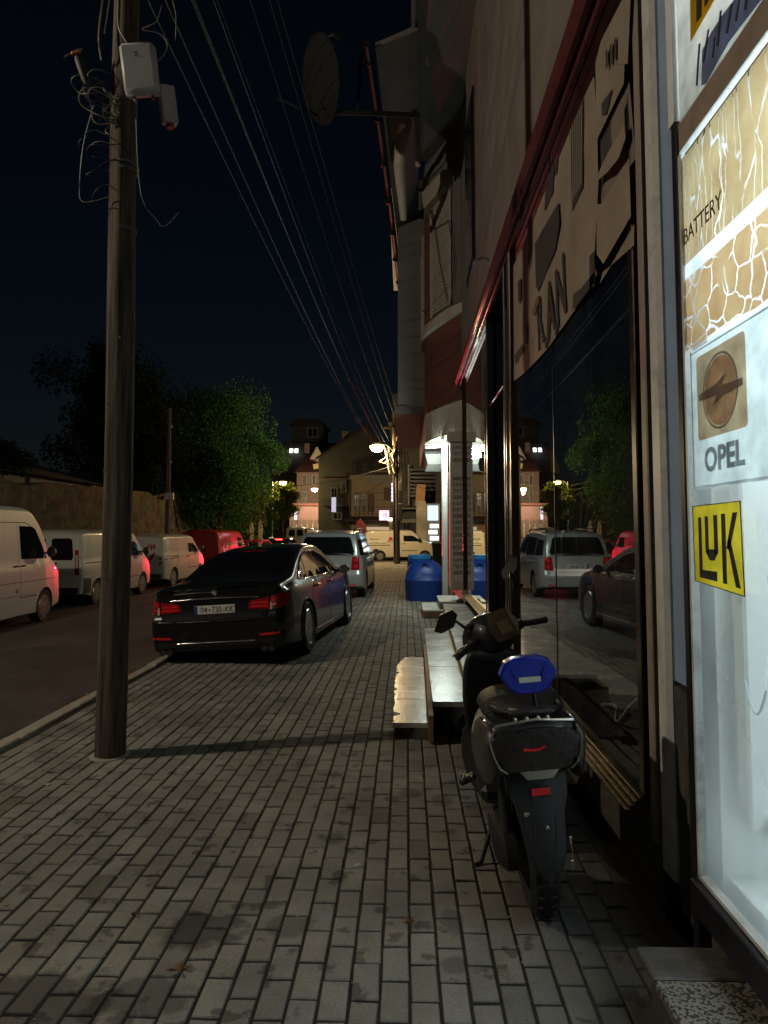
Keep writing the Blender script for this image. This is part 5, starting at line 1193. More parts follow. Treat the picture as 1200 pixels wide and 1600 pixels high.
# steering assembly is turned to the left
HX = Matrix.Translation((0, 1.06, 0)) @ Matrix.Rotation(R(30), 4, 'Z') @ Matrix.Translation((0, -1.06, 0)) @ Matrix.Translation((0, 0, 1.05)) @ Matrix.Rotation(R(-9), 4, 'Y') @ Matrix.Translation((0, 0, -1.05))
scooter_wheel(1.30, .27, .12, Matrix.Translation((0, 1.2, 0)) @ Matrix.Rotation(R(30), 4, 'Z') @ Matrix.Translation((0, -1.2, 0)))
part('front_mudguard', m_sblk, sc, lambda m: m.loft([[(x * 1.0, 1.30 + .33 * math.cos(a), .27 + .33 * math.sin(a) - abs(x) * .4) for x in (-.08, -.05, 0, .05, .08)] for a in [R(20 + 15 * k) for k in range(10)]], closed=False, T=HX), 50)
part('fork', m_steel_s if 'm_steel_s' in globals() else m_rim_d, sc, lambda m: [m.tube([(sg * .075, 1.30, .27), (sg * .075, 1.08, .85)], .02, 8, T=HX) for sg in (-1, 1)], 50)
# tail
tail = [sec(-.37, sym([(0, .925), (.10, .92), (.175, .905), (.205, .865), (.185, .79), (.13, .715), (0, .70)])),
        sec(-.30, sym([(0, .94), (.11, .935), (.19, .915), (.225, .86), (.20, .76), (.14, .69), (0, .67)])),
        sec(-.10, sym([(0, .93), (.12, .925), (.205, .9), (.24, .83), (.22, .7), (.15, .62), (0, .6)])),
        sec(.20, sym([(0, .87), (.12, .865), (.2, .84), (.235, .76), (.225, .62), (.16, .52), (0, .5)])),
        sec(.50, sym([(0, .82), (.11, .815), (.17, .79), (.2, .7), (.19, .52), (.14, .42), (0, .4)])),
        sec(.62, sym([(0, .78), (.1, .775), (.14, .75), (.16, .66), (.15, .5), (.1, .42), (0, .4)]))]
subsurf(part('tail_body', m_sblk, sc, lambda m: m.loft(tail), 35))
# grey side fairings wrap the tail
for sg in (-1, 1):
    subsurf(part('side_fairing', m_sgry, sc, lambda m: m.loft([[(sg * x, y, z) for x, z in q] for y, q in ((-.385, [(.168, .915), (.222, .868), (.205, .79), (.165, .745), (.15, .80), (.175, .86)]), (-.30, [(.19, .925), (.243, .865), (.228, .75), (.21, .64), (.17, .66), (.17, .9)]), (-.06, [(.205, .905), (.256, .83), (.245, .68), (.225, .585), (.18, .6), (.18, .88)]), (.2, [(.2, .85), (.245, .77), (.24, .65), (.225, .6), (.18, .6), (.18, .82)]))]), 40))
    part('fairing_trim', m_silver, sc, lambda m: m.tube([(sg * .178, -.386, .905), (sg * .198, -.388, .868), (sg * .186, -.388, .805), (sg * .165, -.386, .757), (sg * .135, -.385, .735)], .0045, 6), 60)
    for k in range(2): box('indicator', m_silver, sc, (sg * .135, -.378, .838 - .026 * k), (.045, .008, .010), b=.003)
# tail lamp
tl_ = part('tail_lamp', m_smoke, sc, lambda m: m.loft([[(x, y, z) for x, z in sym([(0, .905), (.15, .893), (.185, .865), (.172, .80), (.13, .742), (0, .732)])] for y in (-.372, -.386)]), 35)
part('lamp_glint', m_tail, tl_, lambda m: m.tube([(-.06, -.389, .823), (-.02, -.389, .820), (.01, -.389, .822), (.035, -.389, .832)], .006, 6), 60)
part('lid_edge', m_silver, sc, lambda m: m.tube([(-.17, -.37, .922), (-.08, -.378, .932), (0, -.382, .94), (.08, -.378, .932), (.17, -.37, .922)], .006, 6), 60)
part('silver_plate', m_silver, sc, lambda m: m.loft([[(x, y, z) for x, z in ((-.085, .738), (.085, .738), (.055, .705), (-.055, .705))] for y in (-.372, -.39)]), 30)
# number-plate carrier / rear hugger
hug = part('rear_mudguard', m_smat, sc, lambda m: m.loft([[(-w, y + .05, z), (-w * .92, y, z), (-w * .35, y - .018, z), (w * .35, y - .018, z), (w * .92, y, z), (w, y + .05, z)] for w, y, z in ((.135, -.31, .70), (.13, -.33, .62), (.105, -.345, .56), (.095, -.36, .48), (.085, -.375, .40), (.062, -.385, .345), (.028, -.388, .315), (.004, -.388, .305))]), 28)
part('mudguard_ridge', m_smat, sc, lambda m: [m.tube([(sg * .05, -.352, .56), (sg * .045, -.372, .48), (sg * .02, -.395, .36)], .007, 6) for sg in (-1, 1)], 50)
box('reflector', m_refl, sc, (0, -.355, .642), (.082, .012, .03), b=.003)
box('bracket_clip', m_silver, sc, (-.062, -.352, .555), (.034, .01, .018), b=.002)
part('bolt', m_silver, sc, lambda m: m.lathe([(.001, -.012), (.008, -.01), (.009, 0)], 12, Matrix.Translation((.008, -.378, .51)), 'y'), 50)
# engine cover, swing arm, muffler
part('engine_cover', m_smat, sc, lambda m: m.loft([[(-.10 - .085 * k, .08 + .26 * s_ * math.cos(a), .27 + .11 * s_ * math.sin(a) + .03) for a in [2 * math.pi * j / 16 for j in range(16)]] for k, s_ in ((0, 1), (.6, 1), (1, .75))]), 40)
part('shock_absorber', m_rim_d, sc, lambda m: m.tube([(-.13, -.08, .3), (-.12, -.02, .62)], .03, 10), 50)
part('side_stand', m_smat, sc, lambda m: (m.tube([(-.12, .5, .24), (-.23, .42, .035), (-.27, .4, .035)], .011, 8)), 50)
part('foot_peg', m_blackpl, sc, lambda m: m.box((-.275, .16, .545), (.09, .06, .03), b=.01, ry=R(-18)))
part('peg_rubber', m_plate, sc, lambda m: [m.box((-.255 - .018 * k, .13, .556 + .005 * k), (.005, .02, .02), ry=R(-18)) for k in range(4)])
# seat and backrest
subsurf(part('seat', m_seat, sc, lambda m: m.loft([sec(y, sym([(0, zt), (w * .6, zt - .005), (w * .93, zt - .035), (w, zt - .075), (w * .9, zb_), (0, zb_)])) for y, w, zt, zb_ in ((-.26, .10, .965, .91), (-.18, .15, .985, .91), (-.02, .165, .985, .89), (.14, .17, .97, .86), (.24, .165, .90, .82), (.45, .15, .86, .78), (.62, .11, .85, .77))]), 50))
subsurf(part('seat_cover', m_seat, sc, lambda m: m.loft([sec(y, sym([(0, z), (.13, z - .004), (.19, z - .045), (.2, z - .09), (.17, z - .095), (0, z - .05)])) for y, z in ((-.2, .985), (-.05, 1.0), (.1, .995), (.24, .955))]), 40))
part('grab_rail', m_smat, sc, lambda m: (m.tube([(-.16, -.1, .94), (-.14, -.28, .96), (-.08, -.36, .965), (.08, -.36, .965), (.14, -.28, .96), (.16, -.1, .94)], .012, 8), m.box((0, -.33, .962), (.2, .08, .018), b=.006)), 50)
for x in (-.08, -.03, .02, .06): part('rail_bolt', m_silver, sc, lambda m: m.lathe([(.001, -.01), (.008, -.008), (.008, 0)], 10, Matrix.Translation((x, -.375, .945)), 'y'), 50)
part('backrest_post', m_smat, sc, lambda m: m.tube([(.03, -.30, .96), (.03, -.28, 1.04)], .011, 8), 50)
BR = [(0, .078), (.06, .077), (.10, .06), (.128, .012), (.122, -.004), (.09, -.055), (.05, -.075), (0, -.078)]
brst = part('backrest', m_blue, sc, lambda m: m.loft([[(x * k + .012, y, 1.098 + z * k) for x, z in sym(BR)] for y, k in ((-.30, .35), (-.302, .9), (-.295, .98), (-.26, 1), (-.22, .96), (-.2, .8))]), 30)
part('backrest_ridge', m_blue, brst, lambda m: [m.tube([(.012 + sg * .075, -.303, 1.135), (.012 + sg * .055, -.309, 1.09)], .004, 5) for sg in (-1, 1)], 60)
part('backrest_label', M('off_white_label', (.6, .58, .52), .5, var=.08), brst, lambda m: m.box((.014, -.305, 1.083), (.098, .006, .024), b=.003))
# front: leg shield, headset, bars
part('floorboard', m_sblk, sc, lambda m: m.box((0, .78, .31), (.36, .45, .1), b=.03))
subsurf(part('leg_shield', m_sblk, sc, lambda m: m.loft([[(x, y + .1 * (1 - (x / w) ** 2), z) for x in [w * k / 5 for k in range(-5, 6)]] + [(x, y - .06, z) for x in [w * k / 5 for k in range(5, -6, -1)]] for y, z, w in ((1.02, .28, .16), (1.06, .5, .2), (1.02, .75, .21), (.98, .95, .18), (.98, 1.02, .13))]), 40))
subsurf(part('headset', m_sblk, sc, lambda m: m.loft([[(x, y, z) for x, z in q] for y, q in ((.86, sym([(0, 1.16), (.09, 1.15), (.13, 1.1), (.11, 1.02), (0, .98)])), (.98, sym([(0, 1.22), (.12, 1.2), (.16, 1.12), (.13, 1.0), (0, .95)])), (1.12, sym([(0, 1.22), (.11, 1.19), (.15, 1.1), (.12, .95), (0, .88)])), (1.26, sym([(0, 1.1), (.07, 1.08), (.1, 1.0), (.08, .9), (0, .86)])))], T=HX), 40))
part('instrument_panel', m_inst, sc, lambda m: m.add([Vector(p) for p in ((-.085, .835, 1.07), (.085, .835, 1.07), (.115, .86, 1.15), (.075, .915, 1.235), (-.075, .915, 1.235), (-.115, .86, 1.15))], [(0, 1, 2, 3, 4, 5)], HX))
part('display', mm('display_glass', (.3, .22, .12), .2, var=.3, scale=18), sc, lambda m: m.add([Vector(p) for p in ((-.045, .836, 1.11), (.045, .836, 1.11), (.045, .873, 1.18), (-.045, .873, 1.18))], [(0, 1, 2, 3)], HX))
part('handlebar', m_smat, sc, lambda m: m.tube([(-.33, .90, 1.075), (-.2, .95, 1.09), (0, 1.0, 1.08), (.2, .95, 1.09), (.33, .90, 1.075)], .014, 8, T=HX), 50)
for sg in (-1, 1):
    g = part('grip', m_seat, sc, lambda m: (m.tube([(sg * .215, .942, 1.088), (sg * .345, .895, 1.073)], .019, 10, T=HX), m.lathe([(.001, 0), (.022, .004), (.022, .018), (.001, .024)], 12, HX @ Matrix.Translation((sg * .345, .895, 1.073)) @ Matrix.Rotation(R(-90 if sg < 0 else 90), 4, 'Y'))), 50)
    part('brake_lever', m_silver, sc, lambda m: m.tube([(sg * .19, .995, 1.085), (sg * .27, .99, 1.078), (sg * .35, .955, 1.065)], .006, 6, T=HX), 60)
    part('switch_box', m_sblk, sc, lambda m: m.box((sg * .185, .955, 1.09), (.07, .06, .055), b=.015, T=HX))
# mirrors on stalks
def mirror_(sg, base, head, w, h, nm, tilt, yaw=0):
    stalk = part('mirror_stalk', m_sblk, sc, lambda m: m.tube([base, (lerp(base[0], head[0], .5), lerp(base[1], head[1], .3), lerp(base[2], head[2], .6) + .02), head], [.011, .009, .008], 8), 50)
    T = Matrix.Translation(head) @ Matrix.Rotation(yaw, 4, 'Z') @ Matrix.Rotation(tilt, 4, 'Y')
    P = [(-w, -h * .55), (-w * .55, -h), (w * .5, -h * .8), (w, h * .3), (w * .78, h), (-w * .25, h * .92)]
    part('mirror_shell', m_sblk, stalk, lambda m: m.loft([[(x * k, y, z * k) for x, z in P] for y, k in ((-.012, 1), (.01, 1), (.04, .6))], T=T), 40)
    part('mirror_glass', mm('mirror', (.8, .82, .85), .03, metal=1, var=.02, rvar=.01), stalk, lambda m: m.add([(x * .88, -.0135, z * .88) for x, z in P], [list(range(6))], T))
mirror_(-1, (-.12, .97, 1.12), (-.265, .95, 1.19), .085, .055, 'left', R(-14))
mirror_(1, (.16, 1.02, 1.14), (.20, 1.12, 1.46), .055, .085, 'right', R(20), R(-35))
part('dangling_key', m_silver, sc, lambda m: (m.tube([(.125, -.25, .40), (.128, -.255, .36), (.122, -.26, .32)], .0025, 5), m.box((.126, -.252, .395), (.012, .006, .035), b=.002), m.box((.122, -.26, .30), (.016, .006, .04), b=.003)))
# ================================================================== STREET LAMPS, POLES AND WIRES
def wood_mat():
    m, nt, p = _nt('pole_wood'); N = nt.nodes.new; L = nt.links.new; co = N('ShaderNodeTexCoord').outputs['Object']
    mp = N('ShaderNodeMapping'); mp.inputs['Scale'].default_value = (9, 9, .4); L(co, mp.inputs[0])
    n = N('ShaderNodeTexNoise'); n.inputs['Scale'].default_value = 2.6; n.inputs['Detail'].default_value = 12; n.inputs['Roughness'].default_value = .75; L(mp.outputs[0], n.inputs['Vector'])
    r_ = N('ShaderNodeValToRGB'); r_.color_ramp.elements[0].position = .38; r_.color_ramp.elements[0].color = (.018, .014, .011, 1); r_.color_ramp.elements[1].position = .62; r_.color_ramp.elements[1].color = (.17, .135, .1, 1); L(n.outputs['Fac'], r_.inputs[0]); L(r_.outputs[0], p.inputs['Base Color'])
    p.inputs['Roughness'].default_value = .88; b = N('ShaderNodeBump'); b.inputs['Strength'].default_value = 1; b.inputs['Distance'].default_value = .03; L(n.outputs['Fac'], b.inputs['Height']); L(b.outputs[0], p.inputs['Normal']); return m
m_wood = wood_mat()
m_steel = M('galvanised_steel', (.3, .3, .29), .45, metal=.7, var=.2, scale=6)
m_sodium = glow('sodium_lens', (1, .66, .22), 45)
m_warm = glow('warm_lens', (1, .78, .45), 40)
m_cable = M('black_cable', (.02, .02, .02), .6, var=.3)
m_cable_w = M('pale_cable', (.2, .175, .12), .55, var=.25)
m_cable_g = M('grey_cable', (.12, .12, .125), .5, var=.25)
def street_lamp(name, label, base, h, arm, lens, power, col, pole_r=.07, radius=.16, post=True, down=False):
    t = thing(name, label, 'street lamp', base)
    if post: part('post', m_steel, t, lambda m: m.tube([(0, 0, 0), (0, 0, h * .5), (0, 0, h + .1)], [pole_r, pole_r * .85, pole_r * .7], 12), 50)
    part('arm', m_steel, t, lambda m: m.tube([(0, 0, h - .2), (arm[0] * .4, arm[1] * .4, h + .12), (arm[0], arm[1], h + .15)], .028, 8), 60)
    hd_ = part('lamp_head', m_steel, t, lambda m: m.loft([[(arm[0] + a * k, arm[1] + b * k, h + z) for a, b in ((-.22, -.16), (.22, -.16), (.22, .16), (-.22, .16))] for k, z in ((1, .06), (.95, .14), (.5, .22))]), 40)
    part('lens', lens, hd_, lambda m: m.lathe([(.001, -radius * .8), (radius * .7, -radius * .6), (radius, -.02), (radius, .05), (.001, .06)], 16, Matrix.Translation((arm[0], arm[1], h))), 60)
    if down: lamp('street_light', 'SPOT', (arm[0], arm[1], h - radius - .1), power, col, .12, (0, 0, 0), 179, parent=t).data.spot_blend = .12
    else: lamp('street_light', 'POINT', (arm[0], arm[1], h - radius - .1), power, col, .12, parent=t)
    return t
# lamp across the road, out of the frame: it throws the wooden pole's shadow over the pavement
street_lamp('street_lamp', 'street lamp across the road beyond the left edge', (-9.6, 3.3, -.3), 7.6, (1.3, .2), m_warm, 1180, (1, .85, .63))

# ---- wooden pole close to us
PX_, PY_ = -2.185, 5.27
pole = thing('utility_pole', 'tall weathered wooden utility pole standing in the pavers at left', 'utility pole', (PX_, PY_, 0))
def pole_mesh(m):
    rr = random.Random(4); rings = []
    for k in range(40):
        z = 9.7 * k / 39; r0 = lerp(.108, .088, k / 39)
        rings.append([((r0 * (1 + .035 * math.sin(3 * a + z * .7) + .02 * math.sin(7 * a + z * 2.1))) * math.cos(a) + .012 * math.sin(z * .9), r0 * (1 + .03 * math.sin(4 * a - z)) * math.sin(a), z) for a in [2 * math.pi * j / 26 for j in range(26)]])
    m.loft(rings)
part('trunk', m_wood, pole, pole_mesh, 50)
part('concrete_collar', m_kerb, pole, lambda m: m.lathe([(.15, -.02), (.14, .006), (.1, .012)], 20))
for k, (a, z) in enumerate(((-1.9, 1.85), (-2.3, 2.1), (-1.5, 1.6), (-1.4, 1.15), (-2.0, 2.6), (-1.7, 1.3), (-1.2, 3.1), (-2.2, 1.0))):
    part('nail', m_silver, pole, lambda m: m.lathe([(.001, 0), (.006, 0), (.006, .012)], 8, Matrix.Translation((.1 * math.cos(a), .1 * math.sin(a) - .012, z)), 'y'))
for z in (4.42, 4.47, 3.95): part('steel_band', m_cable_g, pole, lambda m: m.lathe([(.098, z), (.102, z), (.102, z + .02), (.098, z + .02)], 20))
# terminal boxes
m_box = M('box_plastic', (.42, .43, .45), .5, var=.06, scale=5)
tb = thing('terminal_box', 'white plastic telecom box strapped high on the wooden pole', 'box', (-2.02, 5.13, 5.15)); tb.rotation_euler = (R(8), R(-6), R(4))
part('lid', m_box, tb, lambda m: m.box((0, -.055, 0), (.25, .05, .36), b=.022), 40)
part('case', m_box, tb, lambda m: m.box((.0, .0, 0), (.26, .08, .375), b=.02), 40)
text('logo', 'T', .05, m_cable_g, tb, T_face(-.01, -.0815, .085), .0005); text('logo', '..', .04, m_cable_g, tb, T_face(.025, -.0815, .08), .0005)
for x in (-.07, .07): part('gland', m_cable_g, tb, lambda m: m.lathe([(.012, -.215), (.014, -.185)], 10, Matrix.Translation((x, 0, 0))))
tb2 = thing('terminal_box', 'small grey junction box half hidden behind the white telecom box', 'box', (-1.875, 5.33, 5.0)); tb2.rotation_euler = (0, R(-8), R(35))
part('case', m_box, tb2, lambda m: m.box((0, 0, 0), (.12, .09, .3), b=.012), 40)
part('gland', mm('red_gland', (.12, .02, .025), .5), tb2, lambda m: m.lathe([(.03, -.18), (.035, -.15)], 12), 40)
# cable coils and loose ends round the pole
ct = thing('cable_tangle', 'tangle of coiled black and pale cables around the pole top', 'cables', (PX_, PY_, 4.9))
rr = random.Random(21)
def loop(mat, c, rx, rz_, tilt, r=.007, turns=1.0, ph=0.):
    r *= .65
    n = int(22 * turns); T = Matrix.Translation(c) @ Euler((tilt[0], tilt[1], tilt[2])).to_matrix().to_4x4()
    part('cable', mat, ct, lambda m: m.tube([(rx * math.cos(ph + 2 * math.pi * k / 22) * (1 + .12 * math.sin(k * .9)), .03 * math.sin(k * .7) + .01 * k / 22, rz_ * math.sin(ph + 2 * math.pi * k / 22)) for k in range(n + 1)], r, 6, T=T), 60)
for k in range(9): loop(rr.choice([m_cable_w, m_cable_g, m_cable]), (-.13 + rr.gauss(0, .04), -.1 + rr.gauss(0, .03), .05 + rr.gauss(0, .09)), rr.uniform(.05, .11), rr.uniform(.08, .18), (rr.gauss(0, .3), rr.gauss(0, .5), rr.gauss(0, .5)), rr.uniform(.005, .008), rr.uniform(.7, 1.4), rr.random() * 6)
loop(m_cable_g, (-.24, -.12, .16), .13, .075, (0, .2, 0), .006, .8, .6)
for k in range(5): loop(m_cable, (-.06 + rr.gauss(0, .05), -.12, -.52 + rr.gauss(0, .12)), rr.uniform(.12, .24), rr.uniform(.09, .16), (rr.gauss(1.2, .2), rr.gauss(0, .2), rr.gauss(0, .3)), .006, rr.uniform(.7, 1.1), rr.random() * 6)
def strand(mat, pts, r=.007):
    r *= .65
    def cr(p0, p1, p2, p3, t): return .5 * ((2 * p1) + (-p0 + p2) * t + (2 * p0 - 5 * p1 + 4 * p2 - p3) * t * t + (-p0 + 3 * p1 - 3 * p2 + p3) * t ** 3)
    P = [Vector(p) for p in pts]; P = [P[0]] + P + [P[-1]]; q = []
    for i in range(1, len(P) - 2): q += [cr(P[i - 1], P[i], P[i + 1], P[i + 2], k / 6) for k in range(6)]
    q.append(P[-2]); part('cable', mat, ct, lambda m: m.tube(q, r, 6), 60)
strand(m_cable_w, [(-.14, -.12, .95), (-.17, -.13, .6), (-.16, -.14, .45), (-.15, -.12, .36)], .011)
strand(m_cable_w, [(-.03, -.12, .95), (-.01, -.16, .62), (.04, -.15, .5), (.11, -.12, .40)], .011)
strand(m_cable_w, [(-.09, -.12, .95), (-.1, -.15, .7), (-.12, -.15, .55)], .008)
strand(m_cable_g, [(.3, -.1, .8), (.27, -.12, .66), (.16, -.12, .6), (.3, -.12, .56), (.36, -.12, .45), (.28, -.12, .33), (.2, -.1, .28)], .007)
strand(m_cable_w, [(.35, -.05, .95), (.40, -.06, .75), (.40, -.06, .55)], .007)
strand(m_cable_g, [(-.2, -.12, .0), (-.27, -.12, -.3), (-.3, -.1, -.6), (-.27, -.1, -.75), (-.05, -.12, -.72)], .006)
strand(m_cable_g, [(.12, -.1, -.1), (.18, -.12, -.7), (.3, -.1, -.9), (.36, -.1, -.95), (.45, -.05, -.82)], .005)
sp_ = thing('cable_closure', 'small black splice closure with copper ends among the cable tangle', 'closure', (PX_ - .3, PY_ - .12, 5.2)); sp_.rotation_euler = (0, R(-20), 0)
part('body', m_cable, sp_, lambda m: m.lathe([(.02, -.14), (.035, -.1), (.035, .06), (.025, .1)], 12), 50); part('clamp', mm('copper', (.5, .26, .12), .4, metal=.8), sp_, lambda m: (m.box((0, -.02, .12), (.07, .03, .03), b=.006), m.tube([(-.1, -.02, .12), (.06, -.02, .13)], .007, 6)))

# ---- pole at the junction with its lamp
P2 = onZ(619, 881, 0); P2 = Vector((P2.x, P2.y, -.02))
pole2 = thing('utility_pole', 'dark cable covered pole at the junction carrying the bright street lamp', 'utility pole', P2)
part('trunk', m_wood, pole2, lambda m: m.tube([(.04, 0, 0), (.02, 0, 2), (-.03, 0, 5), (-.1, 0, 7.9)], [.17, .15, .14, .12], 14), 50)
part('riser_cable', m_cable, pole2, lambda m: (m.tube([(.16, -.1, 0), (.15, -.08, 2.5), (.14, -.1, 5), (.1, -.05, 7)], .04, 6), m.tube([(-.1, -.15, .5), (-.12, -.14, 3), (-.16, -.14, 6)], .03, 6)), 50)
part('switch_box', m_cable, pole2, lambda m: (m.box((.2, -.1, 2.6), (.2, .2, .9), b=.02), m.box((.22, -.08, 3.9), (.18, .2, .5), b=.02)))
part('cross_arm', m_wood, pole2, lambda m: m.box((-.08, -.1, 6.9), (1.1, .1, .1)))
street_lamp('street_lamp', 'bright yellow street lamp on the junction pole', (P2.x - .1, P2.y - .12, 0), 5.85, (-.85, -.4), m_sodium, 1800, (1, .70, .34), post=False, radius=.34)
ct2 = thing('cable_tangle', 'knot of yellow lit cables on the junction pole', 'cables', (P2.x - .22, P2.y - .2, 4.9))
for k in range(16):
    a = rr.random() * 6.28; l = rr.uniform(.25, .8)
    pts = [(rr.gauss(0, .1), rr.gauss(0, .05), -.4 + rr.random() * .4), (rr.gauss(-.1, .18), rr.gauss(-.05, .06), rr.uniform(-.1, .4)), (rr.gauss(-.05, .22), rr.gauss(-.05, .06), .3 + l)]
    part('cable', m_cable_w if k % 3 else m_cable, ct2, lambda m: m.tube(pts, .022, 5), 60)

# ---- overhead wires
def sagline(a, b, sag, n=26): return [Vector(a).lerp(Vector(b), k / n) - Vector((0, 0, 4 * sag * (k / n) * (1 - k / n))) for k in range(n + 1)]
def wire(a, b, sag, r, mat, label, group):
    m = MB(); m.tube(sagline(a, b, sag), r, 5); o = m.build('overhead_wire', mat, None, 60); tag(o, label, 'wire', group); return o
m_wire = M('lit_wire', (.11, .11, .11), .6, var=.1); m_cable_d = M('unlit_wire', (.05, .05, .05), .6, var=.1)  # low wires paler, high ones darker: lamp light and shade put into colour
WL = 'thin overhead wire strung along the street from pole to pole'; WG = 'wires along the street'
for (dx, z1, dx2, z2, sg) in ((.05, 9.6, .1, 6.95, .35), (-.1, 9.3, -.25, 6.85, .4), (.3, 9.0, .3, 7.05, .3), (-.3, 8.6, -.35, 6.2, .45), (-.1, 8.0, -.25, 5.6, .6), (-.2, 7.6, -.25, 5.45, .6), (-.05, 7.3, -.2, 5.3, .65), (-.3, 6.8, -.2, 5.0, .7), (.0, 6.5, -.25, 4.95, .65)):
    wire((PX_ + dx, PY_, z1), (P2.x + dx2, P2.y, z2), sg, .005 if z1 > 8.4 else .0065, m_cable_d if z1 > 8.4 else m_wire, WL, WG)
CWL = 'overhead wire slung across the junction'; CWG = 'wires across the junction'
far_l = Vector((-16, 58, 6.1)); 
for (a, b, sg) in (((-15.0, 56, 5.9), (P2.x, P2.y, 5.0), .9), ((-14.5, 60, 6.2), (-6.5, 64, 5.2), .4), ((-14.5, 60, 5.6), (-6.5, 64, 5.0), .3), ((-14.5, 60, 5.2), (-6.5, 64, 4.9), .5), ((P2.x, P2.y, 5.2), (3.0, 46, 5.6), .4), ((P2.x, P2.y, 4.6), (3.4, 47, 4.4), .5), ((P2.x, P2.y, 5.6), (1.2, 47, 7.5), .2), ((P2.x, P2.y, 4.8), (-3.8, 52, 4.4), .4), ((P2.x, P2.y, 6.2), (.3, 24, 8.4), .3)):
    wire(a, b, sg, .014, m_cable_g, CWL, CWG)
wire(onY(540, 590, 20), onY(612, 650, 24), .05, .012, m_cable_g, 'short wire running off to the right hand building', None)

# ---- other lamps and posts
street_lamp('street_lamp', 'yellow street lamp glowing among the leaves of the far left tree', (-11.3, 59.5, -.2), 5.9, (.9, -.2), m_sodium, 1100, (1, .74, .28), radius=.3)
street_lamp('street_lamp', 'small white street lamp on the slim concrete post in the far street', (-7.6, 64, .2), 5.2, (-.7, -.2), m_warm, 1350, (1, .8, .55), radius=.28, pole_r=.13)
pl3 = thing('utility_pole', 'dark pole with a small meter box in front of the left trees', 'utility pole', (-9.35, 27.5, -.3))
part('trunk', m_wood, pl3, lambda m: m.tube([(0, 0, 0), (0, 0, 4), (0, 0, 6.8)], [.1, .09, .07], 10), 50)
part('meter_box', m_steel, pl3, lambda m: m.box((.1, -.12, 3.3), (.32, .16, .3), b=.02)); part('insulator', m_box, pl3, lambda m: [m.lathe([(.03, z), (.05, z + .04), (.03, z + .1)], 8, Matrix.Translation((.1, -.05, 0))) for z in (4.6, 6.0)])

# ---- blue water tank, bin, parasols, dish
m_tank = M('blue_polyethylene', (.008, .045, .27), .42, var=.15, scale=3, dirt=(.02, .06, .22), dscale=3, damt=.4)
m_lid = M('light_blue_lid', (.02, .20, .46), .4, var=.15, scale=6)
tk = thing('water_tank', 'blue plastic domed water tank with a light blue screw lid on the pavement', 'water tank', (.45, 17.25, 0))
def rrx(w, d, n=8): # rounded rectangle ring
    return [(math.copysign(abs(math.cos(a)) ** .85, math.cos(a)) * w, math.copysign(abs(math.sin(a)) ** .85, math.sin(a)) * d) for a in [2 * math.pi * k / 40 for k in range(40)]]
part('body', m_tank, tk, lambda m: m.loft([[(x * k, y * k, z) for x, y in rrx(.49, .5)] for k, z in ((.96, 0), (.985, .03), (1, .46), (1.012, .47), (1.012, .49), (.995, .5), (.96, .62), (.87, .74), (.72, .84), (.52, .91), (.3, .95), (.08, .962))]), 45)
part('recess', M('tank_recess', (.004, .02, .13), .5, var=.1), tk, lambda m: m.loft([[(x * .085 * k - .01, -.40 - d, .815 + z * .09 * k) for x, z in ((-1, -.9), (1, -.9), (1, .3), (.6, .9), (-.6, .9), (-1, .3))] for k, d in ((1, -.06), (1, .012), (.8, .014), (.8, -.02))]), 30)
part('neck', m_tank, tk, lambda m: m.lathe([(.3, .7), (.3, .93), (.27, .95), (.25, .98)], 28, Matrix.Translation((-.13, .35, 0))), 40)
ld = part('lid', m_lid, tk, lambda m: m.lathe([(.25, .96), (.27, .97), (.27, 1.05), (.25, 1.07), (.001, 1.08)], 32, Matrix.Translation((-.13, .35, 0))), 40)
part('lid_rib', m_lid, ld, lambda m: [m.box((-.13 + .272 * math.cos(a), .35 + .272 * math.sin(a), 1.01), (.012, .012, .08)) for a in [2 * math.pi * k / 24 for k in range(24)]])
bn = thing('rubbish_bin', 'dark green wheeled bin beside the lit kiosk', 'bin', (1.55, 35.2, 0))
m_bin = M('dark_green_plastic', (.012, .028, .024), .5, var=.2)
part('body', m_bin, bn, lambda m: m.loft([[(x * k, y * k, z) for x, y in ((-.29, -.3), (.29, -.3), (.29, .3), (-.29, .3))] for k, z in ((.8, .05), (1, 1.0))])); part('lid', m_bin, bn, lambda m: m.loft([[(x * k, y * k, z) for x, y in ((-.32, -.34), (.32, -.34), (.32, .36), (-.32, .36))] for k, z in ((1, 1.0), (1, 1.05), (.8, 1.12))]))
for sg in (-1, 1): part('wheel', m_tyre, bn, lambda m: m.lathe([(.1, -.03), (.1, .03)], 14, Matrix.Translation((sg * .22, .25, .1)), 'x'))
m_cloth = M('parasol_cloth', (.42, .40, .36), .85, var=.2, scale=8)
for k, (px, lab) in enumerate(((392, 'left of two folded pale parasols beneath the lit tree'), (406, 'right of two folded pale parasols beneath the lit tree'))):
    b = onY(px, 850, 43.5); pr_ = thing('folded_parasol', lab, 'parasol', (b.x, 43.5, -.4))
    part('pole', m_steel, pr_, lambda m: m.tube([(0, 0, 0), (0, 0, 2.75)], .025, 8), 50)
    part('cloth', m_cloth, pr_, lambda m: m.loft([[(r0 * (1 + .25 * math.sin(a * 6)) * math.cos(a), r0 * (1 + .25 * math.sin(a * 6)) * math.sin(a), z) for a in [2 * math.pi * j / 36 for j in range(36)]] for r0, z in ((.2, 1.0), (.24, 1.2), (.12, 1.7), (.15, 2.2), (.06, 2.65), (.01, 2.7))]), 60)
    part('base', m_kerb, pr_, lambda m: m.lathe([(.3, 0), (.3, .08), (.06, .12)], 16), 40)
dish = thing('satellite_dish', 'dark satellite dish on a long arm high on the building', 'satellite dish', (-1.42, 11.0, 8.95))
m_dish = M('dish_grey', (.02, .02, .02), .8, var=.15, spec=.1)
DT = Euler((R(0), R(74), R(28))).to_matrix().to_4x4()
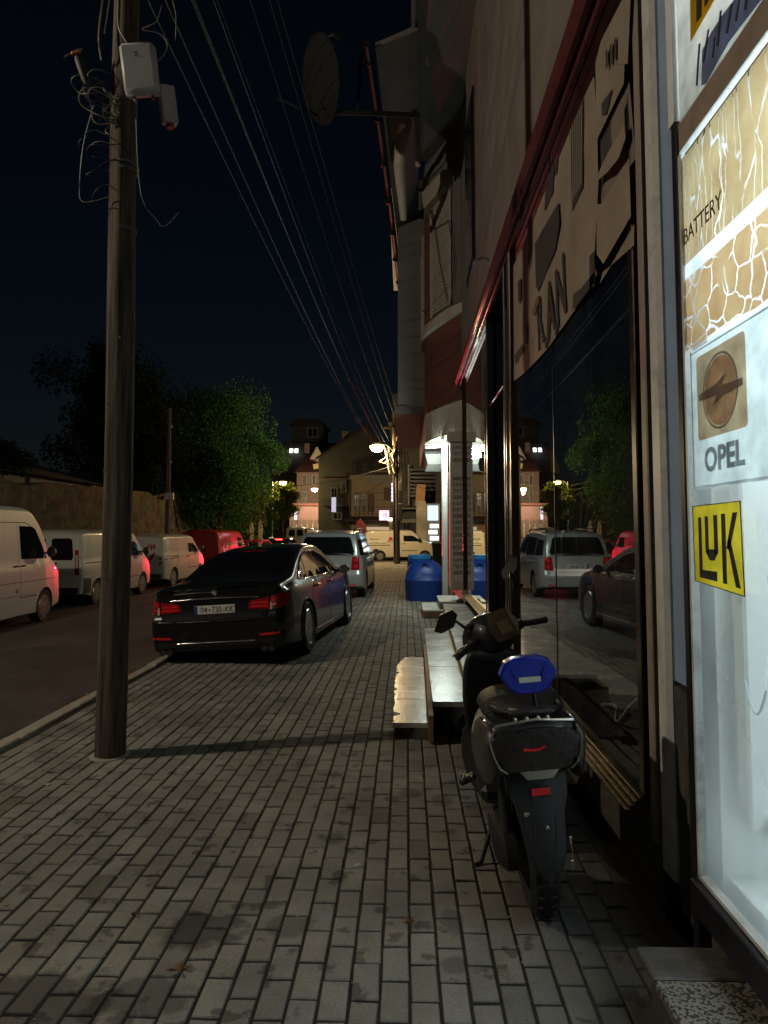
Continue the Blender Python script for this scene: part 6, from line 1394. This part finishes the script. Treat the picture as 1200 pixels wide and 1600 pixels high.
part('reflector', m_dish, dish, lambda m: m.lathe([(.001, -.13), (.2, -.12), (.4, -.085), (.58, -.01), (.66, .05), (.66, .065), (.58, .005), (.4, -.07), (.2, -.105), (.001, -.115)], 36, DT), 40)
part('feed_arm', m_steel, dish, lambda m: m.tube([DT @ Vector((-.62, 0, .03)), DT @ Vector((-.75, 0, .5))], .016, 8)); part('feed_horn', m_dish, dish, lambda m: m.tube([DT @ Vector((-.75, 0, .5)), DT @ Vector((-.7, 0, .6))], .04, 10), 50)
part('support_arm', m_dish, dish, lambda m: (m.tube([(.0, 0, -.3), (.1, 0, -.55), (.9, .05, -.55), (1.65, .3, -.45)], .04, 8), m.tube([(.65, 0, -.55), (.7, 0, .4)], .025, 8), m.tube([(-.25, 0, -.5), (-.65, 0, -.3)], .02, 8)), 50)
# ================================================================== LEFT SIDE: STONE WALL, TREES
def stone_mat():
    m, nt, p = _nt('old_stone'); N = nt.nodes.new; L = nt.links.new; co = N('ShaderNodeNewGeometry').outputs['Position']
    v = N('ShaderNodeTexVoronoi'); v.inputs['Scale'].default_value = 4.5; L(co, v.inputs['Vector']); n = N('ShaderNodeTexNoise'); n.inputs['Scale'].default_value = 3.5; n.inputs['Detail'].default_value = 9; n.inputs['Roughness'].default_value = .7; L(co, n.inputs['Vector'])
    r_ = N('ShaderNodeValToRGB'); e = r_.color_ramp.elements; e[0].position = .32; e[0].color = (.05, .036, .026, 1); e[1].position = .7; e[1].color = (.24, .175, .115, 1); L(n.outputs['Fac'], r_.inputs[0])
    mx = N('ShaderNodeMix'); mx.data_type = 'RGBA'; mx.blend_type = 'MULTIPLY'; mx.inputs['Factor'].default_value = .5; L(r_.outputs[0], mx.inputs[6]); L(v.outputs['Color'], mx.inputs[7]); L(mx.outputs[2], p.inputs['Base Color']); p.inputs['Roughness'].default_value = .95
    b = N('ShaderNodeBump'); b.inputs['Strength'].default_value = 1; b.inputs['Distance'].default_value = .12; L(n.outputs['Fac'], b.inputs['Height']); L(b.outputs[0], p.inputs['Normal']); return m
m_stone = stone_mat()
rw = random.Random(9)
def wallgeo(m):
    top = [2.75 + .05 * math.sin(k * .9) + rw.gauss(0, .05) + .012 * k for k in range(61)]
    fr = lambda u, v: (-10.9 + .05 * math.sin(u * 140 + v * 17) - .12 * v, 6 + 32 * u, -.4 + (top[int(u * 60)] + .4) * v)
    m.grid(fr, 60, 8); m.grid(lambda u, v: (-11.02 - .9 * v + .05 * math.sin(u * 140 + 17), 6 + 32 * u, top[int(u * 60)] - .02 * v), 60, 2)
o = part('stone_wall', m_stone, None, wallgeo, 70); tag(o, 'old rough stone retaining wall behind the parked vans', 'wall')
m_roofd = M('dark_tiles', (.06, .045, .04), .85, var=.3, scale=3)
hb = thing('low_house', 'low dark roofed house above the stone wall at far left', 'house', (0, 0, 0))
part('wall', m_plaster, hb, lambda m: m.box((-16.5, 26, 1.7), (7, 9, 3.8))); part('roof', m_roofd, hb, lambda m: m.prism([(-20.4, 3.55), (-12.6, 3.55), (-16.5, 4.6)], 'y', 21.2, 30.8))

def leaf_mat(name, col, var=.28):
    m, nt, p = _nt(name); N = nt.nodes.new; L = nt.links.new
    g = N('ShaderNodeNewGeometry'); r_ = N('ShaderNodeMapRange'); r_.inputs['To Min'].default_value = 1 - var; r_.inputs['To Max'].default_value = 1 + var; L(g.outputs['Random Per Island'], r_.inputs['Value'])
    v = N('ShaderNodeVectorMath'); v.operation = 'SCALE'; v.inputs[0].default_value = col; L(r_.outputs[0], v.inputs['Scale'])
    nt.nodes.remove(p); d = N('ShaderNodeBsdfDiffuse'); t = N('ShaderNodeBsdfTranslucent'); gl = N('ShaderNodeBsdfGlossy'); gl.inputs['Roughness'].default_value = .45; gl.inputs[0].default_value = (.25, .25, .25, 1)
    L(v.outputs[0], d.inputs[0]); L(v.outputs[0], t.inputs[0]); a = N('ShaderNodeMixShader'); a.inputs[0].default_value = .35; L(d.outputs[0], a.inputs[1]); L(t.outputs[0], a.inputs[2]); b = N('ShaderNodeMixShader'); b.inputs[0].default_value = .015; L(a.outputs[0], b.inputs[1]); L(gl.outputs[0], b.inputs[2]); L(b.outputs[0], nt.nodes['Material Output'].inputs['Surface']); return m
m_leaf = leaf_mat('leaf_green', (.05, .14, .04)); m_leaf_dk = leaf_mat('leaf_shaded', (.014, .026, .011)); m_leaf_y = leaf_mat('leaf_lamplit', (.12, .14, .02))  # dark copy has shade painted in, yellow copy has lamplight painted in
m_bark = M('bark', (.12, .095, .07), .9, var=.3, scale=6, bump=.6, bscale=20)
def tree(label, loc, h, crown_z, rx, ry, rz_, n, ls_, mat, seed, trunk_r=.16, nclump=26):
    rr = random.Random(seed); t = thing('tree', label, 'tree', loc)
    clumps = []
    for k in range(nclump):
        a = rr.random() * 6.283; u = rr.uniform(-1, 1); q = rr.random() ** .45; s_ = math.sqrt(1 - u * u)
        prof = 1 - .35 * max(0, u)
        clumps.append(Vector((rx * q * s_ * math.cos(a) * prof, ry * q * s_ * math.sin(a) * prof, crown_z + rz_ * q * u)))
    tr_ = part('trunk', m_bark, t, lambda m: m.tube([(0, 0, 0), (.05, 0, h * .25), (-.05, .05, h * .5), (.02, 0, crown_z + rz_ * .5)], [trunk_r, trunk_r * .8, trunk_r * .6, trunk_r * .25], 10), 50)
    part('limb', m_bark, tr_, lambda m: [m.tube([(0, 0, min(c.z * .6, crown_z - rz_ * .6 + .8)), (c.x * .5, c.y * .5, c.z - .3 * rz_ * .5), tuple(c)], [trunk_r * .35, trunk_r * .2, .02], 5) for c in clumps[::2]], 50)
    b = MB(); per = n // nclump
    for c in clumps:
        cr_ = rr.uniform(.22, .42) * min(rx, rz_)
        for k in range(per):
            d = Vector((rr.gauss(0, 1), rr.gauss(0, 1), rr.gauss(0, .8)))
            if d.length > 1.75: d *= 1.75 / d.length
            p = c + d * cr_ * .62
            e = Euler((rr.gauss(0, .9), rr.gauss(.5, .7), rr.random() * 6.28)).to_matrix(); l = ls_ * rr.uniform(.6, 1.3)
            b.add([p, p + e @ Vector((l * .5, l * .27, .06 * l)), p + e @ Vector((l, 0, -.12 * l)), p + e @ Vector((l * .5, -l * .27, .06 * l))], [(0, 1, 2, 3)])
    cw = b.build('crown', mat, t, fix=False); return t
tree('broad leafy tree lit green behind the parked delivery vans', (-9.7, 36.5, -.3), 9, 5.6, 3.0, 2.8, 4.3, 46000, .135, m_leaf, 3, .18, 54)
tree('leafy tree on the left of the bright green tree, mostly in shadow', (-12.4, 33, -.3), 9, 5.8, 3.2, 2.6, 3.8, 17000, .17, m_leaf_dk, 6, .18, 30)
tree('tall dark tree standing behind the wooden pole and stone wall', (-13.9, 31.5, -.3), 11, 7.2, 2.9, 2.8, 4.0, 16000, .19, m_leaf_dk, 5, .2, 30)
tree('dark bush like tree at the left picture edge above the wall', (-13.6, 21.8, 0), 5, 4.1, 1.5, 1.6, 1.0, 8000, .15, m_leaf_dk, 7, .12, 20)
tree('small tree glowing yellow green around the far street lamp', (-10.2, 58.2, -.2), 6, 4.5, 1.3, 1.2, 1.7, 6000, .18, m_leaf_y, 8, .1, 20)
tree('dark tree between the lit tree and the far street lamp', (-10.9, 50, -.3), 6, 3.2, 1.7, 1.6, 2.2, 8000, .18, m_leaf, 9, .12, 22)
for k, x in enumerate((404, 413)):
    b = onY(x, 845, 50); tr_ = part('bare_tree', m_bark, None, lambda m: m.tube([(b.x, 50, -.4), (b.x + .05, 50, 2), (b.x - .1, 50, 4.4)], [.14, .12, .07], 8), 50); tag(tr_, ('left' if k == 0 else 'right') + ' of two slim bare tree trunks beside the folded parasols', 'tree')

# ================================================================== FAR BUILDINGS
m_w_beige = M('house_beige', (.36, .30, .21), .9, var=.15, scale=1.2, dirt=(.22, .18, .12), dscale=.6, world_co=True)
m_w_grey = M('house_grey', (.085, .082, .08), .9, var=.2, scale=1.2, dirt=(.05, .048, .045), dscale=.6, world_co=True)
m_w_brown = M('house_brown', (.15, .1, .075), .9, var=.2, scale=1.2, world_co=True)
m_w_pink = M('house_pink', (.24, .14, .115), .9, var=.2, scale=1.2, world_co=True)
m_roof_r = M('red_roof_tiles', (.17, .06, .04), .85, var=.3, scale=4, world_co=True)
m_wfr = M('window_frame_white', (.26, .25, .23), .6, var=.1); m_wdk = M('window_dark', (.012, .012, .015), .15, var=.2)
m_shut_b = M('shutter_brown', (.14, .09, .07), .7, var=.2)
def rect(px0, px1, py0, py1, Y):
    a, b = onY(px0, py1, Y), onY(px1, py0, Y); return a.x, b.x, a.z, b.z
def win(parent, px0, px1, py0, py1, Y, frame=m_wfr, glass=m_wdk, name='window', mid=True):
    x0, x1, z0, z1 = rect(px0, px1, py0, py1, Y); w, h = x1 - x0, z1 - z0; f = max(.05, w * .09)
    fr = part(name, frame, parent, lambda m: (m.box((x0 + f / 2, Y - .03, (z0 + z1) / 2), (f, .1, h)), m.box((x1 - f / 2, Y - .03, (z0 + z1) / 2), (f, .1, h)), m.box(((x0 + x1) / 2, Y - .03, z1 - f / 2), (w - 2 * f, .098, f)), m.box(((x0 + x1) / 2, Y - .04, z0 + f / 2), (w - 2 * f, .12, f)), (m.box(((x0 + x1) / 2, Y - .025, (z0 + z1) / 2), (f * .7, .08, h - 2 * f)) if mid else None)))
    part('pane', glass, fr, lambda m: m.box(((x0 + x1) / 2, Y + .0, (z0 + z1) / 2), (w - 2 * f + .01, .02, h - 2 * f + .01))); return fr
def block(name, label, cat, px0, px1, pytop, Y, depth, mat, roof=None, roof_mat=None, over=.25, base=-.4, apex=None):
    t = thing(name, label, cat, (0, 0, 0)); x0, x1, _, z1 = rect(px0, px1, pytop, 840, Y)
    part('wall', mat, t, lambda m: m.box(((x0 + x1) / 2, Y + depth / 2, (base + z1) / 2), (x1 - x0, depth, z1 - base)))
    if roof == 'flat': part('roof', roof_mat or m_conc, t, lambda m: m.box(((x0 + x1) / 2, Y + depth / 2, z1 + .1), (x1 - x0 + over * 2, depth + over * 2, .2)))
    if roof == 'gable':   # ridge runs away from us, gable to the viewer
        ax, az = apex; p = onY(ax, az, Y)
        part('gable', mat, t, lambda m: m.prism([(x0, z1), (x1, z1), (p.x, p.z)], 'y', Y + .003, Y + depth))
        for (xa, sg) in ((x0, -1), (x1, 1)):
            part('roof_slope', roof_mat, t, lambda m: m.prism([(xa + sg * over, z1 - .15), (p.x, p.z + .02), (p.x, p.z + .2), (xa + sg * over, z1 + .05)], 'y', Y - over, Y + depth + over))
    if roof == 'hip':     # slope towards us
        ax, az = apex; p = onY(ax, az, Y)
        part('roof_slope', roof_mat, t, lambda m: m.loft([[(x0 - over, Y - over, z1), (x1 + over, Y - over, z1), (x1 + over, Y + depth, z1), (x0 - over, Y + depth, z1)], [(x0 + .6, Y + depth * .4, p.z), (x1 - .6, Y + depth * .4, p.z), (x1 - .6, Y + depth * .6, p.z), (x0 + .6, Y + depth * .6, p.z)]]))
    return t
# beige house facing the junction
h1 = block('house', 'beige two storey house with a shop below facing the junction', 'house', 546, 646, 742, 52, 8, m_w_beige, 'flat', m_roofd)
win(h1, 553, 561, 772, 800, 51.98); win(h1, 564, 572, 770, 800, 51.98)
for k in range(4): part('board_line', m_w_brown, h1, lambda m: m.box((onY(596, 770 + 11 * k, 51.98).x, 51.97, onY(596, 770 + 11 * k, 51.98).z), (3.9, .03, .04)))
x0, x1, z0, z1 = rect(546, 640, 812, 842, 51.9)
part('awning', m_roofd, h1, lambda m: m.prism([(51.95, z1 + .1), (50.9, z1 - .15), (50.9, z1 - .05), (51.95, z1 + .25)], 'x', x0 - .3, x1))
m_shopin = M('shop_interior', (.30, .2, .15), .8, var=.5, scale=3)
part('shop_interior', m_shopin, h1, lambda m: m.box(((x0 + x1) / 2, 51.96, .85), (x1 - x0 - .1, .06, 1.7)))
rs_ = random.Random(17)
for k in range(26):
    w_ = rs_.uniform(.08, .2); h_ = rs_.uniform(.25, .7); mt_ = rs_.choice([m_w_brown, m_wdk, m_w_pink, m_prt, m_wfr, m_w_beige, m_wdk, m_shut_b])
    part('merchandise', mt_, h1, lambda m: m.box((lerp(x0 + .15, x1 - .15, k / 25), 51.85 + rs_.random() * .06, rs_.uniform(.5, 1.5)), (w_, .08, h_)))
part('lit_fascia', glow('fascia_glow', (1, .78, .5), .35), h1, lambda m: m.box((onY(604, 827, 51.4).x, 51.3, onY(604, 827, 51.4).z), (2.9, .1, .34)))
for k in range(6): part('balcony_post', m_dark_al, h1, lambda m: m.tube([(x0 + .1 + k * .32, 51.85, z1 + .2), (x0 + .1 + k * .32, 51.85, z1 + 1.0)], .02, 5))
part('drain_pipe', m_roofd, h1, lambda m: m.tube([(x0 + .08, 51.9, 0), (x0 + .08, 51.9, 5.4)], .05, 6))
part('white_panel', m_wfr, h1, lambda m: m.box((onY(598, 745, 51.9).x, 51.93, onY(598, 745, 51.9).z), (1.9, .06, .9)))
# tall grey gabled house behind
h2 = block('house', 'tall grey gabled house behind the beige house', 'house', 497, 612, 716, 60, 10, m_w_grey, 'gable', m_roofd, apex=(572, 668))
for (a, b, c, d) in ((517, 527, 762, 785), (533, 541, 750, 770), (520, 535, 800, 812)): win(h2, a, b, c, d, 59.97)
part('balcony', m_conc, h2, lambda m: m.box((onY(530, 790, 59).x, 59.4, onY(530, 790, 59).z), (2.6, 1.2, .12)))
part('balcony_rail', m_steel, h2, lambda m: [m.tube([(onY(505, 778 + 3 * k, 58.9).x, 58.85, onY(505, 778 + 3 * k, 58.9).z), (onY(554, 778 + 3 * k, 58.9).x, 58.85, onY(554, 778 + 3 * k, 58.9).z)], .025, 5) for k in range(4)])
# brown houses down the far street
h3 = block('house', 'brown house with a small gable and red tiled roof in the far street', 'house', 463, 512, 738, 70, 9, m_w_brown, 'hip', m_roof_r, apex=(490, 705))
for (a, b, c, d) in ((505, 510, 733, 756), (505, 510, 763, 786)): win(h3, a, b, c, d, 69.97)
for (a, b, c, d) in ((473, 479, 742, 760), (473, 479, 768, 786), (488, 494, 742, 758)): win(h3, a, b, c, d, 69.97)
gx = onY(496, 706, 69.6); part('dormer', m_w_beige, h3, lambda m: m.prism([(gx.x - .55, gx.z - .75), (gx.x + .55, gx.z - .75), (gx.x, gx.z + .35)], 'y', 69.3, 72)); part('dormer_barge', m_wfr, h3, lambda m: (m.tube([(gx.x - .65, 69.25, gx.z - .8), (gx.x, 69.25, gx.z + .45)], .07, 4), m.tube([(gx.x + .65, 69.25, gx.z - .8), (gx.x, 69.25, gx.z + .45)], .07, 4)))
part('sign_board', M('ochre_board', (.42, .3, .12), .7, var=.1), h3, lambda m: m.box((onY(497, 728, 69.2).x, 69.2, onY(497, 728, 69.2).z), (.95, .1, .5), ry=R(-10)))
h6 = block('shop_row', 'pinkish lit row of small shops at the foot of the far street', 'building', 452, 508, 790, 67, 2.5, m_w_pink, 'flat', m_roof_r)
for k in range(6): part('shutter', m_shut_b if k % 2 else m_w_brown, h6, lambda m: m.box((onY(459 + 8.6 * k, 822, 66.9).x, 66.95, onY(459 + 8 * k, 822, 66.9).z - .2), (.38, .08, 1.6)))
part('pillar', m_w_beige, h6, lambda m: [m.box((onY(463 + 8.6 * k, 822, 66.7).x, 66.7, .9), (.1, .1, 2.8)) for k in range(5)])
# mansard house with lit skylights
h4 = block('house', 'dark mansard house with two lit skylights above the far street', 'house', 428, 535, 742, 88, 10, m_w_grey)
ax0, ax1, az0, az1 = rect(428, 535, 690, 742, 88)
part('mansard_roof', m_roofd, h4, lambda m: m.loft([[(ax0 - .3, 87.6, az0), (ax1 + .3, 87.6, az0), (ax1 + .3, 98, az0), (ax0 - .3, 98, az0)], [(ax0 + 1.0, 89.2, az1), (ax1 - .3, 89.2, az1), (ax1 - .3, 97, az1), (ax0 + 1.0, 97, az1)]]))
part('end_gable', m_w_beige, h4, lambda m: m.prism([(ax0 - .32, az0), (ax0 + .9, az0), (ax0 + 1.05, az0 + 2.9), (ax0 + .7, az0 + 3.0)], 'y', 87.45, 87.58))
bx0, bx1, bz0, bz1 = rect(456, 505, 664, 692, 90)
part('upper_storey', m_w_grey, h4, lambda m: m.box(((bx0 + bx1) / 2, 93, (bz0 + bz1) / 2), (bx1 - bx0, 5.6, bz1 - bz0))); part('upper_roof', m_roofd, h4, lambda m: m.prism([(bx0 - .4, bz1), (bx1 + .4, bz1), (bx1 - .4, bz1 + .7), (bx0 + .8, bz1 + .8)], 'y', 89.8, 96))
win(h4, 480, 497, 668, 684, 90.15)
m_sky = glow('skylight_glow', (.92, 1, .96), 2.6)
for (a, b) in ((453, 458.5), (461, 466.5)):
    q0, q1 = onY(a, 708, 88.3), onY(b, 702, 88.45); part('skylight', m_sky, h4, lambda m: m.loft([[(q0.x, 88.02, q0.z), (q1.x, 88.02, q0.z), (q1.x, 88.3, q1.z), (q0.x, 88.3, q1.z)], [(q0.x, 87.8, q0.z + .05), (q1.x, 87.8, q0.z + .05), (q1.x, 88.1, q1.z + .05), (q0.x, 88.1, q1.z + .05)]]))
# grey block to the right of the junction pole
h5 = block('apartment_block', 'grey apartment block with balcony slats and air conditioner beyond the junction', 'building', 613, 700, 665, 47, 9, m_w_grey, 'flat')
tx0, tx1, tz0, tz1 = rect(614, 650, 615, 668, 49); part('roof_house', m_w_grey, h5, lambda m: m.box(((tx0 + tx1) / 2, 51, (tz0 + tz1) / 2), (tx1 - tx0, 4, tz1 - tz0)))
s0, s1, sz0, sz1 = rect(640, 672, 728, 772, 45.6)
bal = part('balcony', m_conc, h5, lambda m: m.box(((s0 + s1) / 2, 46.3, sz0 - .1), (s1 - s0, 1.4, .16)))
for k in range(7): part('slat', m_dark_al, bal, lambda m: m.box(((s0 + s1) / 2, 45.6, sz0 + .12 + k * .24), (s1 - s0, .05, .09)))
part('white_pipe', m_wfr, h5, lambda m: m.tube([(s0 - .05, 45.5, sz1 + .1), (s0 - .05, 45.5, sz0 - .7)], .06, 8), 50)
u0, u1, uz0, uz1 = rect(640, 660, 640, 690, 45.8); part('upper_balcony', m_w_grey, h5, lambda m: m.box(((u0 + u1) / 2, 46.4, (uz0 + uz1) / 2), (u1 - u0, 1.2, uz1 - uz0)))
for k in range(3): part('slat', m_dark_al, h5, lambda m: m.box(((u0 + u1) / 2, 45.7, uz1 + .15 + .2 * k), (u1 - u0 + .5, .05, .08)))
ac = thing('air_conditioner', 'pale grey air conditioning unit on the wall beyond the junction', 'air conditioner', (0, 0, 0)); a0, a1, b0, b1 = rect(630, 650, 767, 792, 46.4)
part('case', m_w_grey, ac, lambda m: m.box(((a0 + a1) / 2, 46.65, (b0 + b1) / 2), (a1 - a0, .6, b1 - b0), b=.03)); part('bracket', m_wfr, ac, lambda m: m.box(((a0 + a1) / 2 - .2, 46.6, b0 - .1), (a1 - a0 + .4, .7, .08))); part('grille', m_wdk, ac, lambda m: [m.box(((a0 + a1) / 2, 46.34, lerp(b0, b1, .25 + .12 * k)), ((a1 - a0) * .7, .02, .03)) for k in range(5)])
ob = thing('hoarding_panel', 'brown wooden panel hanging at an angle beside the balcony', 'panel', (0, 0, 0)); c0_, c1_, d0, d1 = rect(650, 664, 757, 791, 44.5)
part('board', M('plywood', (.42, .24, .12), .7, var=.2, scale=3), ob, lambda m: m.box(((c0_ + c1_) / 2, 44.5, (d0 + d1) / 2), (c1_ - c0_, .06, d1 - d0), ry=R(4))); part('strut', m_dark_al, ob, lambda m: m.tube([(c1_, 44.55, d1), (c1_ + .6, 46.8, d1 + .1)], .03, 6))
m_kiosk = glow('kiosk_screen', (.45, .75, 1), 1.6); m_kw = glow('kiosk_white', (.85, .95, 1), 2.2)
ki = thing('lit_kiosk', 'glowing blue and white vending kiosk by the green bin', 'kiosk', (0, 0, 0)); k0, k1, kz0, kz1 = rect(667, 686, 788, 856, 44)
part('cabinet', m_wfr, ki, lambda m: m.box(((k0 + k1) / 2, 44.4, (kz0 + kz1) / 2), (k1 - k0 + .1, .7, kz1 - kz0 + .1))); part('screen', m_kiosk, ki, lambda m: m.box(((k0 + k1) / 2, 44.03, lerp(kz0, kz1, .8)), ((k1 - k0) * .85, .03, (kz1 - kz0) * .34)))
for k in range(4): part('shelf_light', m_kw, ki, lambda m: m.box(((k0 + k1) / 2 + (k % 2) * .08, 44.03, lerp(kz0, kz1, .08 + .14 * k)), ((k1 - k0) * .7, .03, (kz1 - kz0) * .09)))
part('pillar', m_plaster_l, ki, lambda m: m.box((k0 - .35, 44.3, 1.7), (.6, .4, 3.6)))
# lit signs
sg1 = thing('lit_sign', 'small glowing pink and white shop sign above the cream van', 'sign', (0, 0, 0)); e0, e1, f0, f1 = rect(592.5, 608, 797.5, 813, 50)
part('box', glow('sign_pink', (1, .62, .78), 1.5), sg1, lambda m: m.box(((e0 + e1) / 2, 50, (f0 + f1) / 2), (e1 - e0, .16, f1 - f0), b=.02))
text('lettering', 'IS', .42, m_refl, sg1, T_face((e0 + e1) / 2 + .08, 49.9, (f0 + f1) / 2), .005); part('bracket', m_dark_al, sg1, lambda m: m.tube([((e0 + e1) / 2, 50, f1), ((e0 + e1) / 2, 51.8, f1 + .1)], .03, 6))
sg2 = thing('lit_sign', 'narrow vertical violet white lit sign beside the junction pole', 'sign', (0, 0, 0)); e0, e1, f0, f1 = rect(611.5, 616.5, 754, 784, 46)
m_vio = glow('sign_violet', (.72, .7, 1), 1.5)
for k in range(5): part('lit_letter', m_vio, sg2, lambda m: m.box(((e0 + e1) / 2, 46, lerp(f0, f1, .1 + .2 * k)), (e1 - e0, .1, (f1 - f0) * .17), b=.02))
part('spine', m_dark_al, sg2, lambda m: m.box(((e0 + e1) / 2, 46.1, (f0 + f1) / 2), (.08, .06, f1 - f0 + .4)))
sg3 = thing('lit_sign', 'white lit strip sign below the pink sign by the junction pole', 'sign', (0, 0, 0)); e0, e1, f0, f1 = rect(606, 618, 809, 814, 48)
part('box', glow('sign_warm', (1, .9, .7), 3), sg3, lambda m: m.box(((e0 + e1) / 2, 48, (f0 + f1) / 2), (e1 - e0, .12, f1 - f0))); part('post', m_w_beige, sg3, lambda m: m.box(((e0 + e1) / 2, 48.1, f0 / 2), (.35, .1, f0)))
sg4 = thing('lit_sign', 'pale lavender lit banner sign on the far grey house', 'sign', (0, 0, 0)); e0, e1, f0, f1 = rect(518, 525, 777, 800, 58)
part('panel', glow('sign_lavender', (.75, .72, .95), .7), sg4, lambda m: m.box(((e0 + e1) / 2, 58, (f0 + f1) / 2), (e1 - e0, .1, f1 - f0))); part('bracket', m_dark_al, sg4, lambda m: m.tube([((e0 + e1) / 2, 58, f1), ((e0 + e1) / 2, 60, f1)], .03, 6))
sg5 = thing('lit_sign', 'slim blue white lit banner at the far end of the street', 'sign', (0, 0, 0)); e0, e1, f0, f1 = rect(460, 464, 792, 812, 66)
part('panel', glow('sign_bluewhite', (.7, .72, 1), .9), sg5, lambda m: m.box(((e0 + e1) / 2, 66, (f0 + f1) / 2), (e1 - e0, .1, f1 - f0))); part('post', m_steel, sg5, lambda m: m.tube([(e0, 66, 0), (e0, 66, f1)], .03, 6))
fl = thing('feather_flag', 'curved dark red and blue feather flag behind the silver car', 'flag', (0, 0, 0)); q0 = onY(578, 856, 42)
part('pole', m_steel, fl, lambda m: m.tube([(q0.x, 42, -.2), (q0.x - .15, 42, 1.6), (q0.x - .55, 42, 2.35)], .02, 6)); part('cloth', M('flag_cloth', (.2, .02, .05), .8, var=.3), fl, lambda m: m.loft([[(q0.x - .04, 42, .8), (q0.x - .04, 42.02, .8)], [(q0.x - .1, 42, 1.4), (q0.x - .3, 42.03, 1.5)], [(q0.x - .3, 42, 2.1), (q0.x - .6, 42.04, 1.9)], [(q0.x - .6, 42, 2.4), (q0.x - .85, 42.02, 2.1)]], closed=False))
# houses that close the view left of the far street
h7 = block('house', 'dark house wall behind the far street lamp and trees', 'house', 380, 452, 760, 95, 8, m_w_grey, 'flat', m_roofd)
win(h7, 440, 446, 780, 800, 94.97)

# more clutter of the far street: chimneys, aerials, blinds, planters
for (lab, px, py, Y, h_) in (('thin roof aerial on the tall grey gabled house', 560, 676, 62, 1.6), ('thin roof aerial on the far mansard house', 476, 664, 91, 1.8), ('thin roof aerial on the apartment block beyond the junction', 640, 616, 50, 1.7)):
    b = onY(px, py, Y); t = thing('roof_aerial', lab, 'aerial', (b.x, Y, b.z - .3))
    part('mast', m_steel, t, lambda m: m.tube([(0, 0, 0), (0, 0, h_)], .025, 5)); part('rods', m_steel, t, lambda m: [m.tube([(-.4 + .05 * k, 0, h_ - .15 * k), (.4 - .05 * k, 0, h_ - .15 * k)], .015, 4) for k in range(4)])
part('chimney', m_w_brown, h2, lambda m: m.box((onY(540, 690, 63).x, 63, onY(540, 690, 63).z + .2), (.6, .6, 1.4)))
part('chimney', m_w_brown, h3, lambda m: m.box((onY(480, 708, 73).x, 73, onY(480, 708, 73).z + .5), (.5, .5, 1.0)))
for k, (a, b, c, d) in enumerate(((575, 585, 772, 800), (600, 610, 762, 782))): win(h1, a, b, c, d, 51.98, m_w_brown, m_shut_b)
for (a, b, c, d) in ((548, 556, 722, 742), (566, 574, 716, 736), (585, 592, 720, 738)): win(h2, a, b, c, d, 59.97, m_w_brown)
part('string_course', m_w_brown, h2, lambda m: m.box((onY(555, 748, 59.9).x, 59.95, onY(555, 748, 59.9).z), (6.0, .1, .12)))
for (a, b, c, d) in ((622, 630, 700, 722), (622, 630, 735, 757), (655, 663, 700, 720)): win(h5, a, b, c, d, 46.97, m_w_brown)
for (a, b, c, d) in ((618, 626, 808, 850), (630, 641, 808, 850)): win(h5, a, b, c, d, 46.97, m_dark_al, m_wdk, name='shop_door')
part('shop_sign', m_wfr, h5, lambda m: m.box((onY(638, 814, 46.8).x, 46.85, onY(638, 814, 46.8).z), (.95, .06, .25)))
ug = thing('wall_conduit', 'bundle of dark conduits down the apartment block beyond the junction', 'conduit', (0, 0, 0))
for k in range(4): q = onY(622 + 4 * k, 690, 46.8); part('pipe', m_cable, ug, lambda m: m.tube([(q.x, 46.85, 7.5), (q.x + .1 * k, 46.85, 5), (q.x - .05, 46.85, 2.8)], .03, 5))
